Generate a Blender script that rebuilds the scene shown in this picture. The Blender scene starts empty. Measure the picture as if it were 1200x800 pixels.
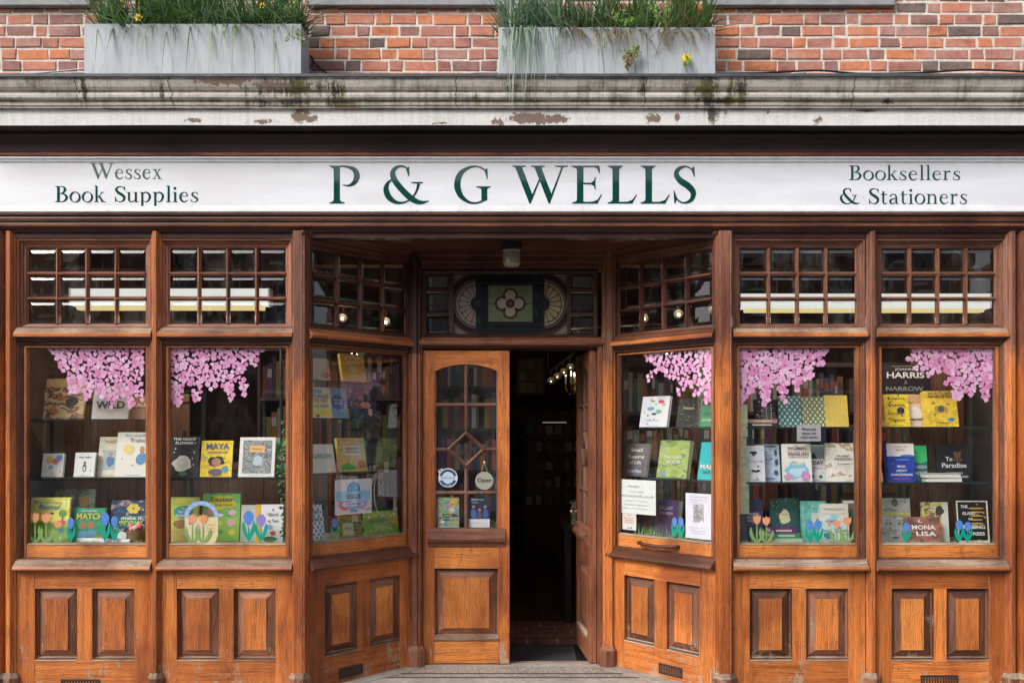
import bpy, bmesh, math, random
from math import sin, cos, pi, radians, sqrt, atan2
from mathutils import Vector, Matrix, noise as mnoise
random.seed(7)
R = random.Random(11)
sc = bpy.context.scene
COL = sc.collection

# ---------------------------------------------------------------- survey frame
# the shop front stands on y = 0 facing -y; 200 survey units make one metre on that plane
D = 5.5
HOR = 505.0
def X(px, y=0.0): return (px - 600) / 200 * (D + y) / D
def Z(py, y=0.0): return 1.5 + (HOR - py) / 200 * (D + y) / D
GZ = -0.02

# ---------------------------------------------------------------- materials
def new_mat(name):
    m = bpy.data.materials.new(name); m.use_nodes = True
    nt = m.node_tree; nt.nodes.clear()
    out = nt.nodes.new('ShaderNodeOutputMaterial')
    return m, nt, out
class NT:
    def __init__(s, nt): s.nt = nt
    def n(s, t, **kw):
        nd = s.nt.nodes.new(t)
        for k, v in kw.items():
            if k.startswith('i_'):
                key = k[2:].replace('_', ' ')
                nd.inputs[key].default_value = v
            else: setattr(nd, k, v)
        return nd
    def l(s, a, b): s.nt.links.new(a, b)
    def math(s, op, a, b=None, c=None, clamp=False):
        nd = s.nt.nodes.new('ShaderNodeMath'); nd.operation = op; nd.use_clamp = clamp
        for i, v in enumerate((a, b, c)):
            if v is None: continue
            if isinstance(v, (int, float)): nd.inputs[i].default_value = v
            else: s.l(v, nd.inputs[i])
        return nd.outputs[0]
    def mix(s, f, a, b, mode='MIX'):
        nd = s.nt.nodes.new('ShaderNodeMix'); nd.data_type = 'RGBA'; nd.blend_type = mode
        for i, v in ((0, f), (6, a), (7, b)):
            if isinstance(v, (int, float)): nd.inputs[i].default_value = v
            elif isinstance(v, tuple): nd.inputs[i].default_value = v if len(v) == 4 else v + (1,)
            else: s.l(v, nd.inputs[i])
        return nd.outputs[2]
    def ramp(s, f, stops, interp='LINEAR'):
        nd = s.nt.nodes.new('ShaderNodeValToRGB'); cr = nd.color_ramp; cr.interpolation = interp
        while len(cr.elements) < len(stops): cr.elements.new(0.5)
        for e, (p, c) in zip(cr.elements, stops):
            e.position = p; e.color = c + (1,) if len(c) == 3 else c
        s.l(f, nd.inputs[0]); return nd.outputs[0]
    def map(s, v, scale=(1, 1, 1), loc=(0, 0, 0), rot=(0, 0, 0)):
        nd = s.nt.nodes.new('ShaderNodeMapping')
        nd.inputs['Scale'].default_value = scale; nd.inputs['Location'].default_value = loc
        nd.inputs['Rotation'].default_value = rot
        s.l(v, nd.inputs[0]); return nd.outputs[0]
    def noise(s, v, scale=5, detail=3, rough=.5, dist=0.0):
        nd = s.nt.nodes.new('ShaderNodeTexNoise')
        nd.inputs['Scale'].default_value = scale; nd.inputs['Detail'].default_value = detail
        nd.inputs['Roughness'].default_value = rough; nd.inputs['Distortion'].default_value = dist
        if v is not None: s.l(v, nd.inputs['Vector'])
        return nd.outputs[0]
    def maprange(s, v, a, b, c=0, d=1):
        nd = s.nt.nodes.new('ShaderNodeMapRange'); nd.clamp = True
        s.l(v, nd.inputs[0])
        for i, q in enumerate((a, b, c, d)): nd.inputs[i + 1].default_value = q
        return nd.outputs[0]
    def bsdf(s, out, color, rough=.5, bump=None, bstr=.2, bdist=.002, spec=.5, metal=0, coat=0, coat_rough=.1):
        b = s.nt.nodes.new('ShaderNodeBsdfPrincipled')
        if isinstance(color, tuple): b.inputs['Base Color'].default_value = color + (1,) if len(color) == 3 else color
        else: s.l(color, b.inputs['Base Color'])
        if isinstance(rough, (int, float)): b.inputs['Roughness'].default_value = rough
        else: s.l(rough, b.inputs['Roughness'])
        b.inputs['Specular IOR Level'].default_value = spec
        b.inputs['Metallic'].default_value = metal
        b.inputs['Coat Weight'].default_value = coat
        b.inputs['Coat Roughness'].default_value = coat_rough
        if bump is not None:
            bp = s.nt.nodes.new('ShaderNodeBump'); bp.inputs['Strength'].default_value = bstr
            bp.inputs['Distance'].default_value = bdist
            s.l(bump, bp.inputs['Height']); s.l(bp.outputs[0], b.inputs['Normal'])
        s.l(b.outputs[0], out.inputs['Surface'])
        return b

def wood(name, light, dark, wear=.1, wearcol=(.50, .38, .27), rough=.42, coat=.0, figure=.5, lowwear=0.0, upper=None, arris=0.0):
    """varnished joinery timber; grain runs along u of each board's own UVs"""
    m, nt, out = new_mat(name); T = NT(nt)
    uv = T.n('ShaderNodeUVMap').outputs[0]
    pos = T.n('ShaderNodeNewGeometry').outputs['Position']
    g1 = T.noise(T.map(uv, (2.2, 34, 1)), 1, 5, .62, .9)
    g2 = T.noise(T.map(uv, (9, 260, 1)), 1, 3, .6)
    wv = T.n('ShaderNodeTexWave', wave_type='BANDS', bands_direction='Y')
    wv.inputs['Scale'].default_value = 5.5; wv.inputs['Distortion'].default_value = 9
    wv.inputs['Detail'].default_value = 2.2; wv.inputs['Detail Scale'].default_value = 1.1
    T.l(T.map(uv, (1.5, 5.5, 1)), wv.inputs['Vector'])
    fig = wv.outputs[1]
    s = T.math('ADD', T.math('MULTIPLY', g1, .62), T.math('MULTIPLY', g2, .42))
    s = T.math('ADD', s, T.math('MULTIPLY', fig, .24 * figure))
    lo = .47 + .06 * figure
    def cols(L, K): return T.ramp(s, [(lo - .12, tuple(v * .6 for v in K)), (lo - .05, K), (lo + .05, tuple((a + b) / 2 for a, b in zip(L, K))), (lo + .15, L)])
    c = cols(light, dark)
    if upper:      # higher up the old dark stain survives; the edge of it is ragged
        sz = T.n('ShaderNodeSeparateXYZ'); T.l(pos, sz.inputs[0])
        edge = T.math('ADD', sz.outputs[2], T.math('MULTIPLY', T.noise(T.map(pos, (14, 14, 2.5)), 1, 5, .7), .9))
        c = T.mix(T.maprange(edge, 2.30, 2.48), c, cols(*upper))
    # every board took the varnish differently
    bt = T.noise(T.map(uv, (.45, .45, 1)), 1, 0)
    c = T.mix(1.0, c, T.ramp(bt, [(.30, (.64, .55, .50)), (.45, (.88, .84, .80)), (.56, (1, 1, 1)), (.70, (1.22, 1.26, 1.30))]), 'MULTIPLY')
    # pores and hairline checks
    g3 = T.noise(T.map(uv, (4, 210, 1)), 1, 2, .5)
    c = T.mix(T.maprange(g3, .57, .68, 0, .50), c, tuple(v * .35 for v in dark))
    # patchy varnish: some stretches have gone darker with age
    big = T.noise(T.map(pos, (2.2, 2.2, 1.3)), 1, 4, .6)
    c = T.mix(T.maprange(big, .46, .66), c, T.mix(1.0, c, (.52, .42, .38), 'MULTIPLY'))
    # dark specks and knocks
    sp = T.noise(pos, 85, 2, .5)
    c = T.mix(T.maprange(sp, .66, .72, 0, .75), c, (.04, .02, .012))
    st_ = T.noise(T.map(pos, (16, 16, 5)), 1, 7, .7)
    c = T.mix(T.maprange(st_, .58, .66, 0, .45), c, tuple(v * .4 for v in dark))
    # wear: bare weathered timber where varnish has flaked
    wn = T.noise(T.map(pos, (11, 11, 6)), 1, 9, .76)
    wn2 = T.math('ADD', T.math('MULTIPLY', wn, .72), T.math('ADD', T.math('MULTIPLY', g1, .2), T.math('MULTIPLY', g2, .14)))
    if lowwear:
        sep = T.n('ShaderNodeSeparateXYZ'); T.l(pos, sep.inputs[0])
        low = T.maprange(sep.outputs[2], .02, .55, lowwear, 0)
        wn2 = T.math('ADD', wn2, low)
    th = .74 - wear * .5
    wm = T.maprange(wn2, th, th + .05)
    c = T.mix(T.math('MULTIPLY', wm, .85), c, T.mix(g2, wearcol, tuple(v * .55 for v in wearcol)))
    # arrises rubbed pale: where the surface turns sharply
    if arris:
        bv = T.n('ShaderNodeBevel', samples=3); bv.inputs['Radius'].default_value = .0032
        ge = T.n('ShaderNodeNewGeometry'); dp = T.n('ShaderNodeVectorMath', operation='DOT_PRODUCT'); T.l(bv.outputs[0], dp.inputs[0]); T.l(ge.outputs['Normal'], dp.inputs[1])
        em = T.maprange(dp.outputs['Value'], .995, .93, 0, 1)
        en = T.maprange(T.noise(T.map(pos, (18, 18, 12)), 1, 6, .75), .42, .60)
        c = T.mix(T.math('MULTIPLY', T.math('MULTIPLY', em, en), arris), c, tuple(min(1, .5 * a + .5 * b) for a, b in zip(light, (.62, .50, .40))))
    rg = T.math('ADD', T.math('MULTIPLY', wm, .3), rough)
    rg = T.math('ADD', rg, T.math('MULTIPLY', big, .18))
    hb = T.math('ADD', T.math('MULTIPLY', s, .6), T.math('MULTIPLY', wm, -.6))
    T.bsdf(out, c, rg, hb, .55, .002, coat=coat, coat_rough=.25)
    return m

_flat = {}
def flat(c, rough=.55, spec=.4):
    k = (tuple(round(v, 3) for v in c), rough, spec)
    if k in _flat: return _flat[k]
    m, nt, out = new_mat('paint'); T = NT(nt)
    pos = T.n('ShaderNodeNewGeometry').outputs['Position']
    nz = T.noise(pos, 60, 3, .6)
    col = T.mix(T.maprange(nz, .3, .7, 0, .16), tuple(c), tuple(v * .72 for v in c))
    T.bsdf(out, col, rough, spec=spec)
    _flat[k] = m; return m

def emis(c, s):
    m, nt, out = new_mat('lamp_glow'); T = NT(nt)
    e = T.n('ShaderNodeEmission'); e.inputs[0].default_value = c + (1,); e.inputs[1].default_value = s
    T.l(e.outputs[0], out.inputs[0]); return m

def glass_mat(name, base=.07, rough=0.0, tint=(1, 1, 1), dirt=.05):
    m, nt, out = new_mat(name); T = NT(nt)
    pos = T.n('ShaderNodeNewGeometry').outputs['Position']
    lw = T.n('ShaderNodeLayerWeight'); lw.inputs[0].default_value = .5
    f = T.math('POWER', lw.outputs['Facing'], 5.0)
    f = T.math('ADD', T.math('MULTIPLY', f, .9), base, clamp=True)
    tr = T.n('ShaderNodeBsdfTransparent'); tr.inputs[0].default_value = tint + (1,)
    gl = T.n('ShaderNodeBsdfGlossy'); gl.inputs['Roughness'].default_value = rough
    # old plate glass: very slight waviness
    bp = T.n('ShaderNodeBump'); bp.inputs['Strength'].default_value = .12; bp.inputs['Distance'].default_value = .002
    T.l(T.noise(pos, 5, 1, .4), bp.inputs['Height']); T.l(bp.outputs[0], gl.inputs['Normal'])
    mx = T.n('ShaderNodeMixShader'); T.l(f, mx.inputs[0]); T.l(tr.outputs[0], mx.inputs[1]); T.l(gl.outputs[0], mx.inputs[2])
    df = T.n('ShaderNodeBsdfDiffuse'); df.inputs[0].default_value = (.5, .5, .48, 1)
    d = T.maprange(T.noise(T.map(pos, (6, 6, 3)), 1, 6, .7), .5, .8, 0.004, dirt)
    m2 = T.n('ShaderNodeMixShader'); T.l(d, m2.inputs[0]); T.l(mx.outputs[0], m2.inputs[1]); T.l(df.outputs[0], m2.inputs[2])
    T.l(m2.outputs[0], out.inputs[0]); return m

def pattern(kind, cols, scale=30, seed=0, thr=.35, rough=.45):
    """printed cover art; patterns live in the object's own coordinates"""
    m, nt, out = new_mat('printed_' + kind); T = NT(nt)
    co = T.map(T.n('ShaderNodeTexCoord').outputs['Object'], (1, 1, 1), (seed * 1.37, 0, seed * .73))
    bg = cols[0]; c = bg
    if kind == 'spots':
        v = T.n('ShaderNodeTexVoronoi'); v.inputs['Scale'].default_value = scale; T.l(co, v.inputs['Vector'])
        sx = T.n('ShaderNodeSeparateColor'); T.l(v.outputs['Color'], sx.inputs[0])
        k = len(cols) - 1
        pick = T.ramp(sx.outputs[0], [(i / k, cols[1 + i]) for i in range(k)], 'CONSTANT')
        nz = T.math('MULTIPLY', T.noise(co, scale * 4, 2), .25)
        msk = T.math('LESS_THAN', T.math('ADD', v.outputs['Distance'], nz), thr)
        c = T.mix(msk, bg, pick)
    elif kind == 'scene':
        nz = T.noise(T.map(co, (1, 1, 1.9)), scale, 3, .55, .6)
        k = len(cols)
        c = T.ramp(nz, [(0, cols[0])] + [(.36 + .28 * i / max(1, k - 1), cols[i]) for i in range(1, k)], 'CONSTANT')
    elif kind == 'lines':
        w = T.n('ShaderNodeTexWave', wave_type='BANDS', bands_direction='Z'); w.inputs['Scale'].default_value = scale
        w.inputs['Distortion'].default_value = 1.5
        T.l(co, w.inputs[0]); c = T.mix(T.math('GREATER_THAN', w.outputs[1], thr), cols[1], cols[0])
    elif kind == 'motif':      # staggered small motifs
        sp = T.n('ShaderNodeSeparateXYZ'); T.l(co, sp.inputs[0])
        a = T.math('SINE', T.math('MULTIPLY', sp.outputs[0], scale)); b = T.math('SINE', T.math('MULTIPLY', sp.outputs[2], scale * .75))
        p = T.math('MULTIPLY', a, b)
        p = T.math('ADD', p, T.math('MULTIPLY', T.noise(co, scale, 2), .5))
        c = T.mix(T.math('GREATER_THAN', p, thr + .45), bg, cols[1])
    T.bsdf(out, c, rough, spec=.4); return m

M = {}
M['wood'] = wood('varnished_wood', (.66, .205, .042), (.33, .088, .017), .13, lowwear=.12, arris=.8)
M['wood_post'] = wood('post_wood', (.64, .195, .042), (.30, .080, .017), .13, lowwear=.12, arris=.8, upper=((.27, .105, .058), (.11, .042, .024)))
M['wood_b'] = wood('varnished_wood_golden', (.76, .270, .060), (.44, .130, .025), .06, figure=1.3, lowwear=.07, arris=.6)
M['wood_red'] = wood('reddish_wood', (.37, .130, .062), (.150, .045, .022), .13, arris=.55)
M['wood_dark'] = wood('dark_wood', (.082, .026, .017), (.030, .010, .007), .07, wearcol=(.22, .16, .13))
M['wood_trim'] = wood('dark_worn_trim', (.36, .150, .078), (.150, .055, .028), .19, wearcol=(.46, .35, .26), lowwear=.08, arris=.75, rough=.5)
M['wood_black'] = wood('shade_black_wood', (.034, .012, .010), (.012, .005, .005), .05, wearcol=(.10, .07, .06), rough=.65)  # shade under the cornice and indoors is put into this wood colour
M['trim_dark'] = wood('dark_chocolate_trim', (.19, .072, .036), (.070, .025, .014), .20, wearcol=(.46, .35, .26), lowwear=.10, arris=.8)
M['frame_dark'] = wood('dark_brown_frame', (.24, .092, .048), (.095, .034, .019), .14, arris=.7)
M['wood_sill'] = wood('weathered_sill', (.44, .33, .235), (.20, .125, .085), .25, wearcol=(.66, .62, .56), rough=.7)
M['wood_back'] = wood('backboard_wood', (.20, .10, .046), (.10, .045, .022), .02, rough=.6)
M['wood_mid'] = wood('shaded_porch_wood', (.175, .055, .027), (.066, .020, .011), .08, arris=.4)  # recess woodwork: the depth of shade there is set in the colour
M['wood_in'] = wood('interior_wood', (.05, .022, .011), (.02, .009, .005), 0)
M['glass'] = glass_mat('plate_glass', .11)
M['glass_bev'] = glass_mat('ground_edge_glass', .15, .10, dirt=.35)
M['glass_up'] = glass_mat('old_pane_glass', .13, dirt=.12)
M['shelf_glass'] = glass_mat('shelf_glass', .10, tint=(.85, .93, .9), dirt=.2)

def simple(name, col, rough=.5, nscale=20, amt=.25, bump=.2, metal=0, bdist=.002, spec=.5):
    m, nt, out = new_mat(name); T = NT(nt)
    pos = T.n('ShaderNodeNewGeometry').outputs['Position']
    nz = T.noise(pos, nscale, 5, .65)
    c = T.mix(T.maprange(nz, .35, .7, 0, 1), col, tuple(v * (1 - amt) for v in col))
    T.bsdf(out, c, rough, nz, bump, bdist, metal=metal, spec=spec); return m
M['iron'] = simple('cast_iron', (.035, .033, .032), .5, 60, .4)
M['void'] = simple('vent_void', (.006, .006, .006), .9, 20, .1)
M['lead'] = simple('lead_sheet', (.085, .09, .10), .55, 14, .5)
M['white_metal'] = simple('white_enamel', (.78, .78, .76), .4, 8, .08)
M['brass'] = simple('brass', (.75, .5, .18), .3, 30, .2, metal=1)
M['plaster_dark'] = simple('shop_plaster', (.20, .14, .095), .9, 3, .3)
M['plaster'] = simple('pale_plaster', (.55, .50, .42), .85, 4, .2)
M['cable'] = simple('black_cable', (.012, .012, .014), .45, 30, .2)

# ---------------------------------------------------------------- mesh builder
class MB:
    def __init__(s, tr=None):
        s.v = []; s.f = []; s.m = []; s.uv = []; s.mats = []; s.tr = tr or Matrix.Identity(4)
    def mi(s, m):
        if m not in s.mats: s.mats.append(m)
        return s.mats.index(m)
    def face(s, pts, mat, uvs=None):
        b = len(s.v)
        for p in pts: s.v.append(s.tr @ Vector(p))
        s.f.append(tuple(range(b, b + len(pts)))); s.m.append(s.mi(mat))
        s.uv.append(uvs or [(0, 0)] * len(pts))
    def box(s, x0, x1, y0, y1, z0, z1, mat, ax=None, skip=''):
        if x1 < x0: x0, x1 = x1, x0
        if y1 < y0: y0, y1 = y1, y0
        if z1 < z0: z0, z1 = z1, z0
        d = (x1 - x0, y1 - y0, z1 - z0)
        if ax is None: ax = d.index(max(d))
        ou, ov = R.uniform(0, 40), R.uniform(0, 40)
        def uv(p):
            o = [p[i] for i in range(3) if i != ax]
            return (p[ax] + ou, o[0] + o[1] + ov)
        F = {'-y': [(x0, y0, z0), (x1, y0, z0), (x1, y0, z1), (x0, y0, z1)], '+y': [(x1, y1, z0), (x0, y1, z0), (x0, y1, z1), (x1, y1, z1)],
             '-x': [(x0, y1, z0), (x0, y0, z0), (x0, y0, z1), (x0, y1, z1)], '+x': [(x1, y0, z0), (x1, y1, z0), (x1, y1, z1), (x1, y0, z1)],
             '+z': [(x0, y0, z1), (x1, y0, z1), (x1, y1, z1), (x0, y1, z1)], '-z': [(x0, y1, z0), (x1, y1, z0), (x1, y0, z0), (x0, y0, z0)]}
        for k, q in F.items():
            if k in skip.split(): continue
            s.face(q, mat, [uv(p) for p in q])
    def ring(s, x0, z0, x1, z1, prof, mat, ins=(1, 1, 1, 1), mats=None):
        """moulding swept round a rectangle with mitres; prof = (inset, y) from outside in; ins = factors l, r, t, b"""
        def rect(i):
            return (x0 + i * ins[0], z0 + i * ins[3], x1 - i * ins[1], z1 - i * ins[2])
        o = [R.uniform(0, 40) for _ in range(8)]; cum = 0
        for k in range(len(prof) - 1):
            (i0, y0), (i1, y1) = prof[k], prof[k + 1]
            a = rect(i0); b = rect(i1); st = sqrt((i1 - i0) ** 2 + (y1 - y0) ** 2)
            A = [(a[0], y0, a[1]), (a[2], y0, a[1]), (a[2], y0, a[3]), (a[0], y0, a[3])]
            B = [(b[0], y1, b[1]), (b[2], y1, b[1]), (b[2], y1, b[3]), (b[0], y1, b[3])]
            mm = mats[k] if mats else mat
            for j in range(4):
                j2 = (j + 1) % 4
                q = [A[j], A[j2], B[j2], B[j]]
                ax = 0 if j in (0, 2) else 2
                uvs = [(q[0][ax] + o[j], cum + o[j + 4]), (q[1][ax] + o[j], cum + o[j + 4]), (q[2][ax] + o[j], cum + st + o[j + 4]), (q[3][ax] + o[j], cum + st + o[j + 4])]
                s.face(q, mm, uvs)
            cum += st
        return rect(prof[-1][0])
    def hprism(s, x0, x1, prof, mat, mats=None, caps=True):
        """horizontal moulding: prof = list of (y, z), top to bottom as seen from the street"""
        ou, ov = R.uniform(0, 40), R.uniform(0, 40); cum = 0
        for k in range(len(prof) - 1):
            (ya, za), (yb, zb) = prof[k], prof[k + 1]
            st = sqrt((ya - yb) ** 2 + (za - zb) ** 2)
            q = [(x0, ya, za), (x0, yb, zb), (x1, yb, zb), (x1, ya, za)]
            s.face(q, mats[k] if mats else mat, [(x0 + ou, cum + ov), (x0 + ou, cum + st + ov), (x1 + ou, cum + st + ov), (x1 + ou, cum + ov)])
            cum += st
        if caps:
            L = [(x0, y, z) for y, z in prof]; Rr = [(x1, y, z) for y, z in prof][::-1]
            s.face(L[::-1], mats[0] if mats else mat, [(p[1], p[2]) for p in L]); s.face(Rr[::-1], mats[0] if mats else mat, [(p[1], p[2]) for p in Rr])
    def vprism(s, poly, z0, z1, mat, mats=None, top=True, scale_top=None):
        """upright shaft from a plan polygon (x, y)"""
        ou, ov = R.uniform(0, 40), R.uniform(0, 40); cum = 0; n = len(poly)
        for k in range(n):
            a, b = poly[k], poly[(k + 1) % n]; st = sqrt((a[0] - b[0]) ** 2 + (a[1] - b[1]) ** 2)
            q = [(a[0], a[1], z0), (b[0], b[1], z0), (b[0], b[1], z1), (a[0], a[1], z1)]
            s.face(q, mats[k % len(mats)] if mats else mat, [(z0 + ou, cum + ov), (z0 + ou, cum + st + ov), (z1 + ou, cum + st + ov), (z1 + ou, cum + ov)])
            cum += st
        if top:
            s.face([(p[0], p[1], z1) for p in poly], mat, [(p[0], p[1]) for p in poly])
    def frustum(s, polyA, zA, polyB, zB, mat):
        n = len(polyA); ou = R.uniform(0, 40)
        for k in range(n):
            a, b = polyA[k], polyA[(k + 1) % n]; c, d = polyB[(k + 1) % n], polyB[k]
            s.face([(a[0], a[1], zA), (b[0], b[1], zA), (c[0], c[1], zB), (d[0], d[1], zB)], mat, [(ou, k), (ou + .1, k), (ou + .1, k + .1), (ou, k + .1)])
    def tube(s, pts, r, mat, n=8, r1=None):
        pts = [Vector(p) for p in pts]; rings = []
        for i, p in enumerate(pts):
            d = (pts[min(i + 1, len(pts) - 1)] - pts[max(i - 1, 0)]).normalized()
            up = Vector((0, 0, 1)) if abs(d.z) < .9 else Vector((1, 0, 0))
            a = d.cross(up).normalized(); b = d.cross(a)
            rr = r if r1 is None else r + (r1 - r) * i / (len(pts) - 1)
            rings.append([p + a * rr * cos(2 * pi * k / n) + b * rr * sin(2 * pi * k / n) for k in range(n)])
        for i in range(len(rings) - 1):
            for k in range(n):
                k2 = (k + 1) % n
                s.face([rings[i][k2], rings[i][k], rings[i + 1][k], rings[i + 1][k2]], mat, [(i, k), (i, k), (i, k), (i, k)])
        s.face(rings[0], mat); s.face(rings[-1][::-1], mat)
    def lathe(s, prof, mat, c=(0, 0, 0), n=20, mats=None):
        for k in range(len(prof) - 1):
            (r0, z0), (r1, z1) = prof[k], prof[k + 1]
            for i in range(n):
                a, b = 2 * pi * i / n, 2 * pi * (i + 1) / n
                q = [(c[0] + r0 * cos(a), c[1] + r0 * sin(a), c[2] + z0), (c[0] + r0 * cos(b), c[1] + r0 * sin(b), c[2] + z0),
                     (c[0] + r1 * cos(b), c[1] + r1 * sin(b), c[2] + z1), (c[0] + r1 * cos(a), c[1] + r1 * sin(a), c[2] + z1)]
                s.face(q, mats[k] if mats else mat)
    def poly(s, pts, y, mat, th=0.0):
        """flat shape in the x-z plane facing the street"""
        s.face([(p[0], y, p[1]) for p in pts], mat)
    def build(s, name, parent=None, label=None, cat=None, group=None, kind=None, loc=None, rot=None, bev=0, smooth=False, weld=False):
        me = bpy.data.meshes.new(name)
        off = Vector(loc) if (loc is not None and not isinstance(loc, str) and rot is None) else None
        me.from_pydata([tuple(v) for v in s.v], [], s.f)
        for m in s.mats: me.materials.append(m)
        me.polygons.foreach_set('material_index', s.m)
        ul = me.uv_layers.new(name='UVMap')
        flatuv = [c for f in s.uv for p in f for c in p]
        ul.data.foreach_set('uv', flatuv)
        if weld or bev or smooth:
            bm = bmesh.new(); bm.from_mesh(me); bmesh.ops.remove_doubles(bm, verts=bm.verts, dist=.00005)
            bm.to_mesh(me); bm.free()
        if smooth:
            me.polygons.foreach_set('use_smooth', [True] * len(me.polygons))
        me.update()
        o = bpy.data.objects.new(name, me); COL.objects.link(o)
        if loc is not None: o.location = loc
        if rot is not None: o.rotation_euler = rot
        if parent is not None: o.parent = parent
        if bev:
            b = o.modifiers.new('soft_edges', 'BEVEL'); b.width = bev; b.segments = 2; b.limit_method = 'ANGLE'; b.angle_limit = radians(35)
        if label: o['label'] = label
        if cat: o['category'] = cat
        if group: o['group'] = group
        if kind: o['kind'] = kind
        return o

def empty(name, loc=(0, 0, 0), rot=(0, 0, 0), label=None, cat=None, group=None, parent=None):
    o = bpy.data.objects.new(name, None); COL.objects.link(o); o.location = loc; o.rotation_euler = rot
    o.empty_display_size = .1
    if label: o['label'] = label
    if cat: o['category'] = cat
    if group: o['group'] = group
    if parent is not None: o.parent = parent
    return o

# ---------------------------------------------------------------- hand drawn roman lettering (cap height 1)
def catmull(pts, n=7):
    P = [pts[0]] + list(pts) + [pts[-1]]; out = []
    for i in range(1, len(P) - 2):
        for j in range(n):
            t = j / n; a, b, c, d = P[i - 1], P[i], P[i + 1], P[i + 2]
            out.append(tuple(.5 * ((2 * b[k]) + (-a[k] + c[k]) * t + (2 * a[k] - 5 * b[k] + 4 * c[k] - d[k]) * t * t + (-a[k] + 3 * b[k] - 3 * c[k] + d[k]) * t ** 3) for k in range(len(b))))
    out.append(tuple(pts[-1])); return out
def C(pts, closed=False):
    if closed: s = catmull([pts[-1]] + list(pts) + [pts[0], pts[1]])[7:-7]
    else: s = catmull(pts)
    L, Rr = [], []
    for i, p in enumerate(s):
        a, b = s[max(i - 1, 0)], s[min(i + 1, len(s) - 1)]
        if closed and i in (0, len(s) - 1): a, b = s[-2], s[1]
        dx, dy = b[0] - a[0], b[1] - a[1]; l = sqrt(dx * dx + dy * dy) or 1
        nx, ny = -dy / l, dx / l; w = max(p[2], .012) / 2
        L.append((p[0] + nx * w, p[1] + ny * w)); Rr.append((p[0] - nx * w, p[1] - ny * w))
    return [[L[i], L[i + 1], Rr[i + 1], Rr[i]] for i in range(len(s) - 1)]
def ST(xb, yb, xt, yt, w, bot=None, top=None, t=.032, br=.10):
    """stem with bracketed serifs, sliced horizontally"""
    H = yt - yb; hs = {0, H}
    if bot: hs |= {t} | {t + br * q for q in (.15, .35, .6, 1)}
    if top: hs |= {H - t} | {H - t - br * q for q in (.15, .35, .6, 1)}
    hs = sorted(h for h in hs if 0 <= h <= H); rows = []
    def ext(h, e):
        if h <= t: return e[0], e[1]
        u = min(1, (h - t) / br); f = (1 - u) ** 3 * .7
        return e[0] * f, e[1] * f
    for h in hs:
        c = xb + (xt - xb) * h / H; l = r = w / 2
        if bot: a = ext(h, bot); l += a[0]; r += a[1]
        if top: a = ext(H - h, top); l += a[0]; r += a[1]
        rows.append((c - l, c + r, yb + h))
    return [[(a[0], a[2]), (a[1], a[2]), (b[1], b[2]), (b[0], b[2])] for a, b in zip(rows, rows[1:])]
xh = .63
def _arm_bottom(x): return [[(x - .5, 0), (x - .12, 0), (x, .24), (x - .025, .24), (x - .12, .1), (x - .25, .05), (x - .5, .045)]]
G = {}
G['P'] = (.86, ST(.22, 0, .22, 1, .165, (.11, .13), (.13, 0)) + C([(.22, .975, .045), (.45, .978, .05), (.68, .90, .12), (.76, .735, .16), (.69, .56, .115), (.54, .475, .05), (.38, .495, .02)]))
G['E'] = (.82, ST(.24, 0, .24, 1, .165, (.12, .0), (.16, 0)) + [[(.2, .96), (.2, 1), (.74, 1), (.755, .80), (.73, .80), (.68, .93), (.6, .96)]]
          + [[(.3, .51), (.3, .55), (.52, .55), (.60, .61), (.62, .70), (.645, .70), (.635, .53), (.645, .37), (.62, .37), (.6, .46), (.52, .51)]] + _arm_bottom(.81))
G['L'] = (.78, ST(.24, 0, .24, 1, .165, (.12, .0), (.14, .10)) + _arm_bottom(.78))
G['W'] = (1.49, [[(.07, .97), (.25, .97), (.535, .24), (.475, 0), (.455, 0)], [(.49, .0), (.475, .0), (.52, .22), (.715, .65), (.735, .60)],
                 [(.585, .97), (.765, .97), (1.05, .25), (.99, 0), (.97, 0)], [(1.005, 0), (.985, .0), (1.03, .22), (1.32, .97), (1.365, .97)],
                 [(0, 1), (0, .975), (.09, .95), (.23, .95), (.36, .975), (.36, 1)], [(.50, 1), (.50, .975), (.60, .95), (.75, .95), (.87, .975), (.87, 1)],
                 [(1.14, 1), (1.14, .975), (1.29, .955), (1.37, .955), (1.49, .975), (1.49, 1)]])
G['G'] = (.97, C([(.86, .80, .02), (.79, .90, .045), (.62, .975, .04), (.40, .95, .07), (.17, .79, .13), (.085, .50, .165), (.17, .22, .14), (.38, .045, .07), (.58, .015, .045), (.78, .08, .05), (.88, .15, .03)])
          + [[(.80, .88), (.86, .93), (.885, .93), (.89, .65), (.865, .65), (.83, .79)]] + ST(.80, .085, .80, .455, .155, None, (.15, .10), br=.06))
G['S'] = (.64, C([(.575, .74, .015), (.52, .89, .035), (.36, .975, .045), (.17, .92, .10), (.09, .78, .13), (.20, .61, .165), (.42, .46, .175), (.555, .29, .15), (.50, .10, .10), (.31, .02, .045), (.13, .10, .04), (.04, .32, .015)])
          + [[(.50, .91), (.56, .975), (.585, .97), (.60, .71), (.575, .71)], [(.02, .34), (.045, .34), (.11, .11), (.06, .0), (.035, .01)]])
G['&'] = (1.22, C([(.67, .74, .015), (.655, .88, .05), (.54, .975, .05), (.36, .96, .08), (.25, .82, .13), (.30, .62, .155), (.50, .36, .16), (.76, .12, .155), (.98, .03, .10), (1.2, .07, .015)])
          + [[(.60, .9), (.66, .97), (.685, .96), (.685, .72), (.66, .72)]]
          + C([(.27, .66, .02), (.13, .55, .08), (.075, .37, .14), (.16, .16, .15), (.34, .035, .09), (.54, .03, .05), (.72, .12, .04), (.86, .30, .05), (.93, .52, .075)]) + [[(.74, .54), (.74, .57), (1.04, .57), (1.04, .54), (.96, .53), (.88, .53)]])
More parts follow.
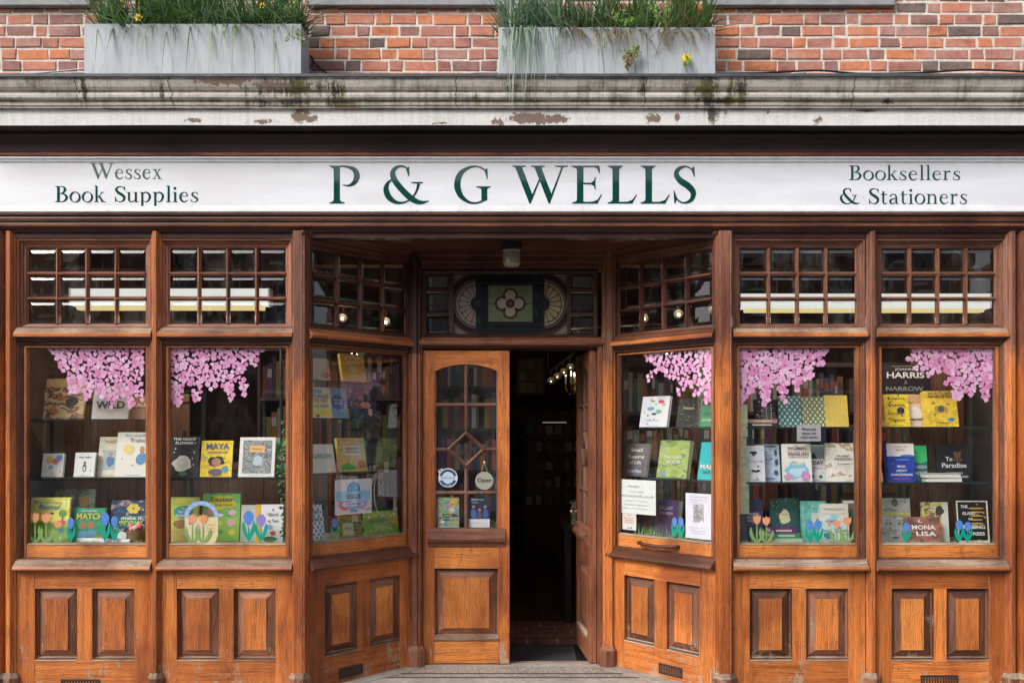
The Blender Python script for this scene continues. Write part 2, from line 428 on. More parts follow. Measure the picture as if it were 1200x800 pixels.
G['B'] = (.82, ST(.24, 0, .24, 1, .15, (.12, .0), (.14, 0)) + C([(.24, .978, .045), (.44, .978, .05), (.59, .89, .12), (.61, .75, .14), (.52, .60, .08), (.34, .54, .04)])
          + C([(.34, .54, .04), (.54, .51, .07), (.69, .38, .14), (.71, .24, .15), (.58, .07, .09), (.42, .022, .045), (.24, .022, .045)]))
def ell(cx, cy, rx, ry, thin, thick): return C([(cx + rx * cos(a), cy + ry * sin(a), thin + (thick - thin) * abs(cos(a + .25)) ** 1.3) for a in [2 * pi * k / 12 for k in range(12)]], True)
G['o'] = (.66, ell(.33, .315, .265, .315, .04, .12))
G['e'] = (.60, [[(.10, .36), (.10, .395), (.53, .395), (.53, .36)]] + C([(.49, .39, .07), (.44, .55, .06), (.30, .62, .04), (.14, .52, .09), (.085, .32, .125), (.15, .11, .12), (.32, .015, .075), (.55, .14, .015)]))
G['s'] = (.50, C([(.42, .47, .015), (.38, .57, .035), (.25, .615, .04), (.13, .55, .08), (.13, .43, .10), (.27, .32, .115), (.40, .20, .11), (.38, .06, .07), (.23, .005, .04), (.10, .06, .035), (.05, .19, .015)])
          + [[(.37, .58), (.42, .63), (.44, .46), (.42, .46)], [(.03, .2), (.05, .2), (.09, .06), (.045, .0)]])
G['x'] = (.64, ST(.50, 0, .15, xh, .125, (.06, .07), (.07, .06), br=.04) + ST(.10, 0, .48, xh, .035, (.07, .09), (.09, .08), br=.04))
G['k'] = (.66, ST(.14, 0, .14, 1.03, .115, (.08, .07), (.09, 0), br=.05) + C([(.18, .28, .03), (.32, .42, .04), (.47, .6, .035)]) + [[(.36, xh), (.36, .60), (.60, .60), (.60, xh)]] + ST(.53, 0, .28, .38, .13, (.05, .09), None, br=.05))
G['l'] = (.33, ST(.165, 0, .165, 1.03, .115, (.08, .08), (.10, 0), br=.05))
G['i'] = (.33, ST(.165, 0, .165, xh, .115, (.08, .08), (.10, 0), br=.05) + ell(.155, .86, .04, .045, .08, .09))
G['u'] = (.70, ST(.14, .15, .14, xh, .115, None, (.10, 0), br=.04) + C([(.14, .18, .115), (.17, .07, .09), (.28, .02, .06), (.42, .07, .04), (.50, .17, .03)]) + ST(.53, 0, .53, xh, .115, (0, .10), (.10, 0), br=.04))
G['n'] = (.72, ST(.15, 0, .15, xh, .115, (.08, .08), (.10, 0), br=.05) + C([(.17, .44, .03), (.27, .57, .05), (.40, .60, .07), (.51, .52, .10), (.54, .38, .115)]) + ST(.545, 0, .545, .42, .115, (.08, .08), None, br=.05))
G['r'] = (.52, ST(.15, 0, .15, xh, .115, (.08, .10), (.10, 0), br=.05) + C([(.17, .42, .03), (.26, .56, .06), (.36, .59, .10), (.45, .56, .11)]))
G['p'] = (.70, ST(.15, -.30, .15, xh, .115, (.08, .09), (.10, 0), br=.05) + C([(.17, .46, .03), (.27, .59, .06), (.42, .60, .09), (.56, .47, .12), (.58, .29, .125), (.50, .10, .09), (.36, .015, .05), (.20, .09, .03)]))
G['t'] = (.46, ST(.19, .16, .19, .80, .11, None, None) + C([(.19, .18, .11), (.21, .06, .09), (.30, .015, .06), (.42, .08, .02)]) + [[(.03, .585), (.03, .63), (.42, .63), (.42, .585)]])
G['a'] = (.62, ST(.46, .10, .46, .45, .11, None, None) + C([(.46, .42, .11), (.42, .57, .07), (.28, .62, .04), (.15, .57, .05), (.10, .46, .09)]) + C([(.46, .37, .03), (.28, .32, .06), (.13, .24, .11), (.10, .11, .12), (.20, .02, .07), (.34, .06, .04), (.46, .15, .03)]) + C([(.46, .12, .11), (.50, .03, .07), (.62, .04, .015)]))
G[' '] = (.42, [])

def serif_mesh(mb, text, x0, x1, z0, cap, y, mat, fit=True, pos=None):
    """lay a line of roman letters between x0 and x1 on the plane y"""
    adv = 0
    for ch in text: adv += G[ch][0] + .05
    k = (x1 - x0) / (adv - .05) if fit else cap
    cx = x0; q = 0
    for ci, ch in enumerate(text):
        w, shapes = G[ch]
        if pos: cx, k = pos[ci][0], (pos[ci][1] - pos[ci][0]) / w
        for i, sh in enumerate(shapes):
            yy = y - (q % 61) * .000015; q += 1
            mb.face([(cx + p[0] * k, yy, z0 + p[1] * cap) for p in sh], mat)
        cx += (w + .05) * k

_tc = {}
def text_faces(txt, bold=False):
    key = (txt, bold)
    if key in _tc: return _tc[key]
    cu = bpy.data.curves.new('t', 'FONT'); cu.body = txt; cu.size = 1; cu.resolution_u = 3; cu.fill_mode = 'FRONT'
    if bold: cu.offset = .02
    ob = bpy.data.objects.new('t', cu); COL.objects.link(ob)
    dg = bpy.context.evaluated_depsgraph_get(); me = bpy.data.meshes.new_from_object(ob.evaluated_get(dg))
    vs = [(v.co.x, v.co.y) for v in me.vertices]; fs = [tuple(p.vertices) for p in me.polygons]
    bpy.data.objects.remove(ob); bpy.data.curves.remove(cu); bpy.data.meshes.remove(me)
    if vs:
        mx = min(v[0] for v in vs); Mx = max(v[0] for v in vs); mz = min(v[1] for v in vs); Mz = max(v[1] for v in vs)
    else: mx = mz = 0; Mx = Mz = 1
    _tc[key] = (vs, fs, mx, Mx, mz, Mz); return _tc[key]
def sans(mb, txt, cx, zc, w, h, y, mat, bold=True):
    """one line of plain lettering centred on (cx, zc), fitted into w x h"""
    vs, fs, mx, Mx, mz, Mz = text_faces(txt, bold)
    sx = w / (Mx - mx); sz = h / (Mz - mz)
    for f in fs:
        pts = [(cx + (vs[i][0] - (mx + Mx) / 2) * sx, y, zc + (vs[i][1] - (mz + Mz) / 2) * sz) for i in f]
        a, b, c = Vector(pts[0]), Vector(pts[1]), Vector(pts[2])
        if (b - a).cross(c - a).y > 0: pts = pts[::-1]
        mb.face(pts, mat)

# ================================================================ SHOP FRONT
W = M['wood']; WB = M['wood_b']; WR = M['wood_red']; WD = M['wood_dark']; WT = M['wood_trim']; WS = M['wood_sill']
front = empty('shopfront', (0, 0, GZ), label='brown timber shopfront with panelled stall risers and small paned upper lights around a recessed entrance', cat='shopfront')
# every part is modelled in place, so lift the children back by the base height
def sf(mb, name, parent=None, **kw):
    o = mb.build(name, parent=parent or front, **kw)
    if parent is None: o.location = (0, 0, -GZ)
    return o

A_L = Vector((-1.19, 0, 0)); B_L = Vector((-.644, .611, 0)); FL = (B_L - A_L).length
PHI = atan2(.611, .546)
TR_L = Matrix.Translation(A_L) @ Matrix.Rotation(PHI, 4, 'Z')
TR_R = Matrix.Translation(Vector((.644, .611, 0))) @ Matrix.Rotation(-PHI, 4, 'Z')
def TRF(px): return Matrix.Translation(Vector((X(px), 0, 0)))

zUT, zUB = 2.625, 2.105
zLT, zLB = 2.02, .75
zGT, zGB = 2.0, .84           # lower glass
def panel(mb, x0, x1, z0, z1, y, field, WT=WT):
    r = mb.ring(x0, z0, x1, z1, [(0, y), (.001, y + .026), (.007, y + .030), (.055, y + .010), (.057, y + .004)], WT, ins=(1, 1, 1.05, .85))
    ou, ov = R.uniform(0, 40), R.uniform(0, 40)
    mb.face([(r[0], y + .004, r[1]), (r[2], y + .004, r[1]), (r[2], y + .004, r[3]), (r[0], y + .004, r[3])], field,
            [(r[1] + ou, r[0] + ov), (r[1] + ou, r[2] + ov), (r[3] + ou, r[2] + ov), (r[3] + ou, r[0] + ov)])
def grille(tr, x0, x1, z0, z1, n=12):
    mb = MB(tr)
    mb.box(x0, x1, -.004, .006, z0, z0 + .009, M['iron']); mb.box(x0, x1, -.004, .006, z1 - .009, z1, M['iron'])
    mb.box(x0, x0 + .009, -.0045, .006, z0 + .009, z1 - .009, M['iron']); mb.box(x1 - .009, x1, -.0045, .006, z0 + .009, z1 - .009, M['iron'])
    for i in range(n):
        cx = x0 + .012 + (x1 - x0 - .024) * (i + .5) / n
        mb.box(cx - .0035, cx + .0035, -.002, .005, z0 + .009, z1 - .009, M['iron'])
    mb.box(x0 + .004, x1 - .004, .0065, .008, z0 + .004, z1 - .004, M['void'])
    return mb

def bay(tr, Wd, vent=None, up_dark=False, handle=False, bot_z=GZ, right=False):
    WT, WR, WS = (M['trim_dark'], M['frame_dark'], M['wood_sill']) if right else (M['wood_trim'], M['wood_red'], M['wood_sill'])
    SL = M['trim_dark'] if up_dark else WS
    UPD = M['wood_mid'] if up_dark else WR
    # --- stall riser
    mb = MB(tr); t = .685
    pw = .247; st = .088
    gap = (Wd - 2 * pw) / 3
    a0 = max(.095, gap * 1.05); x1 = a0; x2 = a0 + pw; x4 = Wd - a0; x3 = x4 - pw
    zp0, zp1 = .155, .578
    mb.box(0, x1, 0, .04, bot_z, t, W); mb.box(x4, Wd, 0, .04, bot_z, t, W)
    mb.box(x1, x4, .0015, .04, zp1, t, WB if vent is None else W, ax=0)
    mb.box(x1, x4, .002, .04, bot_z, zp0, W, ax=0)
    mb.box(x2, x3, .0025, .04, zp0, zp1, W)
    riser = sf(mb, 'stall_riser', bev=.0015)
    for (pa, pb) in ((x1, x2), (x3, x4)):
        p = MB(tr); panel(p, pa, pb, zp0 + .014, zp1, .002, R.choice([W, WB, WB]), R.choice([WT, WT, M['wood_trim']])); p.build('raised_panel', riser)
        q = MB(tr); q.hprism(pa, pb, [(.030, zp0 + .020), (.0, zp0 + .004), (-.002, zp0 + .0005), (.03, zp0)], M['wood_sill']); q.build('panel_ledge', riser)
    if vent:
        g = grille(tr, vent[0], vent[1], vent[2], vent[3]); g.build('air_vent', riser)
    # --- window sill
    mb = MB(tr)
    mb.hprism(-.004, Wd + .004, [(.03, .755), (.0, .752), (-.045, .712), (-.052, .700), (-.046, .690), (-.02, .683), (.02, .680)], WS, mats=[SL, SL, W if not up_dark else SL, W if not up_dark else SL, WT, WT])
    sf(mb, 'window_sill')
    # --- lower frame
    mb = MB(tr)
    r = mb.ring(0, zLB, Wd, zLT, [(0, 0), (.006, -.004), (.012, .002), (.016, .012), (.023, .015), (.027, .030)], M['trim_dark'], ins=(1, 1, .7, .3))
    r2 = mb.ring(r[0], r[1], r[2], r[3], [(0, .030), (.001, .022), (.016, .020), (.020, .026), (.023, .046)], W, ins=(1, 1, .55, .1), mats=[W, W, WR, WR])
    mb.box(r2[0] - .008, r2[2] + .008, .0235, .05, r2[1] - .003, zGB - .008, WB, ax=0)
    mb.hprism(r2[0] - .004, r2[2] + .004, [(.046, zGB + .003), (.030, zGB), (.020, zGB - .008), (.026, zGB - .014)], M['wood_sill'])
    dw = sf(mb, 'display_window', bev=0)
    g = MB(tr); g.face([(r2[0], .044, zGB - .01), (r2[2], .044, zGB - .01), (r2[2], .044, r2[3]), (r2[0], .044, r2[3])], M['glass']); g.build('window_glass', dw)
    if handle:
        h = MB(tr); cx = Wd * .47
        pts = [(cx - .15, .022, .795), (cx - .145, -.006, .796), (cx - .10, -.018, .793), (cx, -.021, .789), (cx + .10, -.018, .793), (cx + .145, -.006, .796), (cx + .15, .022, .795)]
        h.tube(pts, .011, WT, 8); h.build('lift_handle', dw, smooth=True)
    # --- transom bar
    mb = MB(tr)
    mb.hprism(-.004, Wd + .004, [(.03, 2.112), (.0, 2.108), (-.030, 2.075), (-.038, 2.066), (-.038, 2.052), (-.030, 2.044), (-.012, 2.040), (-.008, 2.026), (.02, 2.018)],
              WR, mats=[WS if not up_dark else WT, WS if not up_dark else WT, W, W, WR, WD, WD, WD])
    sf(mb, 'transom_bar')
    # --- upper light
    mb = MB(tr)
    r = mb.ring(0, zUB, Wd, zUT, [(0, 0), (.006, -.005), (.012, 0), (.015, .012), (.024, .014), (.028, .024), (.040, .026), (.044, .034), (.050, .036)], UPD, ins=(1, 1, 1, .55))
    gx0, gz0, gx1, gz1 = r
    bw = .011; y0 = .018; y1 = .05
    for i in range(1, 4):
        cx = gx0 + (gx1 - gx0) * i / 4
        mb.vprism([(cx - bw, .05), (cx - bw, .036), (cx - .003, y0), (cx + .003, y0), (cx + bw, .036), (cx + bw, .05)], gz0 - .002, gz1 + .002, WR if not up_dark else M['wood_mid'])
    for j in range(1, 3):
        cz = gz0 + (gz1 - gz0) * j / 3
        mb.hprism(gx0 - .002, gx1 + .002, [(.05, cz + bw), (.036, cz + bw), (y0 + .0015, cz + .003), (y0 + .0015, cz - .003), (.036, cz - bw), (.05, cz - bw)], UPD)
    tw = sf(mb, 'transom_window')
    g = MB(tr)
    for i in range(4):
        for j in range(3):
            pa = gx0 + (gx1 - gx0) * i / 4 + (bw if i else 0); pb = gx0 + (gx1 - gx0) * (i + 1) / 4 - (bw if i < 3 else 0)
            za = gz0 + (gz1 - gz0) * j / 3 + (bw if j else 0); zb = gz0 + (gz1 - gz0) * (j + 1) / 3 - (bw if j < 2 else 0)
            jt = R.uniform(-.0010, .0010); ju = R.uniform(-.0008, .0008)
            rr = g.ring(pa, za, pb, zb, [(0, .0475), (.025, .0400)], M['glass_bev'], ins=(.7, .7, 1.05, .8))
            g.face([(rr[0], .0400 + jt, rr[1]), (rr[2], .0400 + jt + ju, rr[1]), (rr[2], .0400 - jt, rr[3]), (rr[0], .0400 - jt + ju, rr[3])], M['glass_up'])
    g.build('glazing', tw)

bays = [(TRF(20), .79, (.257, .483, -.01, .048), False, False), (TRF(187), .78, None, False, False),
        (TR_L, FL, (.22, .40, .005, .068), True, False), (TR_R, FL, (.40, .58, .005, .068), True, True),
        (TRF(859), .775, None, False, False), (TRF(1026), .76, (.265, .482, .0, .072), False, False)]
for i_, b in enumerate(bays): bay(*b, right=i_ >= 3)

# --- posts
def post(tr, cx, w, zt=zUT + .04, base=True, name='corner_post', mat=W, matb=None, dep=.045, kind='cham'):
    mb = MB(tr); h = w / 2
    if kind == 'cham':
        poly = [(cx - h, .04), (cx - h, -.006), (cx - h + .018, -dep), (cx + h - .030, -dep), (cx + h - .026, -dep + .005), (cx + h - .020, -dep + .002), (cx + h, -.010), (cx + h, .04)]
    else:
        poly = [(cx - h, .04), (cx - h, -.004), (cx - h * .72, -.012), (cx - h * .6, -.022), (cx - h * .3, -dep), (cx + h * .3, -dep), (cx + h * .6, -.022), (cx + h * .72, -.012), (cx + h, -.004), (cx + h, .04)]
    zm = 1.9 + R.uniform(-.1, .1)
    zb = .085 if base else GZ
    mb.vprism(poly, zb, zt, mat)
    o = sf(mb, name, bev=.0015)
    if base:
        p = MB(tr); e = .016
        P0 = [(cx - h - e, .04), (cx - h - e, -dep * .5), (cx - h * .5, -dep - e), (cx + h * .5, -dep - e), (cx + h + e, -dep * .5), (cx + h + e, .04)]
        P1 = [(cx - h, .04), (cx - h, -dep * .4), (cx - h * .5, -dep), (cx + h * .5, -dep), (cx + h, -dep * .4), (cx + h, .04)]
        p.vprism(P0, GZ, .062, WT, top=False); p.frustum(P0, .062, P1, .092, M['wood_sill'])
        p.build('plinth_block', o)
    return o
I4 = Matrix.Identity(4)
post(I4, X(183.5), .062, name='window_mullion', kind='round', mat=W, dep=.034)
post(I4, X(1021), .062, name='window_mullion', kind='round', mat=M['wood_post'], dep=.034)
post(I4, X(13), .066, name='window_mullion', kind='round', mat=W, dep=.034)
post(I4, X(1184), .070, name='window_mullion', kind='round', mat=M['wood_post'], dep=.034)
WP = M['wood_post']
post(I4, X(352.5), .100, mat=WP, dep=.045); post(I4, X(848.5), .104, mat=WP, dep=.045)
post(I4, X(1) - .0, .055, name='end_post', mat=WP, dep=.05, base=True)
post(I4, X(-14), .10, name='end_post', mat=W, dep=.06)
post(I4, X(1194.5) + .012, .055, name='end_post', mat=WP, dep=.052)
# inner corner colonettes beside the doors
TI = Matrix.Translation(Vector((0, .611, 0)))
for sx in (-1, 1):
    mb = MB(); cx = sx * .632; w = .043
    poly = [(cx - w, .70), (cx - w, .60), (cx - w * .8, .582), (cx - w * .45, .585), (cx - w * .35, .565), (cx + w * .35, .565), (cx + w * .45, .585), (cx + w * .8, .582), (cx + w, .60), (cx + w, .70)]
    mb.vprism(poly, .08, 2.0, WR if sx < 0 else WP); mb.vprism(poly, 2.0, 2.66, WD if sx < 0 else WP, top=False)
    o = sf(mb, 'corner_post')
    p = MB(); e = .020
    P0 = [(cx - w - e, .70), (cx - w - e, .585), (cx - w * .5, .545), (cx + w * .5, .545), (cx + w + e, .585), (cx + w + e, .70)]
    P1 = [(cx - w, .70), (cx - w, .60), (cx - w * .5, .565), (cx + w * .5, .565), (cx + w, .60), (cx + w, .70)]
    p.vprism(P0, GZ, .085, WT, top=False); p.frustum(P0, .085, P1, .115, WT)
    p.build('plinth_block', o)

WK = M['wood_black']
# --- soffit, head beam, back lintel
mb = MB()
# recess ceiling (boards), a little above the beam edge
for i in range(7):
    ya = .03 + i * .09; yb = ya + .088
    hw = 1.25 if ya < .1 else 1.25 - (ya - .06) * .62
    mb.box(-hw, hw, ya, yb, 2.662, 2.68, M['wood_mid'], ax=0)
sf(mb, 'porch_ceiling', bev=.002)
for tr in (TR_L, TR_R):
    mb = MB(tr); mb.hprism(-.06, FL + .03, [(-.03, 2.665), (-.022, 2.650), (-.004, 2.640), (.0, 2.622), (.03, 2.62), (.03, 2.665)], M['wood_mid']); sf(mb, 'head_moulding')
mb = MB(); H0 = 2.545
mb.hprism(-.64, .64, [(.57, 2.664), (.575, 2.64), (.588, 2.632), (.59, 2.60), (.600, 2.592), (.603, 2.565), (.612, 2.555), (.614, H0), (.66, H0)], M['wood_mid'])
sf(mb, 'door_lintel')
# --- main head beam beneath the sign, running the whole width
XL, XR = X(-24), X(1200)
mb = MB()
mb.hprism(XL, XR, [(-.03, 2.764), (-.070, 2.762), (-.078, 2.756), (-.076, 2.748), (-.066, 2.742), (-.070, 2.730), (-.060, 2.716), (-.052, 2.712), (-.056, 2.700), (-.054, 2.690), (-.040, 2.676), (-.030, 2.670), (-.026, 2.662), (-.008, 2.655), (-.006, 2.630), (.045, 2.628), (.045, 2.764)], WD,
          mats=[WD, WT, WD, WD, WD, WR, WD, WD, WR, WD, WD, WD, WD, WD, WD, WD])
sf(mb, 'head_beam')
# moulding above the sign up to the cornice soffit
mb = MB()
mb.hprism(XL, XR, [(.0, 3.222), (-.135, 3.220), (-.135, 3.195), (-.118, 3.180), (-.110, 3.160), (-.100, 3.150), (-.098, 3.118), (-.080, 3.108), (-.078, 3.092), (.0, 3.09)], WD, mats=[WK, WK, WK, WK, WK, WK, WD, WR, WD])
sf(mb, 'sign_head_moulding')

# --- cornice
def cornice_mat(plain=False):
    m, nt, out = new_mat('old_cornice_paint'); T = NT(nt)
    pos = T.n('ShaderNodeNewGeometry').outputs['Position']
    sep = T.n('ShaderNodeSeparateXYZ'); T.l(pos, sep.inputs[0]); px, pz = sep.outputs[0], sep.outputs[2]
    n1 = T.noise(T.map(pos, (1.2, 4, 22)), 1, 6, .65)
    n2 = T.noise(T.map(pos, (26, 5, 3)), 1, 5, .7)
    nf = T.noise(pos, 34, 7, .75)
    c = T.ramp(T.math('ADD', T.math('MULTIPLY', n1, .7), T.math('MULTIPLY', nf, .3)), [(.3, (.34, .31, .265)), (.5, (.53, .49, .435)), (.7, (.66, .63, .58))])
    if plain: c = T.mix(.65, c, (.80, .80, .79))
    if plain: c = T.mix(T.maprange(T.noise(T.map(pos, (30, 5, 4)), 1, 6, .7), .50, .68, 0, .45), c, (.52, .50, .40))
    # grime settles on the mouldings, runs down at joints
    up = T.maprange(pz, 3.29, 3.33)
    nb = T.noise(T.map(pos, (5, 5, 9)), 1, 7, .72)
    run = T.noise(T.map(pos, (38, 5, 2.2)), 1, 6, .75)
    gr = T.maprange(T.math('ADD', T.math('MULTIPLY', run, .45), T.math('MULTIPLY', nb, .6)), .50, .66)
    c = T.mix(T.math('MULTIPLY', gr, T.math('ADD', T.math('MULTIPLY', up, .68), .20)), c, (.13, .105, .08))
    for gz in (3.3925, 3.3445, 3.3065, 3.4515):
        d = T.maprange(T.math('ABSOLUTE', T.math('SUBTRACT', pz, gz)), .001, .0055, 1, 0)
        c = T.mix(T.math('MULTIPLY', d, T.maprange(nb, .36, .56, .35, .95)), c, (.09, .075, .06))
    def blot(lst, nz, amp, lo, hi):
        acc = None
        for cx, cz, wx, wz, s in lst:
            dx_ = T.math('DIVIDE', T.math('SUBTRACT', px, cx), wx); dz_ = T.math('DIVIDE', T.math('SUBTRACT', pz, cz), wz)
            d = T.math('SQRT', T.math('ADD', T.math('MULTIPLY', dx_, dx_), T.math('MULTIPLY', dz_, dz_)))
            a = T.math('MULTIPLY', T.math('SUBTRACT', 1.0, d), s); acc = a if acc is None else T.math('MAXIMUM', acc, a)
        acc = T.math('MAXIMUM', acc, -.6)
        return T.maprange(T.math('ADD', acc, T.math('MULTIPLY', T.math('SUBTRACT', nz, .5), amp)), lo, hi)
    rn = T.math('ADD', T.math('MULTIPLY', run, .5), T.math('MULTIPLY', nf, .5))
    mo = blot([(1.08, 3.40, .11, .14, 1), (1.27, 3.40, .09, .12, .9), (1.14, 3.28, .08, .10, .7), (-.97, 3.39, .09, .10, .8), (-.95, 3.33, .13, .03, .9), (-1.25, 3.41, .34, .09, .8), (-1.28, 3.33, .36, .03, .7), (-2.38, 3.40, .03, .12, .8), (-1.95, 3.38, .03, .08, .6), (.73, 3.42, .05, .09, .8), (.0, 3.41, .13, .06, .5), (-.2, 3.36, .03, .05, .6), (2.1, 3.34, .06, .02, .6), (1.18, 3.34, .28, .03, .9)], rn, 3.6, .25, .62)
    c = T.mix(T.math('MULTIPLY', mo, .92), c, T.mix(T.maprange(nb, .50, .60), (.030, .027, .017), (.13, .135, .02)))
    fk = blot([(.10, 3.255, .17, .040, 1.3), (.24, 3.25, .10, .03, 1), (-.08, 3.24, .05, .03, .9), (.79, 3.26, .07, .035, .9), (.93, 3.27, .02, .04, .9), (-1.19, 3.27, .06, .05, 1.2), (-1.13, 3.25, .05, .03, 1), (-1.6, 3.44, .20, .025, 1), (-1.32, 3.42, .12, .03, 1), (-1.40, 3.24, .10, .02, .8), (-1.8, 3.245, .05, .02, .8), (1.98, 3.30, .07, .010, 1), (1.44, 3.29, .02, .02, .5), (-.93, 3.31, .10, .012, 1), (1.72, 3.25, .03, .03, .5), (-.4, 3.23, .05, .012, .7)], nf, 3.0, .28, .33)
    c = T.mix(fk, c, T.mix(nf, (.27, .19, .15), (.17, .11, .09)))
    sp = T.noise(pos, 130, 2); c = T.mix(T.maprange(sp, .66, .72, 0, .8), c, (.06, .05, .04))
    # thin cracks across the run
    for cx in (-2.42, -1.9, -1.02, -.31, .74, 1.9):
        d = T.math('ABSOLUTE', T.math('SUBTRACT', T.math('ADD', px, T.math('MULTIPLY', T.noise(T.map(pos, (1, 1, 30)), 1, 3), .06)), cx + .03))
        c = T.mix(T.math('MULTIPLY', T.maprange(d, .002, .005, .85, 0), up), c, (.05, .045, .035))
    T.bsdf(out, c, .75, T.math('SUBTRACT', nf, T.math('MULTIPLY', fk, .8)), .5, .004, spec=.3); return m
M['cornice'] = cornice_mat(); M['cornice_w'] = cornice_mat(True)
cw = MB()
prof = [(-.300, 3.470), (-.300, 3.455), (-.294, 3.446), (-.290, 3.430), (-.284, 3.412), (-.272, 3.396), (-.266, 3.392), (-.264, 3.384), (-.268, 3.380), (-.272, 3.372), (-.270, 3.358), (-.258, 3.346), (-.250, 3.343), (-.246, 3.336), (-.252, 3.333), (-.250, 3.322), (-.242, 3.318), (-.242, 3.308), (-.228, 3.304)]
k = 60
for i in range(k):       # short lengths so the old run is not dead straight
    xa = XL + (XR - XL) * i / k; xb = XL + (XR - XL) * (i + 1) / k
    da = .003 * mnoise.noise(Vector((xa * 1.3, 0, 5))); db = .003 * mnoise.noise(Vector((xb * 1.3, 0, 5)))
    for (ya, za), (yb, zb) in zip(prof, prof[1:]):
        cw.face([(xa, ya, za + da), (xa, yb, zb + da), (xb, yb, zb + db), (xb, ya, za + db)], M['cornice'])
    wp = [(-.228, 3.304), (-.222, 3.302), (-.222, 3.218), (-.13, 3.214)]
    for (ya, za), (yb, zb) in zip(wp, wp[1:]):
        cw.face([(xa, ya, za + da), (xa, yb, zb + da), (xb, yb, zb + db), (xb, ya, za + db)], M['cornice_w'] if yb <= -.2 else WK)
corn = sf(cw, 'cornice')
mb = MB(); mb.hprism(XL, XR, [(.02, 3.60), (-.005, 3.585), (-.07, 3.500), (-.09, 3.483), (-.304, 3.478), (-.309, 3.472), (-.309, 3.460), (-.303, 3.458), (-.30, 3.468)], M['lead'])
mb.build('lead_flashing', corn)
# --- painted sign board
def sign_paint():
    m, nt, out = new_mat('white_sign_paint'); T = NT(nt)
    pos = T.n('ShaderNodeNewGeometry').outputs['Position']
    n1 = T.noise(T.map(pos, (1.5, 1, 9)), 1, 5, .6); n2 = T.noise(T.map(pos, (14, 1, 3)), 1, 5, .7); sp = T.noise(pos, 60, 2)
    sep = T.n('ShaderNodeSeparateXYZ'); T.l(pos, sep.inputs[0])
    c = T.mix(T.maprange(n1, .40, .68, 0, .55), (.78, .79, .815), (.62, .615, .63))
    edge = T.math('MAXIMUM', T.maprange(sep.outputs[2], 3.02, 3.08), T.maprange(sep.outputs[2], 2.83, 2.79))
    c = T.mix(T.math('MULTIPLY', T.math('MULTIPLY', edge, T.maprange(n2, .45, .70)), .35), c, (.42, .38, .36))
    c = T.mix(T.maprange(sp, .745, .77, 0, .8), c, (.15, .14, .13))
    b = T.bsdf(out, c, .32, n2, .04, .002, spec=.5); return m
M['signw'] = sign_paint()
def letter_mat():
    m, nt, out = new_mat('green_letter_enamel'); T = NT(nt)
    pos = T.n('ShaderNodeNewGeometry').outputs['Position']
    c = T.mix(T.noise(pos, 90, 3), (.001, .070, .052), (.001, .045, .035))
    T.bsdf(out, c, .03, spec=.62); return m
M['green'] = letter_mat()
sign = empty('shop_sign', (0, -.05, 2.785), label='long white painted fascia sign with dark green roman letters across the whole shopfront', cat='shop sign')
def sg(mb, name, **kw):
    o = mb.build(name, parent=sign, **kw); o.location = (0, .05, -2.785); return o
mb = MB(); mb.box(XL + .02, XR - .004, -.050, -.002, 2.767, 3.089, M['signw'], ax=0); sg(mb, 'board')
mb = MB()
mb.hprism(XL + .02, XR - .004, [(-.050, 3.0885), (-.070, 3.088), (-.072, 3.078), (-.062, 3.073), (-.060, 3.062), (-.050, 3.058)], M['signw'])
mb.hprism(XL + .02, XR - .004, [(-.050, 2.806), (-.058, 2.802), (-.060, 2.788), (-.070, 2.783), (-.071, 2.769), (-.050, 2.7685)], M['signw'])
sg(mb, 'beading')
ys = -.0515
def SX(px): return X(px, ys)
def SZ(py): return Z(py, ys)
def line(txt, p0, p1, top, base):
    mb = MB(); serif_mesh(mb, txt, SX(p0), SX(p1), SZ(base), SZ(top) - SZ(base), ys, M['green']); sg(mb, 'lettering')
mb = MB()
main = [('P', 385, 422.5), ('&', 449, 503.5), ('G', 532, 575), ('W', 600.5, 665.5), ('E', 669, 706), ('L', 710.5, 746.5), ('L', 749, 785), ('S', 788.5, 816)]
serif_mesh(mb, ''.join(q[0] for q in main), 0, 1, SZ(238.6), SZ(194.2) - SZ(238.6), ys, M['green'], pos=[(SX(q[1]), SX(q[2])) for q in main])
sg(mb, 'lettering')
line('Wessex', 106, 190, 191.5, 209.7); line('Book Supplies', 63.5, 233, 218.2, 236.8)
line('Booksellers', 994, 1126, 194, 211); line('& Stationers', 984, 1134, 220.6, 239)

# --- brick wall above, Flemish bond, every brick modelled
def brick_mats():
    out_ = []
    for i, (a, b) in enumerate([((.60, .255, .175), (.46, .18, .12)), ((.52, .235, .18), (.37, .155, .12)), ((.68, .26, .13), (.52, .18, .09)), ((.36, .19, .16), (.24, .12, .105)), ((.50, .27, .22), (.36, .19, .16)), ((.24, .16, .145), (.13, .10, .09))]):
        m, nt, out = new_mat('old_brick'); T = NT(nt)
        pos = T.n('ShaderNodeNewGeometry').outputs['Position']
        n1 = T.noise(pos, 24, 6, .7); n2 = T.noise(pos, 5, 4, .6)
        c = T.mix(T.maprange(n1, .35, .68), a, b)
        c = T.mix(T.maprange(n2, .56, .70, 0, .5), c, (.46, .38, .34))
        c = T.mix(T.maprange(T.noise(T.map(pos, (3, 3, 7)), 1, 7, .75), .52, .66, 0, .6), c, tuple(v * .4 for v in b))
        c = T.mix(T.maprange(T.noise(pos, 120, 3), .62, .72, 0, .7), c, (.06, .04, .035))
        T.bsdf(out, c, .85, n1, .6, .005, spec=.25); out_.append(m)
    return out_
BM = brick_mats()
M['mortar'] = simple('lime_mortar', (.76, .70, .61), .9, 30, .35, .8, bdist=.006)
wallroot = empty('brick_wall', (0, .05, 3.5), label='red brick wall in mixed bond with pale mortar above the shop cornice', cat='brick wall')
bb = MB(); ch = .0686; yb = .05
row = 0; z = 3.555
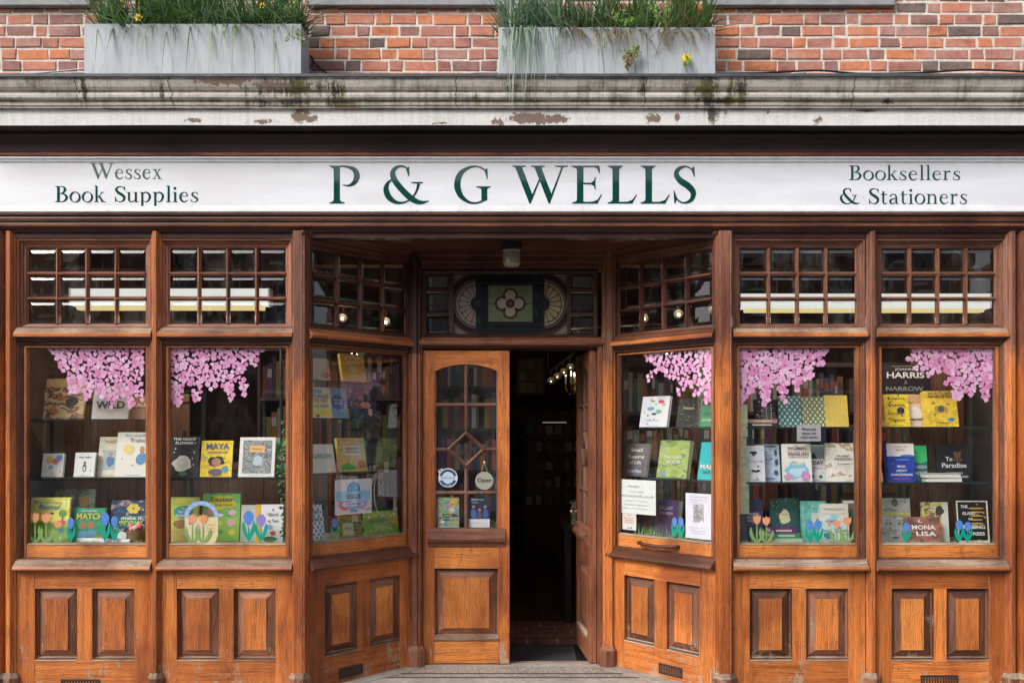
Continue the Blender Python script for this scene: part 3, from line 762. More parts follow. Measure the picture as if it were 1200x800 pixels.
while z < 4.75:
    x = XL - .1 + (0.0 if row % 2 == 0 else -.085) + R.uniform(-.02, .02); i = 0
    while x < XR + .1:
        wl = R.choice((.205, .19, .175, .155)) if (i + row) % 2 == 0 else R.choice((.095, .10, .085, .12))
        wl += R.uniform(-.006, .006)
        j = .006; g = .0056
        a, b = x + g, x + wl - g
        dark = .40 if row < 2 else .12
        mt = R.choices(BM, [3, 3, 2.4, 1.1 + dark * 3, 1.2, .25 + dark * 3])[0]
        yo = yb + R.uniform(-.004, .003)
        q = [(a + R.uniform(-j, j) * .6, z + g + R.uniform(-j, j) * .5), (b + R.uniform(-j, j) * .6, z + g + R.uniform(-j, j) * .5), (b + R.uniform(-j, j) * .6, z + ch - g + R.uniform(-j, j) * .5), (a + R.uniform(-j, j) * .6, z + ch - g + R.uniform(-j, j) * .5)]
        c_ = .004; cxm = sum(p[0] for p in q) / 4; czm = sum(p[1] for p in q) / 4
        inn = [(p[0] + (c_ if p[0] < cxm else -c_), p[1] + (c_ if p[1] < czm else -c_)) for p in q]
        bb.face([(p[0], yo, p[1]) for p in inn], mt)
        for k in range(4):
            k2 = (k + 1) % 4
            bb.face([(q[k][0], yo + .003, q[k][1]), (q[k2][0], yo + .004, q[k2][1]), (inn[k2][0], yo, inn[k2][1]), (inn[k][0], yo, inn[k][1])], mt)
            bb.face([(q[k][0], yo + .03, q[k][1]), (q[k2][0], yo + .03, q[k2][1]), (q[k2][0], yo + .004, q[k2][1]), (q[k][0], yo + .003, q[k][1])], mt)
        x += wl; i += 1
    z += ch; row += 1
def wl_(mb, name, **kw):
    o = mb.build(name, parent=wallroot, **kw); o.location = (0, -.05, -3.5); return o
wl_(bb, 'brickwork')
mb = MB(); mb.box(XL - .1, XR + .1, yb + .0042, yb + .25, 3.50, 4.76, M['mortar']); wl_(mb, 'mortar_bed')
M['stone'] = simple('grey_sill_stone', (.33, .33, .34), .8, 12, .35, .4, bdist=.004)
for (a, b) in ((-60, 104), (359, 592), (826, 1050)):
    mb = MB(); mb.hprism(X(a), X(b), [(.06, 4.10), (.015, 4.09), (.012, 4.002), (.018, 3.998), (.06, 3.998)], M['stone']); wl_(mb, 'stone_sill', bev=.003)

# cables resting on the ledge
def cable(name, pts, r, label, mat=None):
    P = catmull(pts, 8); loc = Vector(P[0])
    mb = MB(); mb.tube([Vector(p) - loc for p in P], r, mat or M['cable'], 6)
    mb.build(name, label=label, cat='cable', loc=loc, smooth=True)
cable('cable', [(X(838), .034, 3.592), (X(880), .036, 3.586), (X(930), .034, 3.596), (X(985), .036, 3.588), (X(1050), .034, 3.590), (X(1120), .036, 3.584), (X(1205), .034, 3.592)], .009, 'thick black cable lying along the cornice ledge right of the planters')
cable('cable', [(X(838), .020, 3.598), (X(900), .022, 3.606), (X(960), .024, 3.620), (X(1010), .020, 3.600), (X(1080), .022, 3.606), (X(1140), .024, 3.624), (X(1205), .022, 3.612)], .006, 'thinner wavy black cable above the thick one on the right ledge')
cable('cable', [(X(-10), .03, 3.585), (X(25), .03, 3.60), (X(60), .03, 3.615), (X(104), .03, 3.635)], .005, 'pale thin cable on the ledge left of the left planter', simple('grey_cable', (.4, .4, .4), .5))
cable('cable', [(X(356), -.09, 3.50), (X(362), -.03, 3.60), (X(366), .035, 3.68), (X(362), .03, 3.71), (X(370), .02, 3.65), (X(385), .03, 3.60), (X(410), .034, 3.588), (X(600), .034, 3.588)], .005, 'black wire looping out of the wall beside the left planter')

# --- neighbour's pier at the right edge and left edge
mb = MB(); mb.box(0, .9, -.03, .25, 0, 2.6, M['plaster']); mb.box(0, .9, -.05, .25, 2.6, 3.45, M['plaster'])
mb.build('neighbour_wall', label='pale rendered wall of the neighbouring building at the right edge', cat='wall', loc=(X(1200) + .004, 0, GZ), rot=(0, 0, 0))
mb = MB(); mb.box(-.9, 0, -.03, .25, 0, 3.45, M['plaster'])
mb.build('neighbour_wall', label='pale rendered wall of the neighbouring building at the left edge', cat='wall', loc=(X(-24) - .004, 0, GZ), rot=(0, 0, 0))

# ================================================================ DOORS, FANLIGHT, RECESS
def dx(px): return X(px, .611)
def dz(py): return Z(py, .611)
zD0, zD1 = GZ + .006, dz(410.5)
LW = .5665
def arch_strip(mb, x0, x1, zs, zc, ztop, y0, y1, mat, n=12):
    """timber filling between a segmental arch (springing zs, crown zc) and ztop"""
    for i in range(n):
        a, b = i / n, (i + 1) / n
        xa, xb = x0 + (x1 - x0) * a, x0 + (x1 - x0) * b
        fa = zs + (zc - zs) * sin(pi * a) ** .8; fb = zs + (zc - zs) * sin(pi * b) ** .8
        mb.face([(xa, y0, fa), (xb, y0, fb), (xb, y0, ztop), (xa, y0, ztop)], mat, [(xa, fa), (xb, fb), (xb, ztop), (xa, ztop)])
        mb.face([(xa, y1, fa), (xb, y1, fb), (xb, y0, fb), (xa, y0, fa)], WT, [(xa, 0), (xb, 0), (xb, .03), (xa, .03)])
        mb.face([(xb, y1, fb), (xa, y1, fa), (xa, y1, ztop), (xb, y1, ztop)], mat, [(xb, fb), (xa, fa), (xa, ztop), (xb, ztop)])
BMT = wood('glazing_bar_wood', (.26, .135, .095), (.12, .058, .04), .12, arris=.5)
def door_leaf(tr, knob=False, W=W, WB=WB):
    """leaf in local coordinates: x 0..LW from the hinge side, y 0 outer face .045 inner"""
    w = LW; s0 = .078; s1 = w - .075; th = .045
    mb = MB(tr)
    mb.box(0, s0, 0, th, zD0, zD1, W); mb.box(s1, w, 0, th, zD0, zD1, W)
    zbar = [dz(474), dz(524), dz(577.5)]; zg0 = dz(620)
    mb.box(s0, s1, .001, th - .001, zD0 + .002, dz(746), WB, ax=0)
    mb.box(s0, s1, .001, th - .001, dz(666), dz(641), WB, ax=0)
    mb.box(s0, s1, .001, th - .001, dz(640.5), zg0, WT, ax=0)
    arch_strip(mb, s0, s1, dz(435), dz(426.5), zD1 - .001, .001, th - .001, W)
    # raised mouldings round the glass
    o = mb.build('door', parent=front, bev=.0012); o.location = (0, 0, -GZ)
    b = MB(tr); cx = (s0 + s1) / 2; h = .012
    def bar_h(xa, xb, zc): b.hprism(xa, xb, [(.032, zc + h), (.016, zc + h), (.007, zc + .003), (.007, zc - .003), (.016, zc - h), (.032, zc - h)], BMT)
    def bar_v(zc, z0, z1): b.vprism([(zc - h, .031), (zc - h, .015), (zc - .003, .006), (zc + .003, .006), (zc + h, .015), (zc + h, .031)], z0, z1, BMT)
    b.box(s0 - .001, s0 + .010, .010, .034, zg0, dz(434), WT); b.box(s1 - .010, s1 + .001, .010, .034, zg0, dz(434), WT)
    dcz = dz(526.5); dh = .125; dwx = .135
    bar_v(cx, zg0, dcz - dh); bar_v(cx, dcz + dh, dz(427))
    bar_h(s0, s1, zbar[0]); bar_h(s0, s1, zbar[2]); bar_h(s0, cx - dwx + .004, dcz); bar_h(cx + dwx - .004, s1, dcz)
    D4 = [(cx, dcz + dh), (cx + dwx, dcz), (cx, dcz - dh), (cx - dwx, dcz)]
    for k in range(4):
        p, q = D4[k], D4[(k + 1) % 4]; sc_ = 1 - .30; 
        pi_ = (cx + (p[0] - cx) * sc_, dcz + (p[1] - dcz) * sc_); qi = (cx + (q[0] - cx) * sc_, dcz + (q[1] - dcz) * sc_)
        pm = (cx + (p[0] - cx) * .85, dcz + (p[1] - dcz) * .85); qm = (cx + (q[0] - cx) * .85, dcz + (q[1] - dcz) * .85)
        for (a, ya, b_, yb_) in ((p, .018, pm, .004), (pm, .004, pi_, .018), (pi_, .018, pi_, .032)):
            a2 = q if a is p else (qm if a is pm else qi); b2 = qm if b_ is pm else qi
            b.face([(a[0], ya, a[1]), (b_[0], yb_, b_[1]), (b2[0], yb_, b2[1]), (a2[0], ya, a2[1])], BMT, [(0, 0), (0, .02), (.18, .02), (.18, 0)])
        b.face([(p[0], .018, p[1]), (q[0], .018, q[1]), (q[0], .032, q[1]), (p[0], .032, p[1])], WT)
    b.build('glazing_bars', o)
    g = MB(tr)
    g.face([(s0, .026, zg0), (s1, .026, zg0), (s1, .026, dz(428)), (s0, .026, dz(428))], M['glass_up']); g.build('glazing', o)
    p = MB(tr); panel(p, s0, s1, dz(745), dz(666.5), .003, WB); p.build('raised_panel', o)
    l = MB(tr)
    l.hprism(s0 - .045, s1 + .045, [(.008, dz(618)), (-.006, dz(619)), (-.014, dz(622)), (-.016, dz(625)), (-.030, dz(628)), (-.034, dz(631)), (-.030, dz(634)), (-.012, dz(637)), (-.008, dz(640)), (.004, dz(641))], WT); l.build('door_ledge', o)
    l = MB(tr); l.hprism(s0 - .006, s1 + .006, [(.01, dz(744)), (-.006, dz(747)), (-.008, dz(750)), (.004, dz(752))], M['wood_sill']); l.build('panel_ledge', o)
    if knob:
        k = MB(tr); kx = w - .04
        k2 = MB(tr @ Matrix.Translation(Vector((kx, 0, .93))) @ Matrix.Rotation(pi / 2, 4, 'X'))
        k2.lathe([(.001, 0), (.016, .002), (.016, .006), (.006, .01), (.006, .025), (.014, .03), (.019, .04), (.015, .05), (.001, .054)], M['brass'], n=16)
        k2.build('door_knob', o, smooth=True)
    return o
xh_l, xh_r = dx(495), dx(495) + 2 * LW + .004
door_leaf(Matrix.Translation(Vector((xh_l, .622, 0))))
# right leaf folded inwards a quarter turn about its hinge post: outer face looks across the opening
TRO = Matrix.Translation(Vector((xh_r - .002, .628, 0))) @ Matrix.Rotation(radians(88), 4, 'Z')
# local x runs into the shop; outer face (y=0 side) faces +x after turning, so mirror it to face the opening
TRO = Matrix.Translation(Vector((xh_r - .047, .634, 0))) @ Matrix.Rotation(radians(95), 4, 'Z') @ Matrix.Diagonal(Vector((1, -1, 1, 1))) @ Matrix.Translation(Vector((0, -.0, 0)))
door_leaf(TRO, knob=True, W=WR, WB=WR)  # open leaf in darker wood: its shading is put into the colour
# door frame jambs and head
mb = MB()
mb.box(xh_l - .02, xh_l - .003, .60, .70, GZ, 2.10, WR); mb.box(xh_r + .003, xh_r + .03, .60, .70, GZ, 2.10, WR)
mb.hprism(-.60, .60, [(.64, 2.115), (.605, 2.112), (.580, 2.085), (.575, 2.072), (.580, 2.060), (.600, 2.055), (.605, 2.043), (.622, zD1 + .009), (.66, zD1 + .006), (.70, zD1 + .006), (.70, 2.115)], WR, mats=[WT, WT, WR, WR, WR, WD, WD, WD, WD, WD])
sf(mb, 'door_frame', bev=0)

# --- stained glass fanlight
FX0, FX1, FZ0, FZ1 = dx(497), dx(698.5), 2.108, 2.548
fan = MB()
r = fan.ring(FX0 - .012, FZ0 - .0, FX1 + .012, FZ1, [(0, .604), (.006, .600), (.014, .612), (.022, .618), (.026, .632)], WD)
fx0, fz0, fx1, fz1 = r
cols_x = [dx(501), dx(526.5), dx(531.5), dx(665), dx(669.5), dx(694.5)]
y = .62
fan.box(dx(526.5), dx(531.5), .612, .645, fz0, fz1, WD); fan.box(dx(664.5), dx(669), .612, .645, fz0, fz1, WD)
for zz in (dz(340.5), dz(368)):
    fan.box(fx0, dx(526.5), .6125, .645, zz - .010, zz + .010, WD); fan.box(dx(669), fx1, .6125, .645, zz - .010, zz + .010, WD)
fano = sf(fan, 'fanlight')
for (xa, xb) in ((fx0, dx(526.5)), (dx(669), fx1)):
    g = MB()
    zs = [fz0, dz(368) - .010, dz(368) + .010, dz(340.5) - .010, dz(340.5) + .010, fz1]
    for j in range(3):
        rr = g.ring(xa, zs[2 * j], xb, zs[2 * j + 1], [(0, .641), (.014, .636)], M['glass_bev'])
        g.face([(rr[0], .636, rr[1]), (rr[2], .636, rr[1]), (rr[2], .636, rr[3]), (rr[0], .636, rr[3])], M['glass_up'])
    g.build('side_pane', fano)
# coloured glass
def stained(c, a=.5):
    m, nt, out = new_mat('stained_glass'); T = NT(nt)
    pos = T.n('ShaderNodeNewGeometry').outputs['Position']
    nz = T.noise(pos, 22, 4, .6)
    col = T.mix(nz, tuple(v * .55 for v in c), tuple(min(1, v * 1.4) for v in c))
    d = T.n('ShaderNodeBsdfPrincipled'); T.l(col, d.inputs['Base Color']); d.inputs['Roughness'].default_value = .3; d.inputs['Specular IOR Level'].default_value = .3
    bp = T.n('ShaderNodeBump'); bp.inputs['Strength'].default_value = .35; bp.inputs['Distance'].default_value = .003
    T.l(T.noise(pos, 45, 3), bp.inputs['Height']); T.l(bp.outputs[0], d.inputs['Normal'])
    t = T.n('ShaderNodeBsdfTransparent'); T.l(col, t.inputs[0])
    mx = T.n('ShaderNodeMixShader'); mx.inputs[0].default_value = a
    T.l(t.outputs[0], mx.inputs[1]); T.l(d.outputs[0], mx.inputs[2]); T.l(mx.outputs[0], out.inputs[0]); return m
SG = dict(green=stained((.20, .23, .12), .8), amber=stained((.52, .42, .24), .8), pink=stained((.48, .38, .31), .8), blue=stained((.005, .010, .016), .95), teal=stained((.012, .04, .04), .9), red=stained((.45, .02, .01), .9), clear=stained((.34, .31, .24), .65), navy=stained((.03, .022, .020), .85))
M['came'] = simple('lead_came', (.012, .012, .014), .6, 60, .3)
M['oxide'] = simple('red_oxide_came', (.05, .012, .010), .6, 60, .3)
sg_ = MB(); ld = MB()
cxm = dx(597.8); czm = dz(355.5); R1 = (dz(318) - dz(392)) / 2
lx = dx(566) ; rx = dx(630)      # centres of the two half rounds
R_o = .190; sqw = (dx(637) - dx(558)) / 2
yy = .634; yl = .629
def disk(mbx, cx, cz, r0, r1, a0, a1, yv, mat, n=20):
    for i in range(n):
        a, b = a0 + (a1 - a0) * i / n, a0 + (a1 - a0) * (i + 1) / n
        if r0 > 0: q = [(cx + r0 * cos(a), yv, cz + r0 * sin(a)), (cx + r1 * cos(a), yv, cz + r1 * sin(a)), (cx + r1 * cos(b), yv, cz + r1 * sin(b)), (cx + r0 * cos(b), yv, cz + r0 * sin(b))]
        else: q = [(cx, yv, cz), (cx + r1 * cos(a), yv, cz + r1 * sin(a)), (cx + r1 * cos(b), yv, cz + r1 * sin(b))]
        if a1 < a0: q = q[::-1]
        mbx.face(q, mat)
def came(pts, w=.004, yv=None, mat=None):
    yv = yl if yv is None else yv
    for (a, b) in zip(pts, pts[1:]):
        dx_, dz_ = b[0] - a[0], b[1] - a[1]; l = sqrt(dx_ * dx_ + dz_ * dz_) or 1; nx, nz = -dz_ / l * w * .66, dx_ / l * w * .66
        ld.face([(a[0] - nx, yv, a[1] - nz), (b[0] - nx, yv, b[1] - nz), (b[0] + nx, yv, b[1] + nz), (a[0] + nx, yv, a[1] + nz)], mat or M['came'])
def arcp(cx, cz, r, a0, a1, n=16): return [(cx + r * cos(a0 + (a1 - a0) * i / n), cz + r * sin(a0 + (a1 - a0) * i / n)) for i in range(n + 1)]
# corner pieces: clear glass behind everything
sg_.face([(dx(531.5), yy + .004, fz0), (dx(664.5), yy + .004, fz0), (dx(664.5), yy + .004, fz1), (dx(531.5), yy + .004, fz1)], SG['clear'])
for (c, sgn, mat) in ((dx(560), -1, 'amber'), (dx(635.5), 1, 'amber')):
    a0, a1 = (pi / 2, 3 * pi / 2) if sgn < 0 else (-pi / 2, pi / 2)
    disk(sg_, c, czm, 0, R_o * .78, a0, a1, yy + .002, SG['amber'] if sgn > 0 else SG['pink'])
    disk(sg_, c, czm, R_o * .78, R_o * .86, a0, a1, yy + .001, SG['clear'])
    disk(sg_, c, czm, R_o * .86, R_o * 1.0, a0, a1, yy, SG['navy'])
    ldm = M['oxide'];
    for rr_, ww in ((R_o * 1.02, .010), (R_o * .86, .006), (R_o * .78, .005)):
        came(arcp(c, czm, rr_, a0, a1, 22), ww, yl - .001 * rr_, ldm if rr_ > R_o * .8 else None)
    # fan of petals
    disk(sg_, c, czm, 0, .045, a0, a1, yy - .001, SG['navy']); came(arcp(c, czm, .045, a0, a1, 10), .005)
    npet = 9
    for i in range(npet + 1):
        a = a0 + (a1 - a0) * i / npet; came([(c + .045 * cos(a), czm + .045 * sin(a)), (c + .108 * cos(a), czm + .108 * sin(a))], .0035)
        if i < npet:
            am = a0 + (a1 - a0) * (i + .5) / npet; rr_ = .108 * sin(pi / npet / 2) * 1.05
            came(arcp(c + .108 * cos(am), czm + .108 * sin(am), rr_, am - pi / 2, am + pi / 2, 8), .0035)
            if i < npet - 1:
                a2 = a0 + (a1 - a0) * (i + 1) / npet; came([(c + .112 * cos(a2), czm + .112 * sin(a2)), (c + R_o * .78 * cos(a2), czm + R_o * .78 * sin(a2))], .003)
    q = 5
    for i in range(1, q): 
        a = a0 + (a1 - a0) * i / q; came([(c + R_o * .86 * cos(a), czm + R_o * .86 * sin(a)), (c + R_o * cos(a), czm + R_o * sin(a))], .003)
# dark blue bands and central square
bx0, bx1 = dx(558), dx(637.5)
sg_.face([(bx0, yy - .002, fz0), (bx1, yy - .002, fz0), (bx1, yy - .002, fz1), (bx0, yy - .002, fz1)], SG['blue'])
qx0, qx1, qz0, qz1 = dx(571.5), dx(624.5), dz(377), dz(333.5)
sg_.face([(qx0, yy - .004, qz0), (qx1, yy - .004, qz0), (qx1, yy - .004, qz1), (qx0, yy - .004, qz1)], SG['green'])
for side in (0, 1):
    xa = bx0 if side == 0 else qx1 + .004
    for i in range(6):
        za = fz0 + .06 + i * .055
        came([(xa, za), (xa + .034, za)], .003)
        if i % 2 == side: sg_.face([(xa + .004, yy - .003, za + .004), (xa + .030, yy - .003, za + .004), (xa + .030, yy - .003, za + .050), (xa + .004, yy - .003, za + .050)], SG['teal'])
for zz, ww in ((qz0 - .012, .004), (qz0 - .045, .004), (qz0 - .062, .003), (qz1 + .012, .008), (fz1 - .006, .006), (fz0 + .008, .005)): came([(bx0, zz), (bx1, zz)], ww, mat=M['oxide'] if ww == .008 else None)
for i in range(9): came([(bx0 + (bx1 - bx0) * i / 8, fz1 - .012), (bx0 + (bx1 - bx0) * i / 8, fz1)], .003)
for i in range(12): came([(bx0 + (bx1 - bx0) * i / 11, qz0 - .062), (bx0 + (bx1 - bx0) * i / 11, qz0 - .045)], .003)
for i in range(3): came(arcp(bx0 + (bx1 - bx0) * (.22 + .28 * i), qz0 - .029, .012, 0, 2 * pi, 12), .003)
for a, b in (((bx0, fz0), (bx0, fz1)), ((bx1, fz0), (bx1, fz1)), ((qx0, qz0), (qx0, qz1)), ((qx1, qz0), (qx1, qz1)), ((qx0, qz0), (qx1, qz0)), ((qx0, qz1), (qx1, qz1))): came([a, b], .006, yl - .001)
cq, cz_ = (qx0 + qx1) / 2, (qz0 + qz1) / 2
came([(qx0, cz_), (cq - .08, cz_)], .003); came([(cq + .08, cz_), (qx1, cz_)], .003)
for (ax_, az_, mt) in ((0, .052, 'amber'), (.052, 0, 'pink'), (0, -.052, 'amber'), (-.052, 0, 'pink')):
    disk(sg_, cq + ax_, cz_ + az_, 0, .044, 0, 2 * pi, yy - .006 - abs(ax_) * .01, SG[mt])
    an = atan2(az_, ax_); came(arcp(cq + ax_, cz_ + az_, .044, an - 2.1, an + 2.1, 18), .008, yl - .003, M['oxide']); came(arcp(cq + ax_, cz_ + az_, .037, an - 2.3, an + 2.3, 16), .003, yl - .0035)
disk(sg_, cq, cz_, 0, .026, 0, 2 * pi, yy - .0085, SG['teal']); came(arcp(cq, cz_, .026, 0, 2 * pi, 16), .006, yl - .005)
disk(sg_, cq, cz_, 0, .014, 0, 2 * pi, yy - .0095, SG['red']); came(arcp(cq, cz_, .014, 0, 2 * pi, 12), .003, yl - .006)
sg_.build('coloured_glass', fano); ld.build('lead_cames', fano)

# --- bulkhead lantern under the porch ceiling
LY = .28; lroot = empty('porch_lamp', (X(599.5, LY), LY, 2.66), label='small porch lamp with dark cap and ribbed cream glass above the entrance', cat='lamp')
k = (D + LY) / D; rj = 12 / 200 * k
mb = MB(); mb.lathe([(.001, 0), (rj * .9, 0), (rj, -.012), (rj * 1.02, -.045), (rj * .98, -.052)], M['iron'], n=24); mb.build('lamp_cap', lroot, smooth=False)
mb = MB(); prof = [(rj * .95, -.05)]
for i in range(6): z0_ = -.052 - i * .014; prof += [(rj * .85, z0_ - .004), (rj * .85, z0_ - .010)]
prof += [(rj * .80, -.140), (rj * .55, -.150), (.001, -.153)]
m_, nt_, out_ = new_mat('ribbed_lamp_glass'); T_ = NT(nt_); T_.bsdf(out_, (.30, .27, .20), .15, T_.noise(T_.n('ShaderNodeNewGeometry').outputs['Position'], 60), .3, .002)
mb.lathe(prof, m_, n=24); mb.build('lamp_glass', lroot, smooth=True)

# --- recess floor: step slab, terrazzo and worn edges (setting)
def paving(name, base, dark, sc_, rough=.7, spk=.0):
    m, nt, out = new_mat(name); T = NT(nt)
    pos = T.n('ShaderNodeNewGeometry').outputs['Position']
    n1 = T.noise(pos, sc_, 5, .7); n2 = T.noise(pos, 3, 4, .6)
    c = T.mix(T.maprange(n1, .35, .68), base, dark); c = T.mix(T.maprange(n2, .45, .65, 0, .5), c, tuple(v * .6 for v in dark))
    if spk:
        v = T.n('ShaderNodeTexVoronoi'); v.inputs['Scale'].default_value = 130; T.l(pos, v.inputs['Vector'])
        s = T.n('ShaderNodeSeparateColor'); T.l(v.outputs['Color'], s.inputs[0])
        c = T.mix(T.math('MULTIPLY', T.math('GREATER_THAN', s.outputs[0], .55), spk), c, T.ramp(s.outputs[1], [(0, (.10, .09, .08)), (.5, (.55, .40, .32)), (.8, (.75, .72, .66))], 'CONSTANT'))
    T.bsdf(out, c, rough, n1, .4, .003, spec=.3); return m
M['terrazzo'] = paving('terrazzo_step', (.42, .37, .31), (.28, .24, .21), 50, .55, .6)
M['stone_step'] = paving('worn_stone', (.46, .42, .36), (.30, .27, .24), 18)
M['dark_strip'] = paving('dark_nosing', (.13, .12, .11), (.07, .065, .06), 40)
M['pave'] = paving('pavement_slab', (.30, .29, .27), (.20, .19, .18), 14)
M['road'] = paving('asphalt', (.055, .055, .056), (.035, .035, .036), 60, .85)
st = MB()
st.box(-.85, .85, .30, .665, -.05, GZ - .004, M['terrazzo'], ax=0)
st.build('entrance_step', label=None, kind='structure')
st = MB()
def facet_x(yv): return -1.19 + yv * .546 / .611
for (ya, yb, mt, dzz) in ((.10, .30, M['stone_step'], -.0035), (.30, .325, M['dark_strip'], -.001), (.395, .415, M['dark_strip'], -.001), (.590, .665, M['stone_step'], -.0005)):
    st.box(-1.19, 1.19, ya, yb, -.05, GZ + dzz, mt, ax=0)
for sx in (-1, 1):       # splayed stone kerbs following the angled windows
    q = [(sx * 1.23, .0), (sx * 1.07, .0), (sx * .60, .50), (sx * .60, .62), (sx * .66, .66)]
    if sx > 0: q = q[::-1]
    st.face([(p[0], p[1], GZ + .0012) for p in q], M['stone_step'])
    for a, b in zip(q, q[1:]): st.face([(a[0], a[1], GZ + .0012), (a[0], a[1], GZ - .01), (b[0], b[1], GZ - .01), (b[0], b[1], GZ + .0012)], M['stone_step'])
st.build('entrance_paving', kind='structure')
mb = MB(); mb.box(-30, 30, -2.6, .098, -.2, GZ - .012, M['pave']); mb.build('pavement', kind='structure')
mb = MB(); mb.box(-30, 30, -2.75, -2.602, -.3, GZ - .010, M['stone_step']); mb.build('kerb', kind='structure')
mb = MB(); mb.box(-60, 60, -60, 60, -.6, -.14, M['road']); mb.build('ground', kind='structure')
mb = MB(); mb.box(-30, 30, -12.2, -9.8, -.3, -.02, M['pave']); mb.build('pavement', kind='structure')

# --- mat, threshold tiles and shop floor
mb = MB(); mb.box(-.62, .62, .668, .73, -.05, GZ - .003, M['wood_sill'], ax=0); mb.build('threshold', kind='structure')
def mat_mat():
    m, nt, out = new_mat('door_mat'); T = NT(nt)
    pos = T.n('ShaderNodeNewGeometry').outputs['Position']
    sp = T.n('ShaderNodeSeparateXYZ'); T.l(pos, sp.inputs[0])
    a = T.math('SINE', T.math('MULTIPLY', T.math('ADD', sp.outputs[0], T.math('MULTIPLY', sp.outputs[1], .6)), 95)); b = T.math('SINE', T.math('MULTIPLY', T.math('SUBTRACT', sp.outputs[0], T.math('MULTIPLY', sp.outputs[1], .6)), 95))
    v = T.math('GREATER_THAN', T.math('MULTIPLY', T.math('ABSOLUTE', a), T.math('ABSOLUTE', b)), .16)
    c = T.mix(v, (.17, .17, .175), (.012, .012, .013))
    T.bsdf(out, c, .8, v, .5, .004, spec=.2); return m
mm = mat_mat()
mb = MB(); mb.box(-.46, .44, 0, .52, 0, .010, mm); 
mb.box(-.49, -.462, -.02, .54, 0, .013, M['cable']); mb.box(.442, .47, -.02, .54, 0, .013, M['cable']); mb.box(-.462, .442, -.02, -.001, 0, .0125, M['cable']); mb.box(-.462, .442, .521, .54, 0, .0125, M['cable'])
mb.build('door_mat', label='black diamond patterned entrance mat set in the open doorway', cat='door mat', loc=(.0, .755, -.055), rot=(0, 0, 0))
mb = MB(); mb.box(-1.3, 1.3, .73, 1.31, -.12, -.056, M['void']); mb.build('mat_well', kind='structure')
def tiles():
    m, nt, out = new_mat('quarry_tiles'); T = NT(nt)
    pos = T.n('ShaderNodeNewGeometry').outputs['Position']
    b = T.n('ShaderNodeTexBrick'); T.l(T.map(pos, (1, 1, 1)), b.inputs['Vector'])
    b.inputs['Scale'].default_value = 1; b.inputs['Brick Width'].default_value = .22; b.inputs['Row Height'].default_value = .16; b.inputs['Mortar Size'].default_value = .008
    b.inputs['Color1'].default_value = (.15, .055, .045, 1); b.inputs['Color2'].default_value = (.20, .075, .06, 1); b.inputs['Mortar'].default_value = (.30, .24, .21, 1)
    c = T.mix(T.maprange(T.noise(pos, 30, 5), .4, .7), b.outputs[0], (.05, .03, .025))
    T.bsdf(out, c, .55, b.outputs[1], -.3, .003); return m
mb = MB(); mb.box(-1.3, 1.3, 1.312, 1.95, -.12, -.008, tiles()); mb.build('shop_floor', kind='structure')
M['floor'] = wood('floor_boards', (.07, .035, .02), (.03, .015, .009), 0, rough=.5)
mb = MB()
for i in range(34): mb.box(-3.2 + i * .19, -3.2 + i * .19 + .186, 1.952, 7.2, -.12, -.012 - (i % 3) * .0008, M['floor'])
mb.build('shop_floor', kind='structure')

# ================================================================ SHOP INTERIOR
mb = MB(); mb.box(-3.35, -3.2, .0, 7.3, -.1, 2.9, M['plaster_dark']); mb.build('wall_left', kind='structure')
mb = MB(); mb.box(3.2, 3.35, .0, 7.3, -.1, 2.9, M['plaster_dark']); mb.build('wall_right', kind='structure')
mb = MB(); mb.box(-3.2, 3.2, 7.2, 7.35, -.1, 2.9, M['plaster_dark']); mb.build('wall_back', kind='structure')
mb = MB(); mb.box(-3.35, 3.35, .05, 7.35, 2.90, 3.0, M['plaster_dark'])
mb.build('ceiling', kind='structure')
for i in range(6):
    mb = MB(); mb.box(-3.2, 3.2, -.07, .07, 0, .17, M['wood_in'], ax=0)
    mb.build('ceiling_beam', kind='structure', loc=(0, 1.5 + i * 1.05, 2.728))

def slat_back(x0, x1, y, z0, z1, mat, n):
    mb = MB(); w = (x1 - x0) / n
    for i in range(n): mb.box(x0 + i * w, x0 + (i + 1) * w - .004, y, y + .02, z0, z1, mat, ax=2)
    return mb
BED = .826
M['bed'] = simple('display_bed_cloth', (.30, .33, .26), .8, 30, .3)
for sx, lb in ((-1, 'pale display platform behind the left windows'), (1, 'pale display platform behind the right windows')):
    mb = MB(); q = [(sx * 3.0, .052), (sx * (1.19 + .045 * .745 / .667 * 0 + .02), .052), (sx * 1.150, .090), (sx * .690, .605), (sx * .690, .74), (sx * 3.0, .74)]
    if sx > 0: q = q[::-1]
    c = (sx * 2, .5)
    mb.vprism([(p[0] - c[0], p[1] - c[1]) for p in q][::1], 0, .02, M['bed'])
    mb.build('display_platform', label=lb, cat='display platform', loc=(c[0], c[1], BED - .02))
    mb = MB(); mb.box(-1.17, 1.17, -.01, .01, 0, BED - .04, M['wood_in'])
    mb.build('platform_base', kind='structure', loc=(sx * 1.83, .70, 0))

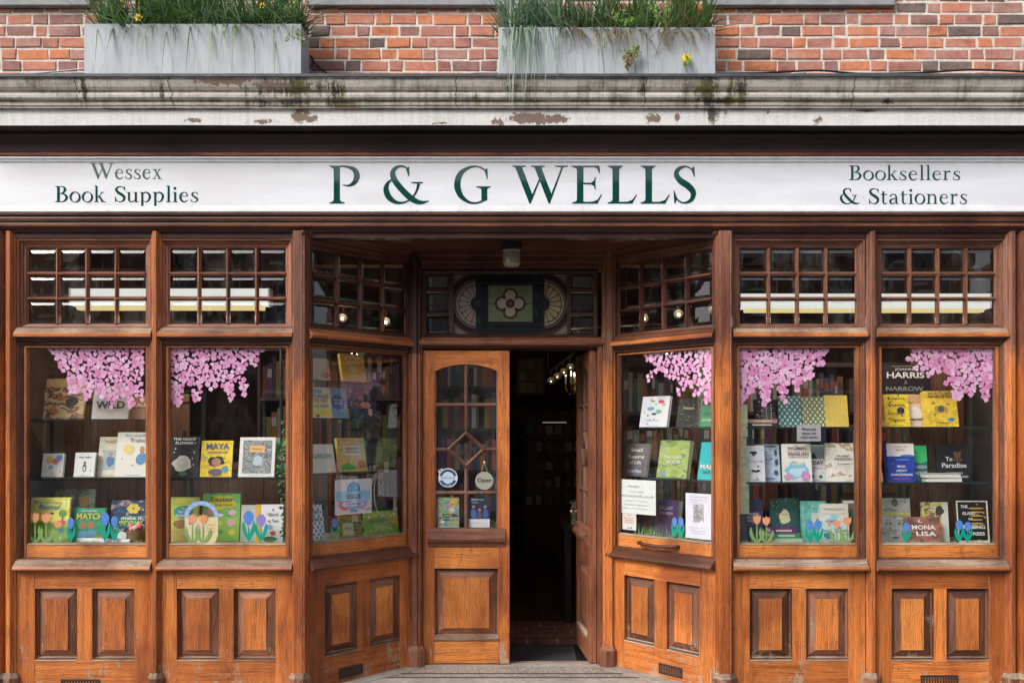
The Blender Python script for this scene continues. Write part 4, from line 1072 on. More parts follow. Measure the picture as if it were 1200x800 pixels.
# shelving inside each window
def shelves(tr, x0, x1, zs, label, ly0=.10, ly1=.34, posts=True):
    root = empty('display_shelving', tr @ Vector(((x0 + x1) / 2, (ly0 + ly1) / 2, BED)), label=label, cat='shelving')
    inv = Matrix.Translation(-(tr @ Vector(((x0 + x1) / 2, (ly0 + ly1) / 2, BED))))
    T_ = inv @ tr
    for z in zs:
        mb = MB(T_); mb.box(x0, x1, ly0, ly1, z - .008, z, M['shelf_glass'], skip='-y')
        mb.box(x0, x1, ly0 - .004, ly0, z - .010, z, M['edge'], ax=0); mb.build('shelf', root)
    if posts:
        for xx in (x0 + .004, x1 - .004):
            mb = MB(T_); mb.box(xx - .008, xx + .008, ly1, ly1 + .016, BED, max(zs) + .28, M['iron'])
            for z in zs: mb.box(xx - .004, xx + .004, ly0 + .03, ly1, z - .024, z - .009, M['iron'])
            mb.build('upright', root)
M['edge'] = simple('dark_glass_edge', (.022, .030, .027), .3, 30, .2)
sL = [1.573, 1.225]
shelves(TRF(20), .03, .76, sL, 'two glass shelves with books in the leftmost window')
shelves(TRF(187), .02, .76, [1.225], 'single glass shelf in the second window from the left')
shelves(TR_L, .045, .66, [1.81, 1.58, 1.245], 'three glass shelves in the angled window left of the door')
shelves(TR_R, .16, .775, [1.526, 1.203], 'two glass shelves in the angled window right of the door')
shelves(TRF(859), .02, .755, [1.526, 1.196], 'two glass shelves in the window with teal and mustard patterned books')
shelves(TRF(1026), .02, .73, [1.526, 1.196], 'two glass shelves in the rightmost window')

# brown boards closing the backs of the displays
def backboard(x0, x1, y, z1, label):
    root = empty('display_backboard', ((x0 + x1) / 2, y, BED), label=label, cat='backboard'); hw = (x1 - x0) / 2; n = max(2, int((x1 - x0) / .11)); w_ = (x1 - x0) / n
    mb = MB()
    for i in range(n): mb.box(-hw + i * w_, -hw + (i + 1) * w_ - .003, .0005 * (i % 2), .015, 0, z1 - BED, M['wood_back'], ax=2)
    mb.build('boards', root)
    mb = MB(); mb.box(-hw, hw, -.012, 0, z1 - BED - .05, z1 - BED, M['wood_back'], ax=0); mb.build('top_rail', root)
backboard(X(22), X(184), .56, 1.74, 'brown boarded back behind the shelves of the leftmost window')
backboard(X(186), X(300), .60, 1.30, 'low brown boarded back behind the night flower book')
backboard(X(1110), X(1178), .50, 2.05, 'brown boarded back at the right side of the rightmost window')
backboard(X(1029), X(1100), .60, 1.15, 'low brown boarded back behind the drawn face book')
# bookcases with rows of spines
SPC = [(.16, .03, .02), (.03, .06, .12), (.25, .20, .13), (.05, .10, .06), (.30, .13, .04), (.09, .03, .09), (.35, .32, .27), (.03, .03, .035), (.12, .08, .05), (.22, .17, .03), (.04, .11, .13), (.3, .07, .06)]
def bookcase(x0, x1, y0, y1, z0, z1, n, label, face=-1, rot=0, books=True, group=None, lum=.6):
    """open case; books stand as spines on every board"""
    root = empty('bookcase', ((x0 + x1) / 2, (y0 + y1) / 2, z0), (0, 0, rot), label=label, cat='bookcase')
    w = x1 - x0; d = y1 - y0; h = z1 - z0; hw, hd = w / 2, d / 2
    mb = MB(); mb.box(-hw, -hw + .02, -hd, hd, 0, h, M['wood_in']); mb.box(hw - .02, hw, -hd, hd, 0, h, M['wood_in']); mb.box(-hw + .02, hw - .02, hd - .01, hd, 0, h, M['wood_in'])
    mb.box(-hw, hw, -hd - .005, hd, h + .0005, h + .03, M['wood_in']); mb.build('case', root)
    for k in range(n):
        z = h * k / n
        mb = MB(); mb.box(-hw + .0205, hw - .0205, -hd + .002, hd - .011, z + .001, z + .02, M['wood_in']); mb.build('shelf', root)
        if not books: continue
        mb = MB(); x = -hw + .03; room = h / n - .03
        while x < hw - .07:
            bw = R.uniform(.018, .045); bh = room * R.uniform(.66, .92); bd = R.uniform(.10, .14)
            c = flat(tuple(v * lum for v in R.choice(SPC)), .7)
            mb.box(x, x + bw - .002, -hd + .015 + R.uniform(0, .012), -hd + .02 + bd, z + .022, z + .022 + bh, c)
            if R.random() < .4: mb.box(x + .003, x + bw - .005, -hd + .0135, -hd + .016, z + .022 + bh * .6, z + .022 + bh * .85, flat(R.choice([(.25, .22, .15), (.2, .05, .04), (.28, .28, .26)])))
            x += bw
            if R.random() < .05: x += .04
        o = mb.build('book_row', root); o['kind'] = 'stuff'
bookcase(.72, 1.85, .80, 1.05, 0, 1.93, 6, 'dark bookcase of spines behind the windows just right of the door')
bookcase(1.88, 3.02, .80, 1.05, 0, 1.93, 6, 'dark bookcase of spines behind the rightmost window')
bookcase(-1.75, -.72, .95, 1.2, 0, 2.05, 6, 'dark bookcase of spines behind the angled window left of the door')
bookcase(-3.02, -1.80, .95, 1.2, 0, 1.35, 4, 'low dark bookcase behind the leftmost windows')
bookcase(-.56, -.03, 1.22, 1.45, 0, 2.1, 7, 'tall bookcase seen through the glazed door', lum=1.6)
bookcase(-.9, .45, 6.9, 7.15, 0, 2.2, 7, 'bookcase on the back wall at the far end of the shop')
bookcase(.75, 2.1, 6.9, 7.15, 0, 2.2, 7, 'bookcase against the back wall near the chandelier')
# side shelving deep in the shop to the right, seen past the open door
bookcase(.95, 2.0, 3.2, 3.45, 0, 1.2, 4, 'low bookcase halfway down the shop')

# batten lights over the window displays
def batten(x0, x1, y, zt, zb, label):
    root = empty('batten_light', ((x0 + x1) / 2, y, zt), label=label, cat='light fitting'); hw = (x1 - x0) / 2; h = zt - zb
    mb = MB(); mb.box(-hw, hw, 0, .07, -h * .30, 0, M['tube_white'], ax=0); mb.box(-hw, hw, -.004, .06, -h * .36, -h * .302, M['white_metal'], ax=0); mb.box(-hw - .01, -hw - .0005, -.005, .075, -h * .66, .002, M['white_metal']); mb.box(hw + .0005, hw + .01, -.005, .075, -h * .66, .002, M['white_metal']); mb.box(-hw, hw, .001, .07, -h * .66, -h * .362, M['tube_white'], ax=0); mb.build('housing', root)
    mb = MB(); mb.box(-hw + .03, hw - .03, .004, .06, -h * .82, -h * .662, M['warm_tube'], ax=0); mb.build('diffuser', root, bev=.004)
    la = bpy.data.lights.new('tube_light', 'AREA'); la.shape = 'RECTANGLE'; la.size = x1 - x0 - .1; la.size_y = .05; la.energy = 4.5; la.color = (1, .93, .78)
    lo = bpy.data.objects.new('tube_light', la); COL.objects.link(lo); lo.parent = root; lo.location = (0, .03, -h - .01)
    mb = MB()
    for xx in (-hw * .7, hw * .7): mb.tube([(xx, .03, 0), (xx, .03, 2.898 - zt)], .003, M['iron'], 5)
    mb.build('suspension_rod', root)
M['warm_tube'] = emis((1.0, .78, .34), .62); M['tube_white'] = emis((.97, 1.0, .92), .62)
yL = .14
batten(X(83, yL), X(314, yL), yL, Z(338, yL), Z(368, yL), 'white batten light with warm glow behind the left upper lights')
batten(X(868, yL), X(1160, yL), yL, Z(344, yL), Z(370, yL), 'white batten light with warm glow behind the right upper lights')

# chandelier, track spots
bulb = emis((1.0, .72, .36), 6)
def chandelier(px, py, y, label, s=1.0):
    root = empty('chandelier', (X(px, y), y, Z(py, y)), label=label, cat='chandelier')
    mb = MB(); mb.tube([(0, 0, .0), (0, 0, 2.895 - Z(py, y))], .004, M['iron'], 6); mb.lathe([(.001, -.06), (.03, -.04), (.045, 0), (.015, .06), (.008, .10)], M['brass'], n=12)
    mb.build('stem', root, smooth=True)
    for i in range(5):
        a = 2 * pi * i / 5 + .4; c, s_ = cos(a), sin(a)
        am = MB(); am.tube(catmull([(c * .02, s_ * .02, 0), (c * .05, s_ * .05, -.05), (c * .09, s_ * .09, -.01), (c * .10, s_ * .10, .04)], 4), .006, M['brass'], 6)
        am.lathe([(.001, .04), (.022, .045), (.024, .05), (.012, .052)], M['brass'], (c * .10, s_ * .10, 0), 10)
        am.lathe([(.011, .052), (.011, .12), (.001, .122)], M['white_metal'], (c * .10, s_ * .10, 0), 8)
        o = am.build('arm', root)
        f = MB(); f.lathe([(.001, .12), (.005, .13), (.007, .145), (.004, .160), (.001, .17)], bulb, (c * .10, s_ * .10, 0), 10); f.build('candle_bulb', o)
chandelier(675, 456, 3.4, 'brass chandelier with candle bulbs glowing inside the shop')
def track(p0, p1, n, label, rr=.02, aim=-.03, glow=.8):
    p0, p1 = Vector(p0), Vector(p1); root = empty('track_light', p0, label=label, cat='track light'); d = p1 - p0
    mb = MB(); mb.tube([(0, 0, 0), d], .012, M['iron'], 6); mb.tube([(0, 0, 0), (0, 0, 2.899 - p0.z)], .005, M['iron'], 5); mb.tube([d, d + Vector((0, 0, 2.899 - p1.z))], .005, M['iron'], 5); mb.build('rail', root)
    for i in range(n):
        q = d * ((i + .5) / n)
        h = MB(); h.tube([q, q + Vector((0, 0, -.05)), q + Vector((0, aim, -.08))], .01, M['iron'], 6); h.tube([q + Vector((0, .02, -.07)), q + Vector((0, aim - .01, -.10))], .028, M['iron'], 10, r1=.036); o = h.build('spot_head', root)
        lp = bpy.data.lights.new('spot_glow', 'POINT'); lp.energy = glow; lp.color = (1, .72, .42); lp.shadow_soft_size = .03
        lo = bpy.data.objects.new('spot_glow', lp); COL.objects.link(lo); lo.parent = o; lo.location = q + Vector((0, aim - .07, -.11))
        b = MB(); c = q + Vector((0, aim - .018, -.105)); b.lathe([(.001, -rr), (rr * .7, -rr * .7), (rr, 0), (rr * .7, rr * .7), (.001, rr)], bulb, c, 10); b.build('spot_bulb', o)
track((X(642, 3.0), 3.0, Z(436, 3.0)), (X(672, 2.5), 2.5, Z(414, 2.5)), 4, 'row of small bright spotlights seen through the open doorway', .0055, glow=.12)
track((-1.75, 1.5, 2.48), (-.8, 1.7, 2.42), 3, 'ceiling spotlights behind the upper panes left of the door', .013)
track((-1.5, 2.1, 2.30), (-.5, 2.0, 2.25), 3, 'lower row of spotlights deep behind the left upper panes', .011)
track((.85, 1.5, 2.42), (1.6, 1.4, 2.50), 3, 'ceiling spotlights behind the upper panes right of the door', .013)
track((.3, 1.9, 2.30), (1.2, 2.0, 2.36), 2, 'pair of spotlights behind the fanlight and right upper panes', .014)

# table with stacks of books, bright display at the back
tb = empty('display_table', (.75, 2.35, 0), label='dark table carrying stacked books just inside the shop', cat='table')
mb = MB(); mb.box(-.35, .35, -.5, .5, .72, .76, M['wood_black']); mb.build('table_top', tb)
for a in (-.31, .31):
    for b_ in (-.46, .46): l = MB(); l.box(a - .025, a + .025, b_ - .025, b_ + .025, 0, .719, M['wood_black']); l.build('leg', tb)
for i in range(7):
    mb = MB(); w, d = .20, .14; mb.box(-w / 2, w / 2, -d / 2, d / 2, 0, .022, flat((.55, .50, .42))); mb.box(-w / 2 - .002, w / 2 + .002, -d / 2 - .003, d / 2 + .002, .0225, .026, flat(R.choice(SPC)))
    mb.build('book', label=None, loc=(.58 + R.uniform(-.01, .01), 2.0 + (i % 2) * .004, .761 + i * .0265), rot=(0, 0, R.uniform(-.12, .12)))
    o = bpy.context.scene.objects[-1]
for i, o in enumerate([o for o in COL.objects if o.name.startswith('book') and o.type == 'MESH' and o.parent is None]):
    o['label'] = 'book in the flat pile on the dark table inside the doorway'; o['category'] = 'book'; o['group'] = 'books piled on the indoor table'
pb = empty('picture_board', (X(622, 5.0), 5.0, Z(463, 5.0)), label='pale board of cards high up inside the shop', cat='board')
mb = MB(); mb.box(-.16, .16, 0, .02, 0, .42, flat((.14, .10, .06))); mb.build('board', pb)
mb = MB()
for i in range(3):
    for j in range(3): mb.box(-.13 + i * .09, -.05 + i * .09, -.003, -.001, .03 + j * .13, .14 + j * .13, flat(R.choice([(.25, .2, .14), (.2, .15, .1), (.3, .26, .2)])))
mb.build('card', pb)
mb = MB()
for i in range(22): mb.box(0, R.uniform(.04, .13), -.01, 0, 0, .001, flat((.5, .5, .5)))
# lit computer-like white strip and pale shelf goods deep inside
sl = empty('strip_lamp', (X(650, 5.6), 5.6, Z(494, 5.6)), label='short white strip lamp glowing deep in the shop', cat='lamp')
mb = MB(); mb.box(-.15, .15, 0, .05, 0, .025, M['iron']); mb.build('lamp_body', sl); mb = MB(); mb.box(-.14, .14, -.002, .048, -.015, -.001, emis((1, .97, .9), .12)); mb.build('lamp_tube', sl)
mb = MB(); sl2 = empty('card_rack', (X(655, 5.8), 5.8, 0), label='rack of pale greeting cards deep in the dark shop', cat='card rack')
mb.box(-.42, .42, .02, .06, 0, 1.75, M['wood_in']); mb.build('rack_board', sl2)
mb = MB()
for j in range(5):
    for i in range(7):
        if R.random() < .8: mb.box(-.39 + i * .115, -.39 + i * .115 + R.uniform(.06, .095), .005, .015, .62 + j * .21, .62 + j * .21 + R.uniform(.08, .15), flat(R.choice([(.2, .2, .22), (.1, .1, .12), (.06, .04, .07), (.28, .28, .3), (.14, .06, .04)])))
o = mb.build('greeting_card', sl2); o['kind'] = 'stuff'

# ================================================================ THINGS ON DISPLAY
def solve_s(tr, px, ly):
    a, b = -1.0, 2.0
    def f(s):
        p = tr @ Vector((s, ly, 0)); return 600 + 200 * p.x / (1 + p.y / D)
    for _ in range(50):
        m = (a + b) / 2
        if f(m) < px: a = m
        else: b = m
    return (a + b) / 2
def shape(mb, kind, u, v, w, h, y, col, a=0):
    m = col if not isinstance(col, tuple) else flat(col)
    if kind == 'r': mb.face([(u - w / 2, y, v - h / 2), (u + w / 2, y, v - h / 2), (u + w / 2, y, v + h / 2), (u - w / 2, y, v + h / 2)], m)
    elif kind == 'o': mb.face([(u + w / 2 * cos(2 * pi * i / 18), y, v + h / 2 * sin(2 * pi * i / 18)) for i in range(18)], m)
    elif kind == 't': mb.face([(u - w / 2, y, v - h / 2), (u + w / 2, y, v - h / 2), (u, y, v + h / 2)], m)
    elif kind == 'b':   # irregular blob
        rr = random.Random(int(u * 9973 + v * 7919)); mb.face([(u + w / 2 * cos(2 * pi * i / 14) * rr.uniform(.72, 1.1), y, v + h / 2 * sin(2 * pi * i / 14) * rr.uniform(.72, 1.1)) for i in range(14)], m)
    elif kind == 'f':   # flower
        for i in range(6):
            aa = pi * i / 3; cx, cz = u + w * .28 * cos(aa), v + h * .28 * sin(aa); yy_ = y - .00008 * i
            mb.face([(cx + w * .22 * cos(2 * pi * j / 8), yy_, cz + h * .22 * sin(2 * pi * j / 8)) for j in range(8)], m)
    elif kind == 'y':   # branching tree
        mb.face([(u - w * .05, y, v - h / 2), (u + w * .05, y, v - h / 2), (u + w * .03, y, v), (u - w * .03, y, v)], m)
        for q in ((-.2, .1), (.2, .12), (0, .3), (-.1, .25), (.14, .3)): shape(mb, 'o', u + q[0] * w, v + q[1] * h, w * .4, h * .35, y - .0001 * (1 + abs(q[0])), col)
PAGE = flat((.74, .70, .60), .8)
def book(win, b, base, ly, label, art, titles=(), shapes=(), lean=.20, yaw=0.0, th=.022, spine=None, cat='book', name='book', group=None):
    if base == BED and isinstance(art, tuple): art = tuple(min(.86, v * 1.15) for v in art)  # bottom-row covers lightened: stronger daylight low in the window put into colour
    x0, y0, x1, y1 = b
    s0, s1 = solve_s(win, x0, ly), solve_s(win, x1, ly); s = (s0 + s1) / 2
    wy = (win @ Vector((s, ly, 0))).y; k = (D + wy) / D
    w = (s1 - s0) / max(.5, cos(yaw)); h = (y1 - y0) / 200 * k / cos(lean)
    z = base if base is not None else Z(y1, wy)
    rr = random.Random(sum(ord(c_) * (i_ + 3) for i_, c_ in enumerate(label)))
    if isinstance(art, tuple):
        if shapes and len(shapes) >= 3 and max(art) > .03 and min(art) < .35:
            a_ = tuple(min(.85, v * 1.12 + .01) for v in art); d_ = tuple(v * .80 for v in art)
            am = pattern('scene', [d_, art, a_, art, d_, art], rr.uniform(9, 16), rr.uniform(0, 9))
        else: am = flat(art, .38)
    else: am = art
    sp = flat(spine, .5) if spine else am
    c = MB()
    c.box(-w / 2, w / 2, 0, .0022, 0, h, am, ax=2); c.box(-w / 2, w / 2, th - .0022, th, 0, h, sp, ax=2); c.box(-w / 2, -w / 2 + .002, .0022, th - .0022, 0, h, sp, ax=2)
    o = c.build(name, label=label, cat=cat, group=group)
    o.matrix_world = win @ Matrix.Translation(Vector((s, ly, z + .0015))) @ Matrix.Rotation(yaw, 4, 'Z') @ Matrix.Rotation(-lean, 4, 'X')
    p = MB(); p.box(-w / 2 + .0022, w / 2 - .004, .0024, th - .0024, .003, h - .003, PAGE); p.build('pages', o)
    if len(shapes) >= 3 and name == 'book':      # the small print and scattered little drawings of a busy cover
        pal = [q[5] for q in shapes if isinstance(q[5], tuple)] or [WH]
        extra = []
        for _ in range(9): extra.append((rr.choice('bbof'), rr.uniform(.1, .9), rr.uniform(.06, .94), rr.uniform(.03, .09), rr.uniform(.02, .06), tuple(min(.85, v * rr.uniform(.7, 1.3)) for v in rr.choice(pal))))
        extra.append(('r', .5, .035, .42, .010, rr.choice(pal)))
        shapes = extra + list(shapes)
    if shapes:
        m = MB()
        for i, q in enumerate(shapes):
            kd, u, v, sw, sh, col = q[:6]
            shape(m, kd, (u - .5) * w, v * h, sw * w, sh * h, -.0006 - i * .00012, col)
        m.build('cover_picture', o)
    if titles:
        m = MB()
        for q in titles:
            t, u, v, tw, thh, col = q[:6]
            sans(m, t, (u - .5) * w, v * h, tw * w, thh * h, -.0050, flat(col))
        m.build('title', o)
    return o
B1, B2, B5, B6 = TRF(20), TRF(187), TRF(859), TRF(1026)
WH = (.78, .78, .74); CR = (.72, .66, .50); BK = (.012, .012, .014); NV = (.02, .04, .10); YL = (.78, .55, .03); GN = (.05, .28, .10); OR = (.75, .22, .05); TL = (.05, .35, .36); PK = (.75, .20, .28)
P = pattern
# ---- leftmost window
s1, s2 = sL
book(B1, (50, 443, 97, 491), s1, .20, 'tan picture book of dark autumn leaves on the top shelf of the leftmost window', P('scene', [(.45, .30, .13), (.5, .36, .17), (.05, .03, .02), (.30, .10, .04), (.42, .28, .12)], 13, 1), shapes=[('r', .5, .88, .98, .2, (.50, .35, .15)), ('b', .25, .2, .3, .14, (.4, .14, .05)), ('b', .7, .42, .35, .25, (.03, .025, .02)), ('b', .4, .5, .2, .14, (.35, .12, .05))])
book(B1, (107, 452, 149, 491), s1, .16, 'grey picture book with hand lettered black title above the leftmost shelf', P('spots', [(.38, .36, .33), (.2, .19, .17), (.5, .42, .3)], 60, 2, .3), [('THE', .55, .86, .3, .08, BK), ('BOOK', .55, .68, .5, .13, BK), ('WILD', .5, .42, .8, .22, BK)], lean=.22)
book(B1, (150, 464, 182, 491), s1, .22, 'small brown book half hidden by the mullion on the leftmost top shelf', P('spots', [(.30, .17, .10), (.5, .35, .2), (.15, .07, .04)], 70, 3), [('TALES', .45, .6, .6, .14, CR)])
book(B1, (48, 531, 73, 558), s2, .16, 'small white book with coloured balloons on the leftmost middle shelf', WH, shapes=[('o', .35, .72, .35, .3, (.75, .45, .1)), ('o', .62, .66, .3, .26, (.7, .12, .1)), ('o', .78, .8, .3, .26, (.15, .3, .6)), ('o', .42, .42, .2, .16, (.2, .45, .6)), ('t', .5, .16, .3, .16, (.8, .6, .3))])
book(B1, (86, 530, 110, 558), s2, .16, 'small white book with a tiny dark pear shape on its cover', WH, [('the light', .5, .8, .6, .09, BK)], [('o', .5, .36, .18, .34, (.06, .06, .07)), ('o', .5, .33, .10, .2, WH), ('o', .5, .58, .12, .1, (.06, .06, .07))])
book(B1, (113, 512, 142, 558), s2, .20, 'cream upright book with blue picture leaning behind the tall white book', CR, [('TALES OF', .5, .88, .6, .07, (.6, .25, .08))], [('r', .5, .42, .6, .5, (.42, .50, .50)), ('b', .5, .38, .4, .3, (.08, .2, .35)), ('o', .5, .56, .2, .12, (.5, .3, .15))], lean=.22, spine=(.3, .2, .13))
book(B1, (134, 506, 176, 558), s2, .14, 'tall white book with yellow circle beside the mullion in the leftmost window', (.76, .74, .66), [('The Complete', .5, .92, .6, .06, (.35, .3, .25)), ('Tales', .6, .82, .5, .08, (.35, .3, .25))], [('o', .35, .62, .3, .22, (.78, .62, .2)), ('b', .72, .4, .35, .28, (.10, .28, .5)), ('b', .72, .6, .16, .2, (.45, .28, .15))], lean=.20)
book(B1, (33, 582, 79, 636), BED, .10, 'yellow and green activity book titled Easter in the leftmost window', (.80, .68, .12), [('Easter', .50, .80, .55, .10, (.08, .35, .50)), ('LITTLE FIRST STICKERS', .5, .89, .55, .03, (.3, .4, .1))],
     [('r', .5, .22, 1, .44, (.35, .55, .10)), ('b', .35, .42, .6, .14, (.35, .55, .10)), ('b', .8, .40, .5, .14, (.42, .60, .12)), ('o', .83, .66, .2, .16, (.15, .35, .08)), ('r', .83, .55, .03, .1, (.2, .1, .05)), ('o', .82, .47, .22, .09, (.75, .12, .25)), ('o', .8, .28, .2, .09, (.15, .4, .65)), ('o', .14, .9, .1, .04, (.2, .08, .2)), ('o', .56, .66, .1, .05, (.3, .05, .1)), ('b', .86, .86, .1, .08, WH), ('b', .5, .12, .1, .08, WH), ('b', .84, .13, .12, .08, WH), ('o', .15, .2, .12, .07, (.7, .1, .1))], lean=.14)
book(B1, (62, 577, 109, 618), BED + .10, .26, 'grey green woodland picture book standing behind the Easter book', P('scene', [(.30, .33, .28), (.25, .28, .22), (.10, .14, .09), (.45, .24, .07), (.4, .42, .38)], 12, 4), shapes=[('t', .35, .68, .16, .36, (.07, .12, .05)), ('t', .55, .72, .16, .4, (.05, .08, .05)), ('o', .75, .66, .22, .34, (.45, .24, .05))], lean=.16)
book(B1, (85, 595, 122, 636), BED, .14, 'green boxed matching game between blue paper flowers', (.03, .28, .14), [('MATCH', .52, .76, .84, .17, (.80, .62, .10)), ('HOP AND FIND', .5, .91, .5, .05, WH), ('NEW', .80, .16, .3, .13, (.8, .4, .05))], [('b', .3, .5, .26, .24, (.38, .2, .1)), ('b', .56, .52, .26, .24, (.38, .2, .1)), ('b', .32, .26, .4, .24, (.15, .35, .55)), ('b', .6, .28, .36, .24, (.15, .35, .55))], lean=.12, cat='game box', name='game_box')
book(B1, (128, 585, 176, 634), BED, .18, 'navy craft book with yellow sun beside the mullion of the leftmost window', P('scene', [NV, NV, (.03, .10, .16), (.5, .3, .28), (.04, .07, .13)], 14, 6), [('make it', .52, .58, .5, .09, WH), ('grow', .5, .44, .6, .14, (.55, .62, .15))], [('f', .55, .80, .34, .26, (.78, .62, .08)), ('b', .5, .50, .62, .34, (.04, .25, .18)), ('b', .8, .2, .4, .25, (.4, .5, .2)), ('b', .3, .15, .3, .2, WH)], lean=.14)
# rolled poster and basket
mb = MB(); mb.tube([(0, 0, 0), (.32, -.01, -.008)], .016, flat((.74, .78, .76)), 14); mb.tube([(.32, -.01, -.008), (.335, -.0104, -.0084)], .0165, flat(NV), 14)
mb.build('paper_roll', label='white paper roll lying in front of the game box', cat='paper roll', loc=(X(91, .09), .09, BED + .025), smooth=False)
bk = empty('wicker_basket', (X(160, .125), .125, BED), label='small wicker basket with pink cloth beside the first mullion', cat='basket')
m_, nt_, out_ = new_mat('wicker'); T_ = NT(nt_); ps_ = T_.n('ShaderNodeNewGeometry').outputs['Position']; wv_ = T_.n('ShaderNodeTexWave', wave_type='BANDS', bands_direction='Z'); wv_.inputs['Scale'].default_value = 55; T_.l(ps_, wv_.inputs[0]); T_.bsdf(out_, T_.mix(wv_.outputs[1], (.16, .08, .03), (.42, .25, .10)), .7, wv_.outputs[1], .8, .004)
mb = MB(); mb.lathe([(.001, 0), (.045, 0), (.055, .05), (.060, .085), (.055, .085), (.045, .02), (.001, .02)], m_, n=20); mb.build('basket_body', bk)
mb = MB()
for i in range(9):
    a = i * .7; mb.lathe([(.001, .02), (.016, .012), (.02, 0), (.014, -.015), (.001, -.02)], flat(R.choice([(.75, .30, .30), (.7, .2, .2), (.78, .5, .42)])), (.033 * cos(a), .03 * sin(a), .09 + .008 * (i % 3)), 8)
mb.build('cloth', bk, smooth=True)
# ---- second window
book(B2, (197, 510, 231, 557), s2, .16, 'black night flower book with white bloom at the left of its shelf', BK, [('THE NIGHT', .5, .93, .8, .07, WH), ('FLOWER', .5, .83, .62, .07, WH)], [('b', .45, .32, .72, .4, (.70, .68, .58)), ('f', .45, .34, .5, .28, (.6, .57, .48)), ('b', .5, .08, .3, .14, (.08, .2, .08)), ('o', .85, .6, .05, .04, WH), ('o', .8, .45, .05, .03, WH), ('o', .15, .6, .04, .03, WH)])
book(B2, (234, 515, 271, 557), s2, .16, 'yellow book with blue title and cartoon girl with black hair', (.80, .56, .02), [('MAYA', .52, .84, .72, .17, (.05, .13, .30)), ('and her friends', .52, .68, .6, .06, (.05, .13, .30))], [('b', .5, .42, .56, .30, BK), ('o', .5, .40, .30, .24, (.40, .20, .12)), ('b', .48, .12, .42, .24, (.12, .10, .12)), ('o', .78, .2, .22, .18, (.08, .3, .5))], spine=(.05, .2, .4))
book(B2, (279, 511, 321, 557), s2, .16, 'white bordered grey art book with small orange plaque', (.76, .74, .70), [('Diary', .5, .70, .3, .06, (.5, .3, .1))], [('r', .5, .5, .80, .84, P('scene', [(.22, .25, .25), (.30, .33, .32), (.12, .14, .15), (.42, .46, .44), (.2, .24, .25)], 15, 9)), ('r', .5, .70, .42, .17, (.78, .45, .18)), ('b', .52, .4, .3, .3, (.45, .58, .62))])
book(B2, (315, 512, 345, 557), s2, .22, 'bright green book with red ladybird partly behind the ivy', P('scene', [(.10, .30, .06), (.16, .42, .08), (.05, .14, .04), (.3, .5, .1)], 16, 3), shapes=[('o', .4, .35, .3, .16, (.65, .06, .04)), ('o', .5, .5, .4, .2, (.75, .78, .7)), ('r', .4, .24, .7, .06, (.1, .3, .6))])
book(B2, (196, 580, 231, 632), BED, .20, 'lime green story book with brown hare and teal oval', P('scene', [(.62, .62, .10), (.50, .58, .08), (.58, .62, .14), (.45, .5, .1)], 10, 2), [('The', .52, .74, .2, .05, WH), ('Spring', .52, .67, .4, .07, WH), ('Rabbits', .52, .59, .5, .07, WH)], [('o', .5, .67, .66, .28, (.04, .33, .36)), ('b', .42, .40, .55, .2, (.35, .16, .06)), ('o', .75, .48, .2, .14, (.35, .16, .06)), ('t', .72, .58, .07, .16, (.35, .16, .06)), ('r', .5, .14, 1, .28, (.55, .45, .12)), ('b', .85, .9, .2, .1, (.7, .6, .7))], lean=.14)
book(B2, (236, 576, 280, 632), BED, .22, 'tall green Easter fun book behind the paper basket', (.16, .40, .10), [('Easter', .52, .88, .62, .10, (.10, .16, .05)), ('fun book', .58, .77, .5, .07, (.45, .30, .03))], [('b', .52, .82, .86, .34, (.72, .62, .04)), ('b', .2, .62, .3, .1, PK), ('b', .8, .60, .22, .12, (.75, .5, .5)), ('b', .45, .55, .3, .08, (.78, .75, .7)), ('r', .5, .26, 1, .5, (.30, .52, .10)), ('b', .78, .40, .26, .17, (.75, .4, .4)), ('b', .8, .20, .2, .13, (.75, .65, .1)), ('b', .5, .2, .2, .1, (.1, .4, .1)), ('b', .45, .38, .2, .1, (.6, .62, .1))], lean=.12)
book(B2, (281, 589, 312, 632), BED, .20, 'grey patterned book behind the blue paper hyacinth', P('spots', [(.52, .51, .46), (.4, .38, .36), (.6, .45, .35), (.3, .3, .3)], 55, 4), shapes=[('b', .55, .82, .5, .2, (.62, .52, .42)), ('o', .6, .5, .3, .2, (.35, .5, .6)), ('o', .4, .4, .2, .16, (.6, .6, .55))], lean=.16)
book(B2, (300, 586, 331, 631), BED, .14, 'white book with orange spine band and small ladybird', WH, [('a', .62, .86, .06, .05, BK), ('Bird', .62, .74, .34, .08, (.2, .2, .2)), ('or Two', .62, .58, .4, .08, (.2, .2, .2))], [('r', .08, .5, .17, 1, (.80, .45, .02)), ('o', .5, .42, .2, .14, (.3, .5, .7)), ('o', .62, .26, .2, .12, (.7, .08, .05)), ('b', .5, .1, .6, .14, (.06, .2, .06))], lean=.14, yaw=.1)
